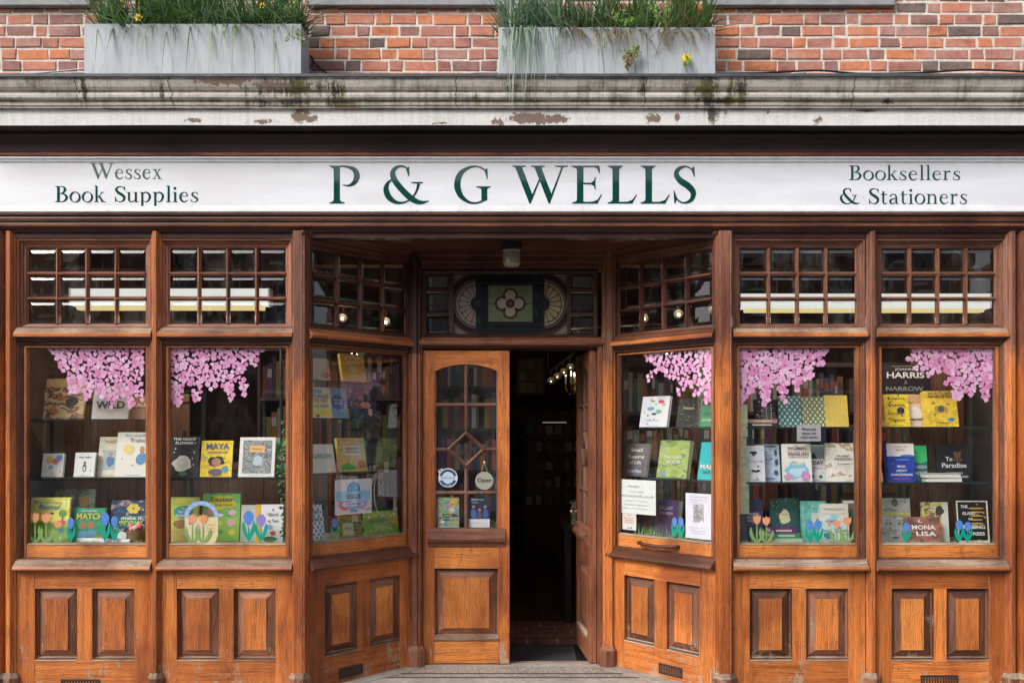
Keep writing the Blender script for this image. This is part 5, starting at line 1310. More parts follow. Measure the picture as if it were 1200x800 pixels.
# ---- angled window left of the door
L1, L2, L3 = 1.81, 1.58, 1.245
book(TR_L, (364, 421, 388, 447), L1, .15, 'tan dotted book on the topmost shelf of the left angled window', P('spots', [(.50, .40, .27), (.5, .12, .06), (.25, .14, .08), (.6, .5, .35)], 60, 5), shapes=[('f', .75, .25, .35, .35, (.55, .12, .08))])
book(TR_L, (402, 414, 430, 447), L1, .15, 'mustard gold book leaning on the topmost shelf beside the tan one', P('spots', [(.62, .38, .05), (.75, .6, .2), (.4, .12, .05), (.7, .68, .6)], 55, 6, .3), [('WONDER', .5, .84, .7, .10, CR), ('WORLD', .5, .7, .6, .10, CR)], [('b', .5, .45, .4, .3, (.70, .55, .25))])
book(TR_L, (365, 453, 390, 489), L2, .15, 'yellow and white book with blue capital lettering', (.74, .70, .42), [('50', .4, .86, .4, .12, (.08, .3, .6)), ('THINGS', .5, .70, .8, .11, (.05, .2, .4)), ('TO TRY', .5, .55, .7, .11, (.5, .2, .05)), ('OUTSIDE', .5, .38, .7, .09, (.1, .4, .1))], [('r', .5, .16, .8, .16, (.78, .68, .05)), ('o', .3, .06, .2, .1, (.5, .08, .2))])
book(TR_L, (387, 453, 409, 489), L2, .16, 'pale blue book with darker round badge beside the yellow one', P('spots', [(.22, .42, .55), (.4, .55, .6), (.1, .25, .4)], 50, 3), [('THE STARS', .5, .58, .5, .06, WH), ('AND SEA', .5, .48, .45, .06, WH)], [('o', .5, .52, .7, .5, (.06, .18, .42))])
book(TR_L, (415, 455, 443, 490), L2, .15, 'dark navy book with leaping orange figure on the middle shelf', P('scene', [NV, (.02, .03, .07), NV, (.10, .08, .15), (.3, .12, .08)], 16, 7), [('HERO', .5, .88, .6, .1, (.6, .1, .1))], [('b', .55, .45, .5, .22, (.62, .25, .14)), ('b', .4, .7, .3, .16, (.35, .05, .04)), ('b', .7, .22, .2, .3, (.7, .4, .3))])
book(TR_L, (364, 522, 394, 555), L3, .15, 'white floral garden book on the lowest shelf by the left corner post', P('spots', [(.76, .75, .68), (.65, .15, .15), (.2, .42, .12), (.7, .4, .15)], 48, 8, .28), [('GARDEN', .5, .58, .72, .16, (.12, .4, .3))])
book(TR_L, (399, 515, 431, 554), L3, .15, 'orange and green floral book right of the white floral one', P('spots', [(.72, .48, .16), (.7, .16, .1), (.2, .45, .1), (.7, .62, .3)], 45, 9, .42), [('GARDEN', .5, .68, .5, .07, (.6, .1, .1)), ('STICKERS', .5, .58, .5, .06, (.6, .1, .1))], [('r', .5, .62, .62, .3, (.76, .74, .64)), ('b', .3, .14, .6, .2, (.12, .45, .1)), ('f', .8, .2, .3, .24, (.7, .12, .08))])
book(TR_L, (363, 588, 382, 632), BED, .10, 'white book with blue printed squares at the foot of the left angled window', P('motif', [WH, (.08, .20, .45)], 190, 2, .05), [('TINY', .5, .8, .6, .1, (.05, .1, .3)), ('FOREST', .5, .6, .7, .09, (.1, .3, .15))])
book(TR_L, (362, 582, 371, 605), BED + .12, .22, 'mustard book edge behind the white one with blue squares', (.40, .30, .06))
book(TR_L, (400, 602, 425, 629), BED, .12, 'green leaf book with pale square under the eggs notice', P('scene', [(.15, .26, .05), (.2, .35, .07), (.08, .16, .04), (.35, .1, .05), (.4, .45, .1)], 18, 5), [('Plant', .35, .46, .3, .1, (.2, .3, .1))], [('r', .35, .4, .5, .55, (.62, .68, .42)), ('r', .72, .85, .3, .3, (.6, .65, .5))], lean=.15)
book(TR_L, (430, 598, 468, 626), BED, .13, 'bright green landscape format book under a white cord', P('spots', [(.20, .52, .05), (.3, .6, .1), (.14, .42, .06), (.22, .5, .05)], 30, 1, .5), [('GREAT BOOKSHOP', .5, .60, .78, .16, (.04, .22, .35)), ('SPRING', .5, .30, .5, .18, (.70, .72, .45)), ('the', .5, .82, .3, .06, (.04, .22, .35))], [('f', .9, .45, .12, .2, (.7, .2, .1)), ('b', .1, .78, .08, .12, WH), ('b', .88, .85, .1, .14, WH), ('r', .12, .15, .05, .2, (.7, .65, .2))], lean=.14)
cable('cable', [tuple(TR_L @ Vector((.50, .16, .97))), tuple(TR_L @ Vector((.56, .14, 1.10))), tuple(TR_L @ Vector((.60, .12, 1.22))), tuple(TR_L @ Vector((.615, .12, 1.235))), tuple(TR_L @ Vector((.60, .13, 1.12))), tuple(TR_L @ Vector((.62, .13, 1.0))), tuple(TR_L @ Vector((.66, .12, .95)))], .0025, 'thin white cord looped above the green landscape book', flat((.7, .7, .68)))
for (bx_, lb_, hh) in (((423, 498, 446, 516), 'small dark framed print high behind the left angled window', 0), ((425, 516, 449, 545), 'dark framed leaf print below the higher print behind the left angled window', 1), ((434, 562, 452, 595), 'grey framed print low behind the left angled window', 2)):
    sa, sb = solve_s(TR_L, bx_[0], .34), solve_s(TR_L, bx_[2], .34); wy = (TR_L @ Vector(((sa + sb) / 2, .34, 0))).y
    root = empty('framed_print', TR_L @ Vector(((sa + sb) / 2, .34, Z(bx_[3], wy))), (0, 0, PHI), label=lb_, cat='framed print')
    mb = MB(); hw = (sb - sa) / 2; h = Z(bx_[1], wy) - Z(bx_[3], wy)
    rr = mb.ring(-hw, 0, hw, h, [(0, .012), (0, 0), (.012, -.002), (.014, .004)], flat((.10, .10, .09))); mb.build('frame', root)
    mb = MB(); mb.face([(rr[0], .004, rr[1]), (rr[2], .004, rr[1]), (rr[2], .004, rr[3]), (rr[0], .004, rr[3])], P('scene', [(.2, .21, .19), (.13, .14, .13), (.28, .28, .25)], 20, hh)); mb.build('print', root)
# ---- angled window right of the door
Q1, Q2 = 1.526, 1.203
book(TR_R, (749, 464, 781, 500), Q1, .16, 'white book with small coloured pebbles on the right angled window top shelf', (.76, .77, .80), [('Summer Words', .45, .22, .5, .04, (.3, .3, .4))], [('b', .7, .82, .25, .12, (.6, .1, .1)), ('b', .4, .84, .2, .08, (.2, .4, .2)), ('b', .35, .6, .3, .14, (.15, .45, .55)), ('b', .65, .5, .25, .14, (.2, .45, .3)), ('b', .82, .72, .15, .1, (.7, .5, .1)), ('b', .5, .42, .2, .08, BK)])
book(TR_R, (792, 467, 818, 500), Q1, .16, 'black floral book with pale title between white and green books', P('spots', [(.03, .035, .03), (.25, .28, .12), (.45, .4, .2), (.12, .18, .08)], 70, 3, .35), [('Wisdom', .5, .66, .5, .1, (.6, .5, .2))], [('o', .5, .6, .6, .4, (.03, .035, .045))])
book(TR_R, (820, 474, 842, 499), Q1, .14, 'green book cut off by the corner post on the right angled top shelf', (.04, .28, .13), [('GREEN', .4, .3, .6, .12, (.5, .6, .4))], [('r', .5, .6, .8, .2, (.02, .16, .08))])
book(TR_R, (729, 522, 757, 560), Q2, .16, 'grey brown book with white scrolled lettering on the lower right angled shelf', P('spots', [(.16, .14, .15), (.3, .27, .22), (.4, .32, .15)], 60, 5, .3), [('Small', .5, .8, .5, .11, WH), ('Pleasures', .5, .6, .7, .12, WH), ('of Life', .5, .42, .5, .1, WH), ('stories', .5, .16, .6, .12, (.6, .6, .75))])
book(TR_R, (769, 516, 804, 560), Q2, .16, 'leaf green book with cream page edges in the middle of its shelf', P('scene', [(.24, .38, .08), (.34, .46, .12), (.42, .50, .22), (.12, .25, .06), (.3, .32, .15)], 14, 6), [('THE LOST', .5, .54, .6, .07, WH), ('WOOD', .5, .42, .5, .09, WH)], [('o', .5, .62, .5, .4, (.40, .48, .12)), ('b', .2, .1, .2, .14, (.15, .35, .5))], th=.035)
book(TR_R, (817, 516, 843, 560), Q2, .14, 'turquoise book with white capitals cut off by the corner post', (.02, .45, .48), [('MAGIC', .55, .34, .9, .13, WH), ('MIX', .5, .2, .5, .08, (.02, .2, .25))], [('b', .7, .8, .4, .2, (.1, .3, .3))])
book(TR_R, (766, 588, 792, 631), BED, .16, 'purple book with thick cream page edge beside the web address notice', P('spots', [(.06, .03, .10), (.12, .07, .2), (.3, .25, .35)], 60, 7, .3), [('GALLANT', .5, .78, .6, .10, (.45, .4, .5)), ('WOMEN', .5, .64, .6, .08, (.45, .4, .5))], th=.05, lean=.12)
# ---- window with patterned cloth books (third front window)
C1, C2 = 1.526, 1.196
book(B5, (885, 468, 913, 500), C1, .22, 'black book with white scribbled lines behind a flat pair of books', BK, shapes=[('r', .4 + .1 * (i % 3), .2 + .06 * i, .5, .008, (.6, .6, .58)) for i in range(10)] + [('t', .6, .4, .5, .5, (.10, .10, .10)), ('r', .7, .5, .02, .7, (.6, .6, .6)), ('r', .5, .5, .02, .6, (.6, .6, .6))])
book(B5, (914, 464, 940, 500), C1, .18, 'teal cloth book with pale bell flowers', P('motif', [(.035, .15, .15), (.45, .55, .52)], 200, 3, .12))
book(B5, (941, 465, 968, 500), C1, .18, 'olive cloth book with pale standing birds pattern', P('motif', [(.14, .17, .07), (.50, .54, .42)], 210, 5, .10))
book(B5, (968, 464, 995, 501), C1, .18, 'mustard cloth book with pale blue butterflies', P('motif', [(.62, .40, .03), (.35, .42, .30)], 190, 1, .16), th=.03)
def lying(win, px0, px1, py, base, ly, th, label, cover, name='book', cat='book', dpt=.13, page=None, yaw=0):
    s0, s1 = solve_s(win, px0, ly), solve_s(win, px1, ly); w = s1 - s0
    mb = MB(); mb.box(-w / 2, w / 2, 0, dpt, 0, .002, flat(cover)); mb.box(-w / 2, w / 2, 0, dpt, th - .002, th, flat(cover)); mb.box(-w / 2, w / 2, 0, .002, .002, th - .002, flat(cover)) if page is None else None
    o = mb.build(name, label=label, cat=cat); p = MB(); p.box(-w / 2 + .003, w / 2 - .003, .003, dpt - .003, .0022, th - .0022, page or PAGE); p.build('pages', o)
    if page is None:
        t = MB(); t.box(-w * .3, w * .3, -.0006, -.0003, th * .3, th * .7, flat((.6, .5, .4))); t.build('title', o)
    o.matrix_world = win @ Matrix.Translation(Vector(((s0 + s1) / 2, ly, base + .001))) @ Matrix.Rotation(yaw, 4, 'Z'); return o
lying(B5, 874, 912, 0, C1, .13, .022, 'black book lying flat at the bottom of the pair on the upper shelf', (.03, .03, .03))
lying(B5, 876, 911, 0, C1 + .0225, .13, .022, 'pinkish book lying flat on top of the black one', (.45, .25, .24))
book(B5, (875, 521, 897, 563), C2, .14, 'white slim book with dark eyelash and lips drawing', (.76, .77, .82), [('EXPECT ME', .5, .56, .8, .035, (.3, .3, .35))], [('b', .42, .80, .42, .08, BK), ('o', .42, .74, .2, .05, BK), ('b', .5, .30, .5, .10, BK), ('o', .5, .34, .3, .06, (.76, .77, .82))], lean=.16)
book(B5, (887, 518, 915, 561), C2, .20, 'pale blue book with inky vine border behind the white slim one', (.50, .60, .72), [('Strange', .45, .70, .45, .06, (.25, .35, .6)), ('Women', .45, .58, .45, .06, (.25, .35, .6)), ('Spirits', .45, .46, .45, .06, (.25, .35, .6))], [('b', .86, .5, .16, .2, (.05, .1, .15)), ('b', .84, .76, .12, .2, (.05, .1, .15)), ('b', .82, .22, .18, .18, (.05, .1, .15)), ('b', .6, .94, .6, .06, (.1, .2, .15)), ('b', .55, .06, .5, .08, (.15, .25, .4))], lean=.18)
book(B5, (918, 518, 952, 562), C2, .14, 'white and lilac book with large capitals and blue hills', (.78, .76, .66), [('THE', .5, .95, .12, .035, (.2, .1, .2)), ('WOMEN', .5, .88, .66, .08, (.12, .08, .15)), ('WHO SAVED THE', .5, .80, .7, .035, (.4, .2, .3)), ('ENGLISH', .55, .73, .7, .08, (.12, .08, .15)), ('COUNTRYSIDE', .55, .65, .7, .04, (.4, .2, .3))], [('b', .5, .30, .9, .5, (.20, .50, .66)), ('b', .5, .24, .8, .3, (.45, .68, .78)), ('b', .2, .12, .4, .2, (.5, .3, .45)), ('f', .78, .14, .35, .3, (.55, .25, .5)), ('b', .5, .46, .5, .06, (.65, .6, .3))], lean=.15)
book(B5, (946, 519, 969, 561), C2, .20, 'white book with grey sea photograph and dark capitals', (.74, .72, .74), [('YDAY', .5, .50, .72, .10, BK)], [('r', .5, .8, .86, .36, (.25, .30, .33)), ('t', .4, .72, .3, .2, (.03, .03, .035)), ('o', .28, .12, .2, .1, (.03, .1, .3)), ('o', .7, .12, .2, .1, (.03, .2, .08)), ('r', .5, .35, .6, .03, (.5, .35, .35))], lean=.16)
book(B5, (969, 518, 1002, 563), C2, .15, 'cream and brown marbled book at the right end of its shelf', P('scene', [(.62, .60, .52), (.70, .68, .60), (.74, .72, .66), (.42, .34, .22), (.66, .63, .55)], 8, 3), [('THE GREAT', .6, .66, .5, .05, (.12, .1, .07)), ('PASSION', .6, .58, .6, .06, (.12, .1, .07)), ('a novel', .6, .46, .4, .04, (.2, .15, .1))], [('o', .6, .6, .74, .34, (.70, .69, .64))], lean=.15)
lf = [((866, 474, 877, 512), 1.46, 'cream leaflet pinned highest at the left edge of the patterned books window'), ((866, 505, 876, 560), 1.22, 'yellow green leaflet hanging in the middle of the left edge'), ((866, 545, 879, 602), .99, 'cream leaflet hanging lowest at the left edge above the leaning navy book')]
for bx_, zz, lb_ in lf:
    book(B5, bx_, Z(bx_[3], .1), .085, lb_, P('scene', [(.55, .56, .36), (.62, .62, .44), (.4, .45, .2), (.6, .56, .4)], 20, zz), lean=.02, yaw=.5, th=.004, cat='leaflet', name='leaflet')
book(B5, (864, 578, 876, 631), BED, .10, 'grey navy book leaning sideways in the corner beside the tulips', (.08, .09, .13), [('MAN', .5, .8, .5, .06, WH)], lean=.10, yaw=.4)
book(B5, (871, 582, 895, 632), BED, .18, 'navy spotted book with pale capitals behind the paper tulips', P('spots', [(.04, .05, .12), (.10, .12, .22), (.25, .2, .12)], 40, 5, .4), [('ISABEL', .55, .66, .6, .06, WH), ('ALLENDE', .55, .58, .7, .06, WH), ('VIOLETA', .5, .50, .6, .06, WH)], lean=.14)
book(B5, (904, 582, 938, 632), BED, .24, 'dark green gold patterned book with cream emblem', P('spots', [(.02, .08, .07), (.35, .36, .15), (.05, .14, .12), (.5, .5, .3)], 45, 2, .3), [('STORIES', .5, .62, .22, .03, (.2, .2, .1))], [('b', .5, .55, .42, .36, (.68, .64, .36)), ('b', .5, .56, .34, .28, (.72, .68, .42))], lean=.16)
lying(B5, 908, 941, 0, BED, .13, .030, 'pale green book at the bottom of the flat pile between tulips and hyacinths', (.35, .55, .40))
lying(B5, 905, 938, 0, BED + .031, .135, .030, 'green book in the middle of the flat pile', (.04, .25, .13), yaw=.03)
lying(B5, 903, 934, 0, BED + .062, .14, .028, 'purple book topping the flat pile between the paper flowers', (.12, .02, .16), yaw=-.04)
book(B5, (940, 584, 969, 632), BED, .18, 'sea green book with small pale picture behind the paired hyacinths', (.12, .40, .33), [('ISLAND YEARS', .65, .86, .5, .04, (.5, .65, .55))], [('r', .65, .56, .48, .3, (.52, .55, .48)), ('t', .65, .52, .3, .16, (.15, .25, .22)), ('r', .1, .5, .04, 1, (.25, .5, .42))], lean=.12)
book(B5, (962, 586, 996, 632), BED, .14, 'aqua and cream illustrated map book at the lower right of its window', P('scene', [(.30, .58, .62), (.55, .68, .66), (.68, .64, .50), (.15, .40, .48), (.62, .52, .30)], 11, 8), [('THE SWALLOWS FLIGHT', .5, .86, .7, .05, (.4, .3, .2))], [('r', .5, .86, .96, .24, (.66, .63, .54)), ('b', .4, .55, .5, .08, (.3, .2, .5)), ('b', .3, .2, .4, .2, (.05, .30, .38)), ('b', .3, .5, .12, .16, (.7, .4, .1))], lean=.14)
book(B5, (989, 583, 1006, 632), BED, .20, 'brown edged book tucked in the lower right corner behind tulips', (.22, .13, .08), shapes=[('r', .5, .95, .9, .06, WH), ('b', .5, .6, .6, .4, (.05, .2, .1))], lean=.12)
mbp = book(B5, (934, 498, 962, 517), Z(517, .1), .090, 'grey printed notice hanging under the upper shelf', (.42, .40, .42), [('Please ask', .5, .75, .6, .14, BK), ('about our', .5, .5, .6, .14, BK), ('book tokens', .5, .25, .7, .14, BK)], lean=.03, th=.004, cat='notice', name='notice')
# ---- rightmost window
book(B6, (1029, 411, 1092, 470), 1.60, .36, 'large black poster with pale capitals at the top of the rightmost window', BK, [('JOANNE', .52, .90, .4, .06, (.5, .5, .48)), ('HARRIS', .52, .79, .7, .12, (.7, .7, .66)), ('A', .52, .65, .06, .08, (.3, .3, .28)), ('NARROW', .5, .52, .7, .09, (.28, .28, .26)), ('DOOR', .5, .37, .5, .09, (.28, .28, .26)), ('a thriller', .5, .2, .6, .04, (.4, .35, .2))], [('r', .52, .12, .7, .01, (.35, .3, .15)), ('r', .52, .97, .5, .008, (.35, .3, .15))], lean=.05, th=.008, cat='poster', name='poster')
book(B6, (1027, 452, 1036, 500), C1, .14, 'orange edged book just inside the left side of the rightmost window', P('scene', [(.5, .15, .05), (.05, .06, .2), (.6, .3, .15)], 14, 4), lean=.15)
book(B6, (1038, 462, 1067, 500), C1, .15, 'bright yellow book with spaced dark capitals', (.80, .56, .02), [('JULIAN', .5, .86, .66, .08, (.10, .09, .05)), ('BARNES', .5, .66, .66, .08, (.10, .09, .05)), ('ELIZABETH', .45, .40, .66, .07, (.10, .09, .05)), ('FINCH', .5, .20, .55, .08, (.10, .09, .05))], [('o', .66, .5, .3, .2, BK), ('o', .2, .9, .07, .05, BK), ('o', .6, .97, .07, .04, BK)])
book(B6, (1062, 462, 1086, 500), C1, .20, 'cream book with house outline between the two yellow ones', (.62, .50, .36), [('republic', .55, .22, .7, .09, BK)], [('r', .5, .86, .96, .26, P('spots', [(.5, .3, .16), (.7, .6, .4), (.1, .08, .05)], 70, 1)), ('t', .5, .56, .7, .2, (.68, .62, .54)), ('r', .5, .36, .7, .24, (.68, .62, .54))])
book(B6, (1085, 458, 1124, 500), C1, .15, 'mustard yellow thick book with insect emblem on the right of the upper shelf', (.66, .46, .04), [('VULTURE', .5, .93, .74, .07, (.10, .06, .02)), ('SKELTER', .5, .84, .74, .07, (.10, .06, .02)), ('STORIES', .5, .10, .4, .04, (.10, .06, .02))], [('b', .5, .50, .42, .22, (.35, .24, .03)), ('b', .5, .50, .2, .18, (.06, .08, .10)), ('o', .28, .66, .12, .08, (.35, .24, .03)), ('o', .7, .64, .1, .08, (.35, .24, .03)), ('o', .3, .34, .1, .08, (.35, .24, .03)), ('o', .78, .20, .2, .10, (.03, .2, .45))], th=.04)
lying(B6, 1028, 1043, 0, C1, .115, .030, 'yellow book lying flat at the left end of the upper shelf', (.78, .50, .04))
book(B6, (1026, 540, 1035, 561), C2, .14, 'white book edge at the left end of the lower shelf in the last window', WH, lean=.3)
book(B6, (1041, 518, 1073, 562), C2, .14, 'white topped royal blue book about Shakespeare', (.02, .05, .36), [('JONATHAN', .5, .92, .5, .04, (.6, .2, .3)), ('BATE', .5, .84, .3, .04, (.6, .2, .3)), ('MAD', .5, .40, .3, .06, WH), ('ABOUT', .5, .29, .4, .06, WH), ('SHAKESPEARE', .5, .18, .8, .06, WH), ('life in stories', .5, .08, .6, .03, (.7, .1, .3))], [('r', .5, .84, 1, .34, (.76, .74, .68)), ('b', .3, .62, .7, .10, (.02, .05, .36)), ('b', .75, .68, .6, .08, (.05, .15, .5)), ('b', .6, .58, .6, .04, (.1, .3, .65))], lean=.15, th=.04)
book(B6, (1068, 521, 1088, 562), C2, .20, 'dark teal book with bright green top peeping from behind the blue one', (.03, .12, .14), [('HIGH', .6, .40, .6, .10, (.5, .6, .6)), ('HOUSE', .6, .22, .7, .10, (.5, .6, .6))], [('r', .5, .78, 1, .46, (.04, .50, .15)), ('b', .6, .55, .6, .1, (.04, .50, .15))], lean=.15)
book(B6, (1099, 520, 1139, 561), C2, .22, 'black book with pale serif style title and shadowy portrait', (.015, .015, .018), [('To', .36, .62, .2, .12, (.55, .65, .6)), ('Paradise', .5, .44, .72, .14, (.55, .65, .6)), ('HANYA', .55, .22, .4, .06, (.5, .5, .5)), ('YANAGIHARA', .55, .12, .7, .06, (.5, .5, .5))], [('o', .62, .78, .22, .30, (.16, .075, .04)), ('b', .62, .60, .3, .14, (.10, .045, .03)), ('o', .62, .88, .22, .12, (.02, .015, .012))], lean=.15)
for j, lb_ in enumerate(('white paged book at the bottom of the flat pair before the black portrait book', 'white paged book on top of the flat pair before the black portrait book')):
    lying(B6, 1086 - j, 1128 - j, 0, C2 + .0245 * j, .13, .024, lb_, (.5, .5, .42), page=flat((.74, .73, .68)), yaw=.04 * j)
book(B6, (1028, 578, 1069, 629), BED, .20, 'grey book with drawn face and yellow capitals across it', P('scene', [(.40, .41, .36), (.48, .49, .43), (.44, .45, .40), (.26, .27, .24), (.36, .37, .33)], 9, 9), [('TUTANKHAMUN', .5, .64, .94, .085, (.80, .70, .12))], [('r', .5, .64, 1, .10, (.30, .30, .25)), ('b', .34, .42, .22, .07, (.08, .08, .07)), ('b', .72, .42, .22, .07, (.08, .08, .07)), ('o', .34, .42, .06, .05, (.5, .5, .45)), ('o', .72, .42, .06, .05, (.5, .5, .45)), ('b', .52, .24, .12, .10, (.28, .28, .25)), ('b', .52, .10, .26, .05, (.15, .14, .13)), ('b', .55, .9, .2, .2, (.15, .15, .13)), ('r', .34, .49, .2, .012, (.06, .06, .05)), ('r', .72, .49, .2, .012, (.06, .06, .05))], lean=.14)
book(B6, (1082, 585, 1113, 631), BED, .22, 'yellow book with painted figure and white edge strip', P('scene', [(.66, .50, .06), (.72, .58, .10), (.62, .60, .38), (.25, .16, .05), (.7, .5, .05)], 10, 4), [('ITALY', .5, .12, .3, .06, WH)], [('r', .87, .5, .25, 1, (.72, .72, .64)), ('b', .66, .78, .36, .24, (.06, .06, .04)), ('b', .52, .5, .34, .16, (.18, .06, .03))], lean=.12)
book(B6, (1064, 602, 1104, 632), BED, .13, 'brown slanted book with white capitals leaning before the yellow one', P('scene', [(.12, .06, .04), (.20, .10, .06), (.35, .10, .08), (.30, .20, .10), (.10, .06, .04)], 10, 7), [('I,', .42, .82, .1, .12, WH), ('MONA', .5, .60, .66, .17, WH), ('LISA', .56, .36, .55, .17, WH)], lean=.35, yaw=-.12, th=.03)
book(B6, (1123, 583, 1160, 632), BED, .15, 'black book with cream border and golden fern leaves', (.018, .018, .016), [('THE', .24, .86, .22, .07, WH), ('ISLAND', .38, .70, .4, .07, WH), ('OF', .42, .57, .14, .05, WH), ('MISSING', .52, .38, .7, .09, WH), ('TREES', .6, .22, .5, .08, WH)], [('r', .5, .987, 1, .026, CR), ('r', .975, .5, .05, 1, CR), ('r', .02, .5, .04, 1, CR), ('r', .5, .03, 1, .06, CR)] + [('b', .62, .82 - .09 * i, .6 - .04 * i, .045, (.48, .30, .08)) for i in range(6)], lean=.13)

# ---- notices, stickers, posters
def sheet(tr, b, ly, label, base, texts=(), shapes=(), name='notice', cat='notice', bow=.0):
    """paper taped to the inside of the glass"""
    s0, s1 = solve_s(tr, b[0], ly), solve_s(tr, b[2], ly); w = abs(s1 - s0); wy = (tr @ Vector(((s0 + s1) / 2, ly, 0))).y
    h = (b[3] - b[1]) / 200 * (D + wy) / D; z = Z(b[3], wy)
    mb = MB(); mb.box(-w / 2, w / 2, 0, .0008, 0, h, base if not isinstance(base, tuple) else flat(base, .6))
    o = mb.build(name, label=label, cat=cat); o.matrix_world = tr @ Matrix.Translation(Vector(((s0 + s1) / 2, ly, z)))
    if shapes:
        m = MB()
        for i, (kd, u, v, sw, sh, col) in enumerate(shapes): shape(m, kd, (u - .5) * w, v * h, sw * w, sh * h, -.0002 - i * .0001, col)
        m.build('printed_picture', o)
    if texts:
        m = MB()
        for (t, u, v, tw, th_, col) in texts: sans(m, t, (u - .5) * w, v * h, tw * w, th_ * h, -.0022, flat(col))
        m.build('printed_text', o)
    return o
BL = (.06, .38, .72)
sheet(TR_L, (392.5, 561, 435.5, 602), .050, 'white notice with pale blue band reading EGGS', (.80, .80, .80), [('EGGS', .50, .50, .38, .13, BK), ('HUNT FOR PRIZES', .5, .29, .4, .045, NV), ('COME IN', .5, .14, .2, .03, WH)],
      [('o', .5, .70, .36, .46, BL), ('o', .28, .30, .34, .36, (.72, .08, .25)), ('o', .72, .32, .34, .40, (.62, .35, .65)), ('o', .25, .3, .1, .1, WH), ('r', .5, .14, .2, .16, BL), ('r', .49, .52, .94, .28, (.32, .66, .85)), ('r', .5, .29, .56, .11, (.45, .72, .85)), ('o', .40, .73, .05, .05, WH), ('o', .57, .73, .05, .05, WH), ('r', .9, .12, .16, .03, (.7, .05, .1))])
sheet(TR_R, (725, 562, 768.5, 602), .050, 'large white notice with faint green web address taped in the right angled window', (.76, .80, .77), [('Reading', .42, .80, .32, .10, (.40, .55, .50)), ('books online', .5, .66, .36, .05, (.45, .6, .55)), ('www.pgwells.co.uk', .5, .52, .92, .10, (.35, .52, .46)), ('Open for browsing', .5, .38, .64, .05, (.45, .6, .55)), ('click and collect orders', .5, .27, .7, .05, (.45, .6, .55)), ('call us at the shop', .45, .16, .7, .05, (.40, .56, .50))], [('r', .12, .81, .08, .10, (.5, .62, .58)), ('r', .12, .81, .06, .07, (.76, .80, .77))])
sheet(TR_R, (729.5, 600, 745.5, 620.5), .0535, 'small white card with orange lettering below the web address notice', (.78, .76, .72), [('Gift', .5, .86, .3, .06, (.6, .2, .08)), ('Buy your', .5, .68, .7, .08, (.65, .2, .06)), ('books', .5, .56, .6, .08, (.65, .2, .06)), ('locally', .5, .42, .7, .08, (.65, .2, .06))], [('r', .4, .12, .14, .1, (.3, .4, .6)), ('r', .62, .12, .14, .1, (.1, .3, .5))])
sheet(TR_R, (803.5, 578, 834, 631), .050, 'tall white notice with grey slanted photograph in the right angled window', (.76, .76, .84), [('TALK AND SIGNING', .5, .92, .7, .03, (.4, .4, .5)), ('meet the author here', .5, .86, .7, .025, (.4, .4, .5)), ('Thursday evening', .5, .80, .6, .025, (.4, .4, .5)), ('Tickets from the shop', .5, .24, .7, .025, (.45, .45, .55)), ('all are welcome', .5, .18, .6, .025, (.45, .45, .55)), ('drinks served', .5, .12, .5, .025, (.45, .45, .55))],
      [('r', .5, .56, .4, .40, P('scene', [(.5, .5, .54), (.35, .34, .34), (.2, .19, .19), (.6, .6, .62), (.26, .25, .24)], 40, 3)), ('t', .62, .38, .2, .12, (.76, .76, .84)), ('o', .58, .72, .2, .12, (.52, .52, .57))])
TD = Matrix.Translation(Vector((0, .648, 0)))
def on_door(b, label, **kw): return sheet(Matrix.Translation(Vector((0, 0, 0))), b, .655, label, **kw)
on_door((512.5, 582.5, 538, 619), 'green and blue colourful flyer in the lower left pane of the door', base=P('scene', [(.10, .30, .32), (.18, .45, .40), (.35, .52, .25), (.62, .40, .12), (.05, .10, .14), (.6, .55, .5)], 26, 3), name='flyer', cat='flyer', shapes=[('b', .74, .88, .4, .2, (.75, .42, .08)), ('b', .55, .72, .34, .08, (.7, .2, .3)), ('o', .68, .60, .26, .16, (.72, .62, .58)), ('b', .78, .42, .34, .14, (.04, .05, .10)), ('r', .42, .46, .34, .03, BK), ('r', .42, .38, .34, .03, BK), ('r', .42, .28, .34, .03, BK), ('r', .5, .04, 1, .06, (.4, .6, .6)), ('b', .25, .22, .2, .1, WH)])
on_door((549, 582.5, 574, 619), 'flyer with three figures in blue in the lower right pane of the door', base=(.02, .03, .07), name='flyer', cat='flyer', texts=[('BREAKFAST CLUB', .42, .93, .56, .04, WH), ('music', .3, .84, .3, .04, (.3, .6, .7))], shapes=[('r', .5, .15, 1, .32, (.74, .76, .76)), ('b', .24, .48, .28, .36, (.06, .16, .42)), ('o', .24, .70, .12, .10, (.45, .25, .2)), ('b', .52, .42, .26, .28, (.12, .09, .12)), ('o', .52, .60, .12, .10, (.5, .28, .22)), ('b', .80, .48, .28, .36, (.05, .12, .38)), ('o', .78, .70, .12, .10, (.45, .25, .2)), ('r', .5, .18, .7, .015, (.5, .6, .7))])
# round sticker
ly = .6462
mb = MB(); r_ = 11.3 / 200 * 1.118
for (rr, col, dy) in ((r_, (.74, .76, .78), 0), ):
    mb.face([(rr * cos(2 * pi * i / 32), dy, rr * sin(2 * pi * i / 32)) for i in range(32)], flat(col))
mb.face([(-.068, .0001, .045), (-.040, .0001, .062), (-.026, .0001, .040), (-.055, .0001, .026)], flat((.74, .76, .78)))
o = mb.build('window_sticker', label='round white and blue sticker on the door glass', cat='sticker', loc=(X(525, ly), ly, Z(559.5, ly)))
mb = MB(); disk(mb, 0, 0, r_ * .62, r_ * .90, .25, pi - .25, -.0004, flat((.02, .10, .24))); disk(mb, 0, 0, r_ * .62, r_ * .90, pi + .35, 2 * pi - .35, -.0004, flat((.02, .10, .24)))
disk(mb, 0, 0, 0, r_ * .56, 0, 2 * pi, -.0003, flat((.62, .74, .82)))
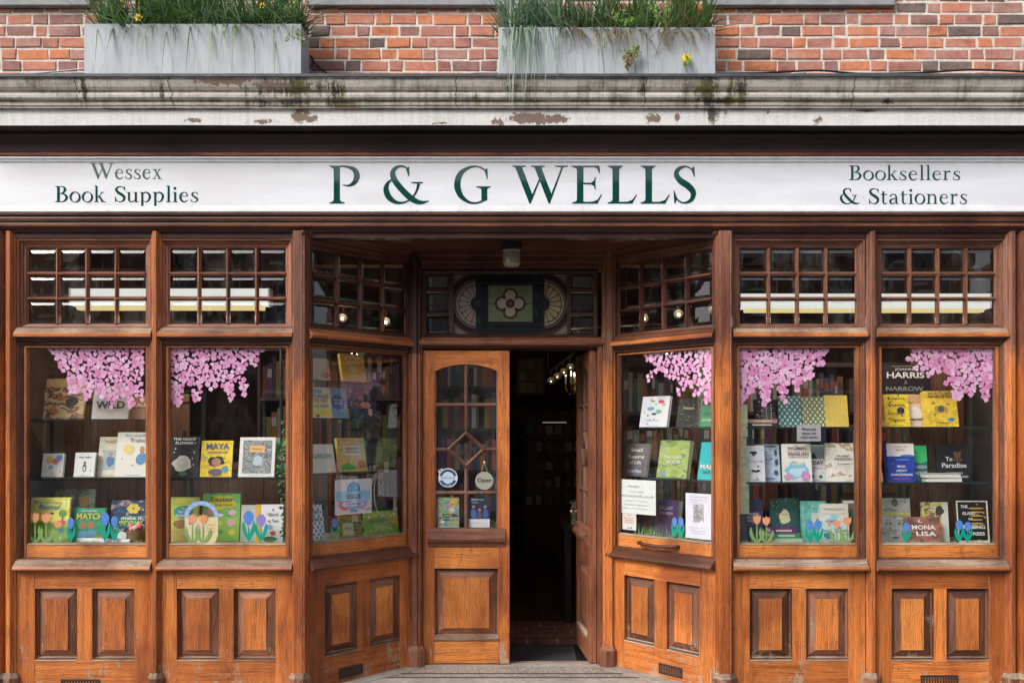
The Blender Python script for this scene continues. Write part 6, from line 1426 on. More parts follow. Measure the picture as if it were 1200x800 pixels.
mb.face([(-.060, -.0003, .047), (-.052, -.0003, .042), (-.044, -.0003, .048), (-.046, -.0003, .055)], flat((.02, .10, .24)))
for i in range(5): shape(mb, 'o', (i - 2) * .009, -r_ * .76, .005, .005, -.0007, (.7, .8, .85))
sans(mb, 'BOOKSELLER', 0, 0, r_ * 1.5, r_ * .2, -.0009, flat((.1, .2, .4)), False)
mb.build('emblem', o)
# hanging open sign
op = empty('open_sign', (X(567.5, ly), ly - .002, Z(563, ly)), label='round grey sign reading Open hanging on a cord in the door', cat='hanging sign')
mb = MB(); r_ = 10.6 / 200 * 1.118
mb.face([(r_ * cos(2 * pi * i / 32), 0, r_ * sin(2 * pi * i / 32)) for i in range(32)], flat((.36, .35, .28)))
for i in range(32):
    a, b = 2 * pi * i / 32, 2 * pi * (i + 1) / 32; mb.face([(r_ * cos(b), 0, r_ * sin(b)), (r_ * cos(a), 0, r_ * sin(a)), (r_ * cos(a), .004, r_ * sin(a)), (r_ * cos(b), .004, r_ * sin(b))], flat((.36, .35, .28)))
mb.build('disc', op)
mb = MB(); sans(mb, 'Open', 0, 0, r_ * 1.55, r_ * .62, -.001, flat((.03, .03, .03))); mb.build('printed_text', op)
mb = MB(); mb.tube([(-.022, 0, .052), (0, 0, .122)], .0015, flat((.4, .38, .33)), 5); mb.tube([(.022, 0, .052), (0, 0, .122)], .0015, flat((.4, .38, .33)), 5); mb.tube([(0, -.004, .122), (0, .004, .122)], .007, M['white_metal'], 8); mb.build('cord', op)

# ---- paper flowers stuck inside the glass
LEAF = (.25, .42, .13); TEAL = (.0, .38, .26)
def leafpoly(mb, x0, z0, x1, z1, w, col, y, bend=0.0):
    n = 6; L, Rr = [], []
    for i in range(n + 1):
        t = i / n; cx = x0 + (x1 - x0) * t + bend * sin(pi * t); cz = z0 + (z1 - z0) * t; ww = w * sin(pi * min(1, t * .88 + .12)) ** .8 * .5
        L.append((cx - ww, cz)); Rr.append((cx + ww, cz))
    for i in range(n): mb.face([(L[i][0], y, L[i][1]), (Rr[i][0], y, Rr[i][1]), (Rr[i + 1][0], y, Rr[i + 1][1]), (L[i + 1][0], y, L[i + 1][1])], flat(col))
def cutout(tr, px, py0, py1, kind, label, ly=.050, wpx=14, group=None):
    s = solve_s(tr, px, ly); wy = (tr @ Vector((s, ly, 0))).y; k = (D + wy) / D
    h = (py1 - py0) / 200 * k; w = wpx / 200 * k
    st_ = MB(); bl = MB()
    if kind == 'tulip':
        leafpoly(st_, 0, 0, 0, h * .72, .010, LEAF, 0); leafpoly(st_, -.003, 0, -w * .46, h * .58, w * .30, LEAF, -.0002, -w * .16); leafpoly(st_, .003, 0, w * .50, h * .50, w * .30, LEAF, -.0004, w * .14)
        c = flat((.85, .36, .17)); z0 = h * .66
        bl.face([(-w * .09, -.0006, z0), (w * .09, -.0006, z0), (w * .26, -.0006, z0 + h * .09), (w * .30, -.0006, z0 + h * .2), (w * .26, -.0006, h * .97), (w * .13, -.0006, h * .92), (0, -.0006, h), (-w * .13, -.0006, h * .92), (-w * .26, -.0006, h * .96), (-w * .30, -.0006, z0 + h * .2), (-w * .26, -.0006, z0 + h * .09)], c)
    else:
        leafpoly(st_, 0, 0, 0, h * .6, .012, TEAL, 0); leafpoly(st_, -.002, h * .10, -w * .34, h * .70, w * .28, TEAL, -.0002, -w * .10); leafpoly(st_, .002, h * .10, w * .34, h * .72, w * .28, TEAL, -.0004, w * .10)
        c = flat((.10, .27, .72) if kind == 'hyacinth' else (.33, .25, .62)); n = 16
        bl.face([(w * .33 * cos(2 * pi * i / n) * (1.0 + .10 * (i % 2)) * (1.0 if i < 9 else .8), -.0006, h * .78 + h * .22 * sin(2 * pi * i / n) * (1.0 + .05 * (i % 2))) for i in range(n)], c)
        for i in range(5): shape(bl, 'o', w * .16 * cos(i * 2.3), h * (.66 + .045 * i), w * .10, w * .10, -.0009 - i * .0001, (.16, .36, .80))
    root = empty('paper_flower', label=label, cat='paper flower', group=group); root.matrix_world = tr @ Matrix.Translation(Vector((s, ly, BED + .012)))
    a = st_.build('stem', root); b = bl.build('bloom', root)
cutout(B1, 41, 599, 636, 'tulip', 'orange paper tulip leftmost of all by the yellow Easter book', wpx=16)
cutout(B1, 54, 600, 636, 'tulip', 'orange paper tulip in the middle of the three on the yellow Easter book', ly=.0512, wpx=17)
cutout(B1, 68, 609, 636, 'tulip', 'smallest orange paper tulip on the right part of the yellow Easter book', ly=.0524, wpx=15)
cutout(B1, 83, 606, 636, 'hyacinth', 'short blue paper hyacinth between the Easter book and game box', wpx=12)
cutout(B1, 123, 600, 636, 'hyacinth', 'tallest blue paper hyacinth on the right edge of the game box', wpx=15)
cutout(B1, 134, 604, 636, 'hyacinth', 'blue paper hyacinth in front of the navy craft book', ly=.0515, wpx=12)
cutout(B2, 225.5, 601, 636, 'tulip', 'orange paper tulip on the left part of the paper basket', ly=.0464, wpx=16)
cutout(B2, 238, 601, 636, 'tulip', 'orange paper tulip on the right part of the paper basket', ly=.0455, wpx=17)
cutout(B2, 291.5, 598, 636, 'hyacinth', 'bright blue paper hyacinth in front of the grey patterned book', wpx=18)
cutout(B2, 306, 602, 636, 'violet', 'violet paper hyacinth in front of the white book with orange band', ly=.0515, wpx=17)
cutout(TR_L, 392, 610, 636, 'hyacinth', 'blue and teal paper flower in grass of the left angled window', wpx=13)
cutout(TR_R, 790.5, 603, 628, 'hyacinth', 'left blue paper hyacinth of the pair in the right angled window', wpx=11)
cutout(TR_R, 798, 603, 629, 'hyacinth', 'right blue paper hyacinth of the pair in the right angled window', ly=.0515, wpx=11)
cutout(B5, 887, 598, 632, 'tulip', 'orange paper tulip before the navy spotted book', wpx=15)
cutout(B5, 898, 600, 632, 'tulip', 'orange paper tulip between the navy book and the flat pile', ly=.0515, wpx=15)
cutout(B5, 949, 605, 632, 'hyacinth', 'left blue paper hyacinth on the sea green book', wpx=13)
cutout(B5, 959, 605, 632, 'hyacinth', 'right blue paper hyacinth on the sea green book', ly=.0515, wpx=13)
cutout(B5, 981, 604, 632, 'tulip', 'orange paper tulip on the aqua map book', wpx=15)
cutout(B5, 993, 600, 632, 'tulip', 'orange paper tulip beside the brown edged corner book', ly=.0515, wpx=16)
cutout(B6, 1062, 608, 632, 'hyacinth', 'single blue paper hyacinth by the book with drawn face', wpx=13)
cutout(B6, 1124, 605, 632, 'hyacinth', 'left blue paper hyacinth on the black bordered book', wpx=13)
cutout(B6, 1134, 607, 632, 'hyacinth', 'right blue paper hyacinth on the black bordered book', ly=.0515, wpx=13)
# paper basket cut-out
s = solve_s(B2, 236, .049); root = empty('paper_basket', label='cream paper cut-out basket with blue dotted handle in the second window', cat='paper basket'); root.matrix_world = B2 @ Matrix.Translation(Vector((s, .0485, BED + .012)))
mb = MB(); disk(mb, 0, .145, .080, .105, .10, pi - .10, 0, flat((.32, .50, .80)))
mb.build('handle', root); mb = MB()
for i in range(7):
    a = .3 + i * .42; shape(mb, 'o', .0925 * cos(a), .145 + .0925 * sin(a), .009, .009, -.0004, (.7, .78, .86))
mb.build('dots', root); mb = MB(); mb.face([(-.070, -.0008, 0), (.080, -.0008, 0), (.098, -.0008, .05), (.098, -.0008, .155), (-.098, -.0008, .155), (-.098, -.0008, .05)], flat((.78, .68, .40)))
mb.build('body', root); mb = MB()
for t, v in (('Happy', .110), ('Easter', .090), ('from us', .070)): sans(mb, t, .055, v, .05, .012, -.0014, flat((.75, .40, .2)))
shape(mb, 'o', -.02, .09, .03, .05, -.0014, (.55, .4, .55)); shape(mb, 'o', -.06, .12, .03, .02, -.0015, (.35, .2, .5)); mb.build('printed_text', root)
# paper grass along the foot of the angled windows and sprigs
def grass_strip(tr, xa, xb, label, cols, n=120, hh=.06, dens=1):
    mb = MB(); 
    for i in range(n):
        x = R.uniform(xa, xb); h = hh * R.uniform(.4, 1.1); d = R.uniform(-.015, .015); y_ = .054 + R.uniform(0, .010)
        mb.face([(x - .0022, y_, 0), (x + .0022, y_, 0), (x + d, y_ + .002, h)], flat(R.choice(cols)))
    o = mb.build('grass', label=label, cat='paper grass', kind='stuff'); o.matrix_world = tr @ Matrix.Translation(Vector((0, 0, BED + .008)))
gl = [(.12, .30, .10), (.20, .42, .15), (.08, .22, .10), (.30, .46, .2)]
grass_strip(TR_L, .05, .70, 'green paper grass fringe along the left angled window', gl, 150, .055)
grass_strip(TR_R, .15, .77, 'green paper grass fringe along the right angled window', gl, 170, .075)
for b_, wd, nm in ((B1, .74, 'leftmost window'), (B2, .74, 'second window'), (B5, .72, 'patterned books window'), (B6, .70, 'rightmost window')):
    grass_strip(b_, .055, wd - .02, 'low pale green paper grass along the foot of the ' + nm, [(.3, .45, .22), (.2, .35, .16), (.4, .5, .3)], 110, .03)
# ivy hanging at the right of second window
mb = MB(); 
for i in range(170):
    t = R.random(); cx = X(332, .12) + .022 * sin(t * 9) + R.uniform(-.025, .03); cz = .86 + t * .70; cy = .12 + R.uniform(-.04, .05)
    a = R.uniform(0, 6.28); s_ = R.uniform(.009, .018); e = Vector((cos(a), R.uniform(-.6, .6), sin(a))).normalized(); f = e.cross(Vector((R.uniform(-.4, .4), -1, R.uniform(-.4, .4)))).normalized()
    c = Vector((cx, cy, cz)); mb.face([c - e * s_, c + f * s_ * .6, c + e * s_, c - f * s_ * .6], flat(R.choice([(.03, .08, .025), (.05, .13, .03), (.02, .05, .02), (.09, .2, .05)])))
root = empty('ivy_garland', (X(332, .12), .12, BED), label='dark green ivy garland hanging at the right side of the second window', cat='garland')
o = mb.build('leaves', root); o.location = (-X(332, .12), -.12, -BED)
mb = MB(); mb.tube(catmull([(0, 0, .02), (.015, 0, .3), (-.01, 0, .55), (.01, .0, .75)], 5), .003, flat((.06, .05, .02)), 5); mb.build('stem', root)

# ---- blossom stickers
PINKS = [(.76, .36, .60), (.80, .44, .66), (.72, .26, .50), (.84, .54, .74), (.78, .40, .64)]
def in_poly(x, y, P_):
    c = False
    for i in range(len(P_)):
        (x1, y1), (x2, y2) = P_[i], P_[i - 1]
        if (y1 > y) != (y2 > y) and x < (x2 - x1) * (y - y1) / (y2 - y1) + x1: c = not c
    return c
def blossom(tr, poly, label, seed, ly=.047, big=1.0):
    rr = random.Random(seed); xs = [p[0] for p in poly]; ys_ = [p[1] for p in poly]; pts = []
    tries = 0
    while tries < 9000 and len(pts) < 330:
        tries += 1; x, y_ = rr.uniform(min(xs), max(xs)), rr.uniform(min(ys_), max(ys_))
        if in_poly(x, y_, poly) and all((x - a) ** 2 + (y_ - b) ** 2 > 19 for a, b in pts): pts.append((x, y_))
    mb = MB(); tw = MB()
    mx_ = sum(xs) / len(xs); my_ = max(ys_)
    for i, (x, y_) in enumerate(pts):
        s = solve_s(tr, x, ly); wy = (tr @ Vector((s, ly, 0))).y; z = Z(y_, wy); r0 = rr.uniform(.0105, .0160) * big; a0 = rr.uniform(0, 6.28)
        m = flat(rr.choice(PINKS)); dep = (i % 23) * .00022
        npet = rr.choice([3, 4, 5]) 
        for k in range(npet):
            a = a0 + 2 * pi * k / npet; cx, cz = s + r0 * .62 * cos(a), z + r0 * .62 * sin(a); yv = ly + dep + k * .00004
            rp = r0 * .60
            mb.face([(cx + rp * cos(2 * pi * j / 9), yv, cz + rp * sin(2 * pi * j / 9)) for j in range(9)], m)
        yv = ly + dep - .00005
        if rr.random() < .32:
            c2 = flat(rr.choice([(.86, .80, .86), (.70, .16, .36), (.72, .24, .44)])); rp = r0 * .30
            mb.face([(s + rp * cos(2 * pi * j / 7), yv, z + rp * sin(2 * pi * j / 7)) for j in range(7)], c2)
    zt = Z(406, .05)
    o = mb.build('blossom_sticker', label=label, cat='window sticker')
    o.matrix_world = tr
    # re-home the origin to the sticker's top
    return o
blossom(B1, [(57, 408), (167, 408), (167, 472), (160, 466), (153, 478), (146, 462), (138, 466), (130, 478), (125, 464), (118, 466), (110, 456), (100, 470), (97, 455), (88, 462), (80, 458), (78, 440), (67, 425)], 'pink cherry blossom sticker hanging in the leftmost window', 1)
blossom(B2, [(199, 408), (311, 408), (304, 416), (298, 432), (290, 424), (284, 440), (291, 458), (286, 462), (278, 446), (270, 444), (276, 464), (270, 468), (258, 446), (247, 458), (238, 444), (234, 468), (228, 470), (224, 450), (214, 452), (212, 476), (206, 478), (201, 460), (199, 440)], 'pink cherry blossom sticker filling the top left of the second window', 2)
blossom(TR_R, [(752, 413), (833, 407), (833, 470), (827, 474), (823, 456), (814, 466), (808, 450), (797, 464), (792, 458), (798, 446), (780, 442), (776, 434), (766, 438), (760, 446), (758, 440), (768, 430), (756, 422)], 'pink cherry blossom sticker in the angled window right of the door', 3, big=1.1)
blossom(B5, [(867, 406), (973, 406), (970, 413), (962, 416), (964, 426), (954, 430), (952, 442), (938, 446), (934, 460), (930, 448), (922, 452), (921, 472), (915, 462), (912, 446), (902, 456), (904, 470), (896, 474), (890, 452), (882, 456), (876, 468), (868, 474)], 'pink cherry blossom sticker above the patterned cloth books', 4, big=1.12)
blossom(B6, [(1063, 420), (1074, 408), (1163, 406), (1162, 440), (1160, 468), (1154, 472), (1150, 456), (1146, 448), (1138, 464), (1134, 456), (1124, 470), (1116, 464), (1122, 452), (1110, 452), (1108, 448), (1120, 438), (1096, 436), (1086, 442), (1090, 434), (1072, 432), (1076, 424)], 'pink cherry blossom sticker at the top right of the rightmost window', 5, big=1.12)

# ================================================================ PLANTERS
M['zinc'] = simple('pale_grey_planter', (.40, .42, .44), .6, 9, .22, .15)
def zinc():
    m, nt, out = new_mat('weathered_grey_planter'); T = NT(nt)
    pos = T.n('ShaderNodeNewGeometry').outputs['Position']
    n1 = T.noise(T.map(pos, (9, 4, 2)), 1, 5, .65); n2 = T.noise(T.map(pos, (60, 8, 5)), 1, 4, .7)
    c = T.mix(T.maprange(n1, .35, .65), (.50, .53, .56), (.41, .44, .46)); c = T.mix(T.maprange(n2, .52, .70, 0, .6), c, (.25, .25, .22))
    c = T.mix(T.maprange(T.noise(pos, 6, 8, .8), .55, .68, 0, .35), c, (.50, .50, .48))
    T.bsdf(out, c, .55, n1, .1, .003, spec=.35); return m
M['zinc'] = zinc(); M['soil'] = simple('potting_soil', (.035, .025, .018), .95, 50, .4)
def planter(px0, px1, py0, py1, label):
    y0 = -.29; d = .21; x0, x1 = X(px0, y0), X(px1, y0); z0 = 3.480; z1 = Z(py0, y0); w = x1 - x0; h = z1 - z0
    root = empty('planter', ((x0 + x1) / 2, y0 + d / 2, z0), label=label, cat='planter')
    mb = MB(); t = .012; hw, hd = w / 2, d / 2
    mb.box(-hw, hw, -hd, -hd + t, 0, h, M['zinc'], ax=0); mb.box(-hw, hw, hd - t, hd, 0, h, M['zinc'], ax=0); mb.box(-hw, -hw + t, -hd + t, hd - t, 0, h, M['zinc']); mb.box(hw - t, hw, -hd + t, hd - t, 0, h, M['zinc'])
    mb.build('trough', root, bev=.003)
    mb = MB(); mb.box(-hw + t, hw - t, -hd + t, hd - t, .02, h - .02, M['soil']); mb.build('soil', root)
    return x0, x1, y0, d, z1
def leafmat(name, a, b, tr=.25):
    m, nt, out = new_mat(name); T = NT(nt)
    pos = T.n('ShaderNodeNewGeometry').outputs['Position']; c = T.mix(T.noise(pos, 30, 3), a, b)
    bs = T.n('ShaderNodeBsdfPrincipled'); T.l(c, bs.inputs['Base Color']); bs.inputs['Roughness'].default_value = .45
    t = T.n('ShaderNodeBsdfTranslucent'); T.l(c, t.inputs[0]); mx = T.n('ShaderNodeMixShader'); mx.inputs[0].default_value = tr
    T.l(bs.outputs[0], mx.inputs[1]); T.l(t.outputs[0], mx.inputs[2]); T.l(mx.outputs[0], out.inputs[0]); return m
GR = [leafmat('grass_deep', (.045, .11, .03), (.08, .17, .04)), leafmat('grass_mid', (.08, .19, .05), (.13, .27, .07)), leafmat('grass_pale', (.20, .30, .14), (.30, .38, .20)), leafmat('grass_dry', (.36, .28, .14), (.28, .20, .10))]
BLU = [leafmat('grass_blue', (.13, .22, .16), (.22, .32, .24)), leafmat('grass_blue_light', (.24, .34, .26), (.32, .42, .32))]
HB = leafmat('herb_green', (.16, .34, .04), (.26, .45, .08)); HB2 = leafmat('herb_brown', (.25, .20, .08), (.20, .12, .05))
def blade(mb, p, d, h, w, droop, mat, n=7):
    """curved strap leaf from p heading in plan direction d, height h, drooping outwards"""
    p = Vector(p); d = Vector((cos(d), sin(d), 0)); side = Vector((-d.y, d.x, 0)); side = (side + Vector((0, 0, R.uniform(-.3, .3)))).normalized(); L = []
    for i in range(n + 1):
        t = i / n; out = droop[0] * t ** 1.6; up = h * (t - droop[1] * t * t)
        c = p + d * out + Vector((0, 0, up)); ww = w * (1 - t ** 2.2) * .5 + .0003
        L.append((c - side * ww, c + side * ww))
    for i in range(n): mb.face([L[i][0], L[i][1], L[i + 1][1], L[i + 1][0]], mat)
def fill(x0, x1, y0, d, z1, n, ranges, label, hang=.1):
    mb = MB(); loc = Vector(((x0 + x1) / 2, y0 + d / 2, z1))
    for i in range(n):
        x = R.uniform(x0 + .02, x1 - .02); y = R.uniform(y0 + .02, y0 + d - .02)
        u = (x - x0) / (x1 - x0); spec = [r for r in ranges if r[0] <= u <= r[1]]
        if not spec: continue
        r = R.choice(spec); mats = r[2]
        h = R.uniform(.14, .50) * r[3]
        cl = mnoise.noise(Vector((x * 7, 3.1, 0))); ang = R.choice([R.uniform(0, 6.28), -1.57 + cl * 4 + R.uniform(-.5, .5)]); h *= 1 + .9 * mnoise.noise(Vector((x * 11, 9.2, 0)))
        if R.random() < .10 - cl * .1: mats = list(mats) + [GR[2], BLU[1]]
        hg = R.random() < r[4]
        if hg: blade(mb, Vector((x, y0 + R.uniform(.0, .05), z1 - .02)) - loc, R.uniform(-2.3, -.8), h * .5, R.uniform(.005, .009), (R.uniform(.06, .13), R.uniform(1.8, 3.0)), R.choice(mats))
        elif R.random() < .36: blade(mb, Vector((x, y, z1 - .03)) - loc, R.uniform(0, 6.28), h * .9, R.uniform(.006, .011), (R.uniform(.12, .30), R.uniform(.4, .95)), R.choice(list(mats) + [GR[1], GR[1], GR[2]]))
        else: blade(mb, Vector((x, y, z1 - .03)) - loc, ang, h, R.uniform(.005, .012), (R.uniform(.01, .20), R.uniform(.0, .6)), R.choice(mats))
    mb.build('grass', label=label, cat='planter grass', kind='stuff', loc=loc)
def sprig(base, n, spread, mat, label, name='herb_plant', size=.010, tops=6, down=False):
    base = Vector(base); root = empty(name, base, label=label, cat='plant'); st_ = MB(); lv = MB()
    for k in range(tops):
        tip = Vector((R.uniform(-spread, spread), R.uniform(-spread * .5, spread * .2), R.uniform(.4, 1) * spread * (-1.6 if down else 1.5)))
        pts = catmull([(0, 0, 0), tuple(tip * .5 + Vector((0, -.02, 0))), tuple(tip)], 4); st_.tube(pts, .0015, GR[3], 4)
        for i in range(n // tops):
            q = Vector(pts[R.randrange(1, len(pts))]) + Vector([R.uniform(-.012, .012) for _ in range(3)]); a = R.uniform(0, 6.28)
            e = Vector((cos(a), R.uniform(-.5, .5), sin(a))).normalized(); f = e.cross(Vector((R.uniform(-.5, .5), -1, R.uniform(-.5, .5)))).normalized(); s_ = size * R.uniform(.6, 1.2)
            lv.face([q - e * s_, q + f * s_ * .55, q + e * s_, q - f * s_ * .55], mat)
    st_.build('stem', root); lv.build('leaves', root)
def daffodil(p, label, s=.024, base_z=None, face=(0, -1, .1)):
    p = Vector(p); n = Vector(face).normalized(); u = n.cross(Vector((0, 0, 1))).normalized(); v = u.cross(n) * -1
    root = empty('daffodil', (p.x, p.y + .01, base_z), label=label, cat='flower'); lc = Vector((p.x, p.y + .01, base_z))
    q = p - lc; mb = MB(); ye = flat((.85, .62, .04)); ye2 = flat((.85, .45, .02))
    for i in range(6):
        a = 2 * pi * i / 6; e = u * cos(a) + v * sin(a); f = u * -sin(a) + v * cos(a)
        mb.face([q, q + e * s * .6 + f * s * .35 - n * .002, q + e * s * 1.1, q + e * s * .6 - f * s * .35 - n * .002], ye)
    mb.build('petals', root); mb = MB(); mb.tube([q, q + n * s * .7], s * .28, ye2, 10, r1=s * .38); mb.build('trumpet', root)
    mb = MB(); mb.tube(catmull([(0, 0, -.02), tuple(q * .5 + Vector((.0, .01, 0))), tuple(q - n * .006)], 4), .0025, GR[1], 5); mb.build('stem', root)
x0, x1, y0, d, z1 = planter(98.5, 353, 28, 90, 'left grey rectangular planter full of grass on the cornice ledge')
fill(x0, x1, y0, d, z1, 2700, [(0.10, 1, [GR[0], GR[1]], 1.0, .02), (.22, .95, [GR[0], GR[0], GR[1]], 1.1, .0), (.5, .8, [GR[2]], .9, .10), (0.05, 1, [GR[0], GR[1]], .75, .01), (.1, 1, [GR[0], BLU[0], GR[2]], .9, .02)], 'long dark green grass spilling from the left planter')
daffodil((X(162, -.30), -.30, Z(20.5, -.30)), 'yellow daffodil low in the left planter', base_z=z1 - .02)
daffodil((X(307, -.28), -.28, Z(6.5, -.28)), 'yellow daffodil near the right end of the left planter', base_z=z1 - .02, s=.020)
daffodil((X(142, -.22), -.22, Z(3, -.22)), 'half hidden yellow daffodil at the top left of the left planter', base_z=z1 - .02, s=.018)
sprig((x1 - .09, y0 + .06, z1), 170, .10, HB, 'bright green feathery herb at the right end of the left planter')
sprig((x1 - .05, y0 + .02, z1 - .02), 60, .06, HB, 'trailing herb over the right corner of the left planter', down=True)
x0, x1, y0, d, z1 = planter(584, 838.5, 32, 90, 'right grey rectangular planter with drooping grass above the shop name')
fill(x0, x1, y0, d, z1, 2500, [(0, .34, BLU, 1.0, .12), (.3, 1, [GR[0], GR[1]], 1.0, .0), (.3, .6, [GR[0], GR[0]], .8, .0), (.0, .2, BLU, 1.3, .30), (.25, .7, GR[:2] + [BLU[0]], .9, .04), (.62, 1.0, [GR[0], GR[1], GR[1]], 1.15, .0), (.3, 1, [GR[3]], .4, .22), (0, .5, BLU + [GR[1]], .9, .0), (.35, .8, [GR[1], GR[2]], .7, .0)], 'long blue green grass drooping over the right planter')
sprig((X(730, -.24), -.27, z1), 110, .07, HB, 'bright green leafy herb in the middle of the right planter')
sprig((X(775, -.24), -.26, z1), 160, .09, HB, 'bushy bright green herb near the right end of the right planter')
sprig((X(735, -.32), -.315, 3.50), 120, .075, HB2, 'straggly brown weed growing up before the right planter')
sprig((X(740, -.32), -.318, 3.56), 50, .045, HB, 'small green sprout beside the brown weed on the right planter')
sprig((X(722, -.30), -.30, z1 - .0), 36, .10, HB2, 'dry roots trailing down the middle of the right planter', down=True, tops=9, size=.005)
sprig((X(780, -.30), -.30, z1 - .0), 40, .11, HB2, 'dry roots trailing near the right end of the right planter', down=True, tops=11, size=.005)
sprig((X(672, -.30), -.30, z1 - .0), 24, .10, HB2, 'dry roots trailing near the left end of the right planter', down=True, tops=7, size=.005)
daffodil((X(804, -.31), -.315, Z(68, -.31)), 'pale yellow flower hanging low at the right of the right planter', base_z=3.50, s=.026)
sprig((X(801, -.32), -.312, 3.51), 30, .04, HB, 'small leaves under the hanging yellow flower', tops=4)

# ================================================================ ACROSS THE STREET (seen only as reflections in the glass and enamel)
def house(x0, x1, y, eaves, ridge, wallc, label, gable=False, rot=0):
    w = x1 - x0; root = empty('terraced_house', ((x0 + x1) / 2, y, -.02), (0, 0, rot), label=label, cat='house'); hw = w / 2
    wm = simple('render_opposite', wallc, .9, 3, .25); rm = simple('roof_slate', (.07, .05, .045), .8, 6, .3)
    mb = MB(); mb.box(-hw, hw, -6, 0, 0, eaves, wm); mb.build('wall', root)
    mb = MB()
    if gable:
        mb.face([(hw, .15, eaves), (-hw, .15, eaves), (0, .15, ridge)], wm); mb.face([(hw + .2, .3, eaves - .1), (0, .3, ridge + .1), (0, -6, ridge + .1), (hw + .2, -6, eaves - .1)], rm); mb.face([(-hw - .2, .3, eaves - .1), (-hw - .2, -6, eaves - .1), (0, -6, ridge + .1), (0, .3, ridge + .1)], rm)
    else:
        mb.face([(-hw, .3, eaves), (hw, .3, eaves), (hw, -3, ridge), (-hw, -3, ridge)], rm); mb.face([(-hw, -6.3, eaves), (-hw, -3, ridge), (hw, -3, ridge), (hw, -6.3, eaves)], rm)
        for s_ in (-1, 1): mb.face([(s_ * hw, .0, eaves), (s_ * hw, -6, eaves), (s_ * hw, -3, ridge)][::s_], wm)
    mb.build('roof', root)
    n = max(2, int(w / 1.7))
    for fl_, (za, zb) in enumerate(((.5, 2.3), (3.2, 4.6))):
        if zb > eaves: continue
        for i in range(n):
            cx = -hw + w * (i + .5) / n
            f = MB(); r = f.ring(-.5, 0, .5, zb - za, [(0, -.06), (.0, -.02), (.07, -.02), (.07, -.08)], M['white_metal'])
            f.face([(-.43, -.07, .07), (-.43, -.07, zb - za - .07), (.43, -.07, zb - za - .07), (.43, -.07, .07)], M['oppglass']); f.box(-.02, .02, -.07, -.05, .07, zb - za - .07, M['white_metal'])
            # frames face the shop (+y)
            f.tr = Matrix.Identity(4); f.v = [Vector((v.x, -v.y, v.z)) for v in f.v]; f.f = [tuple(reversed(q)) for q in f.f]; f.uv = [list(reversed(u)) for u in f.uv]
            o = f.build('window', root, loc=(cx, .0, za))
m, nt, out = new_mat('window_glass_opposite'); T = NT(nt); T.bsdf(out, (.02, .025, .03), .05, spec=.8); M['oppglass'] = m
house(-17, -9.4, -12.4, 5.2, 7.0, (.38, .33, .27), 'cream house across the street at the far left of the row')
house(-9.4, -3.2, -12.2, 5.1, 7.0, (.20, .08, .055), 'red brick house across the street left of the shop')
house(-3.2, 3.4, -12.0, 5.2, 6.95, (.36, .31, .26), 'pale house directly across the street from the shop')
house(3.4, 8.6, -12.1, 5.1, 7.0, (.26, .10, .065), 'dark brick house across the street right of the shop')
house(10.6, 18, -12.3, 4.4, 6.6, (.34, .31, .27), 'gabled house beyond the gap across the street', gable=True)
# car parked at the far kerb
def car(x, y, label, col):
    root = empty('parked_car', (x, y, -.14), label=label, cat='car'); cm, nt, out = new_mat('car_paint'); T = NT(nt); T.bsdf(out, col, .25, coat=1, coat_rough=.03)
    prof = [(-2.1, .35), (-2.12, .62), (-2.0, .82), (-1.45, .92), (-.85, 1.38), (-.3, 1.46), (.75, 1.44), (1.45, 1.0), (2.0, .92), (2.12, .70), (2.12, .35)]
    mb = MB(); hw = .85
    def ins(z): return hw - max(0, (z - .8)) * .30
    for (xa, za), (xb, zb) in zip(prof, prof[1:]): mb.face([(xa, -ins(za), za), (xa, ins(za), za), (xb, ins(zb), zb), (xb, -ins(zb), zb)], cm)
    for s_ in (-1, 1): 
        mb.face([(a, s_ * ins(b), b) for a, b in prof if b <= .93][::s_], cm)
        mb.face([(a, s_ * ins(b), b) for a, b in prof if b > .85][::s_], M['oppglass'])
    mb.box(-2.1, 2.1, -.84, .84, .22, .35, M['void']); mb.build('body', root)
    for a in (-1.3, 1.35):
        for s_ in (-1, 1):
            wt = MB(Matrix.Translation(Vector((a, s_ * .78, .32))) @ Matrix.Rotation(pi / 2, 4, 'X')); wt.lathe([(.001, -.09), (.30, -.09), (.32, -.06), (.32, .06), (.30, .09), (.001, .09)], M['cable'], n=20)
            w_ = wt.build('wheel', root); ri = MB(Matrix.Translation(Vector((a, s_ * .78, .32))) @ Matrix.Rotation(pi / 2, 4, 'X')); ri.lathe([(.001, -.095), (.19, -.092), (.19, .092), (.001, .095)], M['white_metal'], n=16); ri.build('rim', w_)
car(6.7, -8.7, 'dark blue car parked across the street to the right', (.015, .02, .05))
car(-6.0, -8.8, 'silver car parked across the street to the left', (.35, .36, .37))

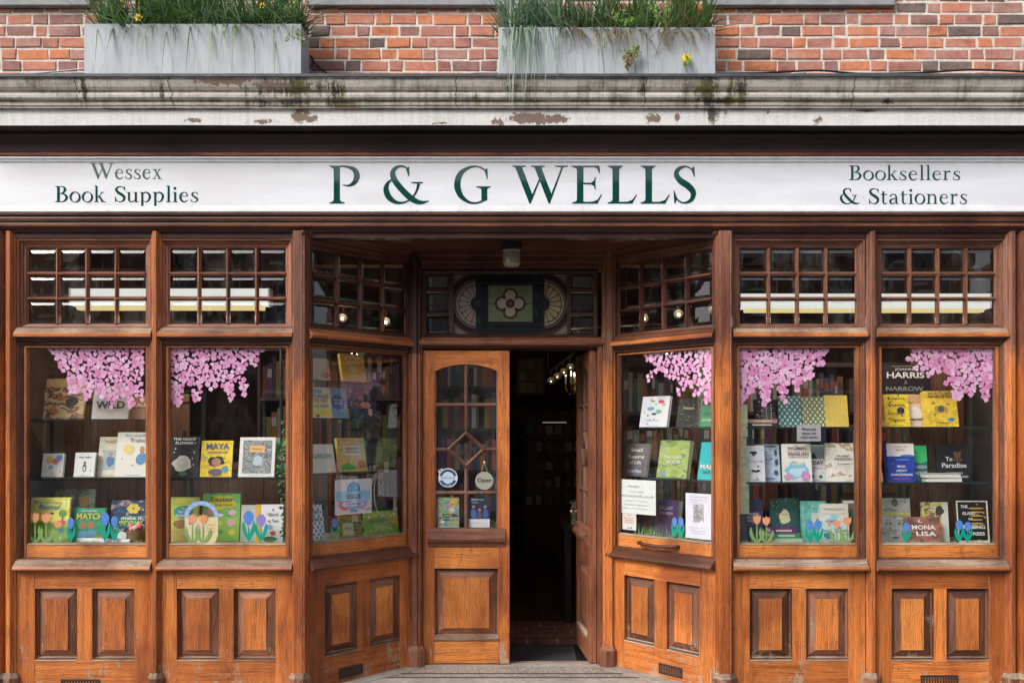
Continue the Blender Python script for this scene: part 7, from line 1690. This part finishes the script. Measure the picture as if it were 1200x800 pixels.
# ================================================================ LIGHT, SKY, CAMERA
w = bpy.data.worlds.new('World'); sc.world = w; w.use_nodes = True; nt = w.node_tree; nt.nodes.clear(); T = NT(nt)
SUN_EL, SUN_AZ = radians(38), radians(226)      # azimuth measured from +y clockwise: the sun stands behind and to the left of the viewer
sky = T.n('ShaderNodeTexSky', sky_type='NISHITA'); sky.sun_disc = False; sky.sun_elevation = SUN_EL; sky.sun_rotation = SUN_AZ
sky.air_density = 1.0; sky.dust_density = 4.0; sky.ozone_density = 1.0
bg = T.n('ShaderNodeBackground'); bg.inputs[1].default_value = .15
hs = T.n('ShaderNodeHueSaturation'); hs.inputs['Saturation'].default_value = .55; T.l(sky.outputs[0], hs.inputs['Color'])   # thin overcast: nearly white sky
T.l(hs.outputs[0], bg.inputs[0]); wo = T.n('ShaderNodeOutputWorld'); T.l(bg.outputs[0], wo.inputs[0])
sd = bpy.data.lights.new('sun', 'SUN'); sd.energy = 1.35; sd.angle = radians(20); sd.color = (.98, .985, 1)
so = bpy.data.objects.new('sun', sd); COL.objects.link(so)
dirv = Vector((sin(SUN_AZ) * cos(SUN_EL), cos(SUN_AZ) * cos(SUN_EL), sin(SUN_EL)))
so.rotation_euler = dirv.to_track_quat('Z', 'Y').to_euler(); so.location = dirv * 20
cd = bpy.data.cameras.new('camera'); cd.lens = 33.0; cd.sensor_width = 36; cd.shift_y = 105 / 1200; cd.clip_start = .05; cd.clip_end = 300
co = bpy.data.objects.new('camera', cd); COL.objects.link(co); co.location = (0, -D, 1.5); co.rotation_euler = (pi / 2, 0, 0); sc.camera = co
sc.view_settings.view_transform = 'Standard'; sc.view_settings.look = 'None'; sc.view_settings.exposure = 0.47; sc.view_settings.gamma = 1; sc.view_settings.use_curve_mapping = False
sc.render.engine = 'CYCLES'; sc.cycles.use_denoising = True
sc.cycles.max_bounces = 10; sc.cycles.transparent_max_bounces = 24; sc.cycles.diffuse_bounces = 4; sc.cycles.glossy_bounces = 4; sc.cycles.sample_clamp_indirect = 4
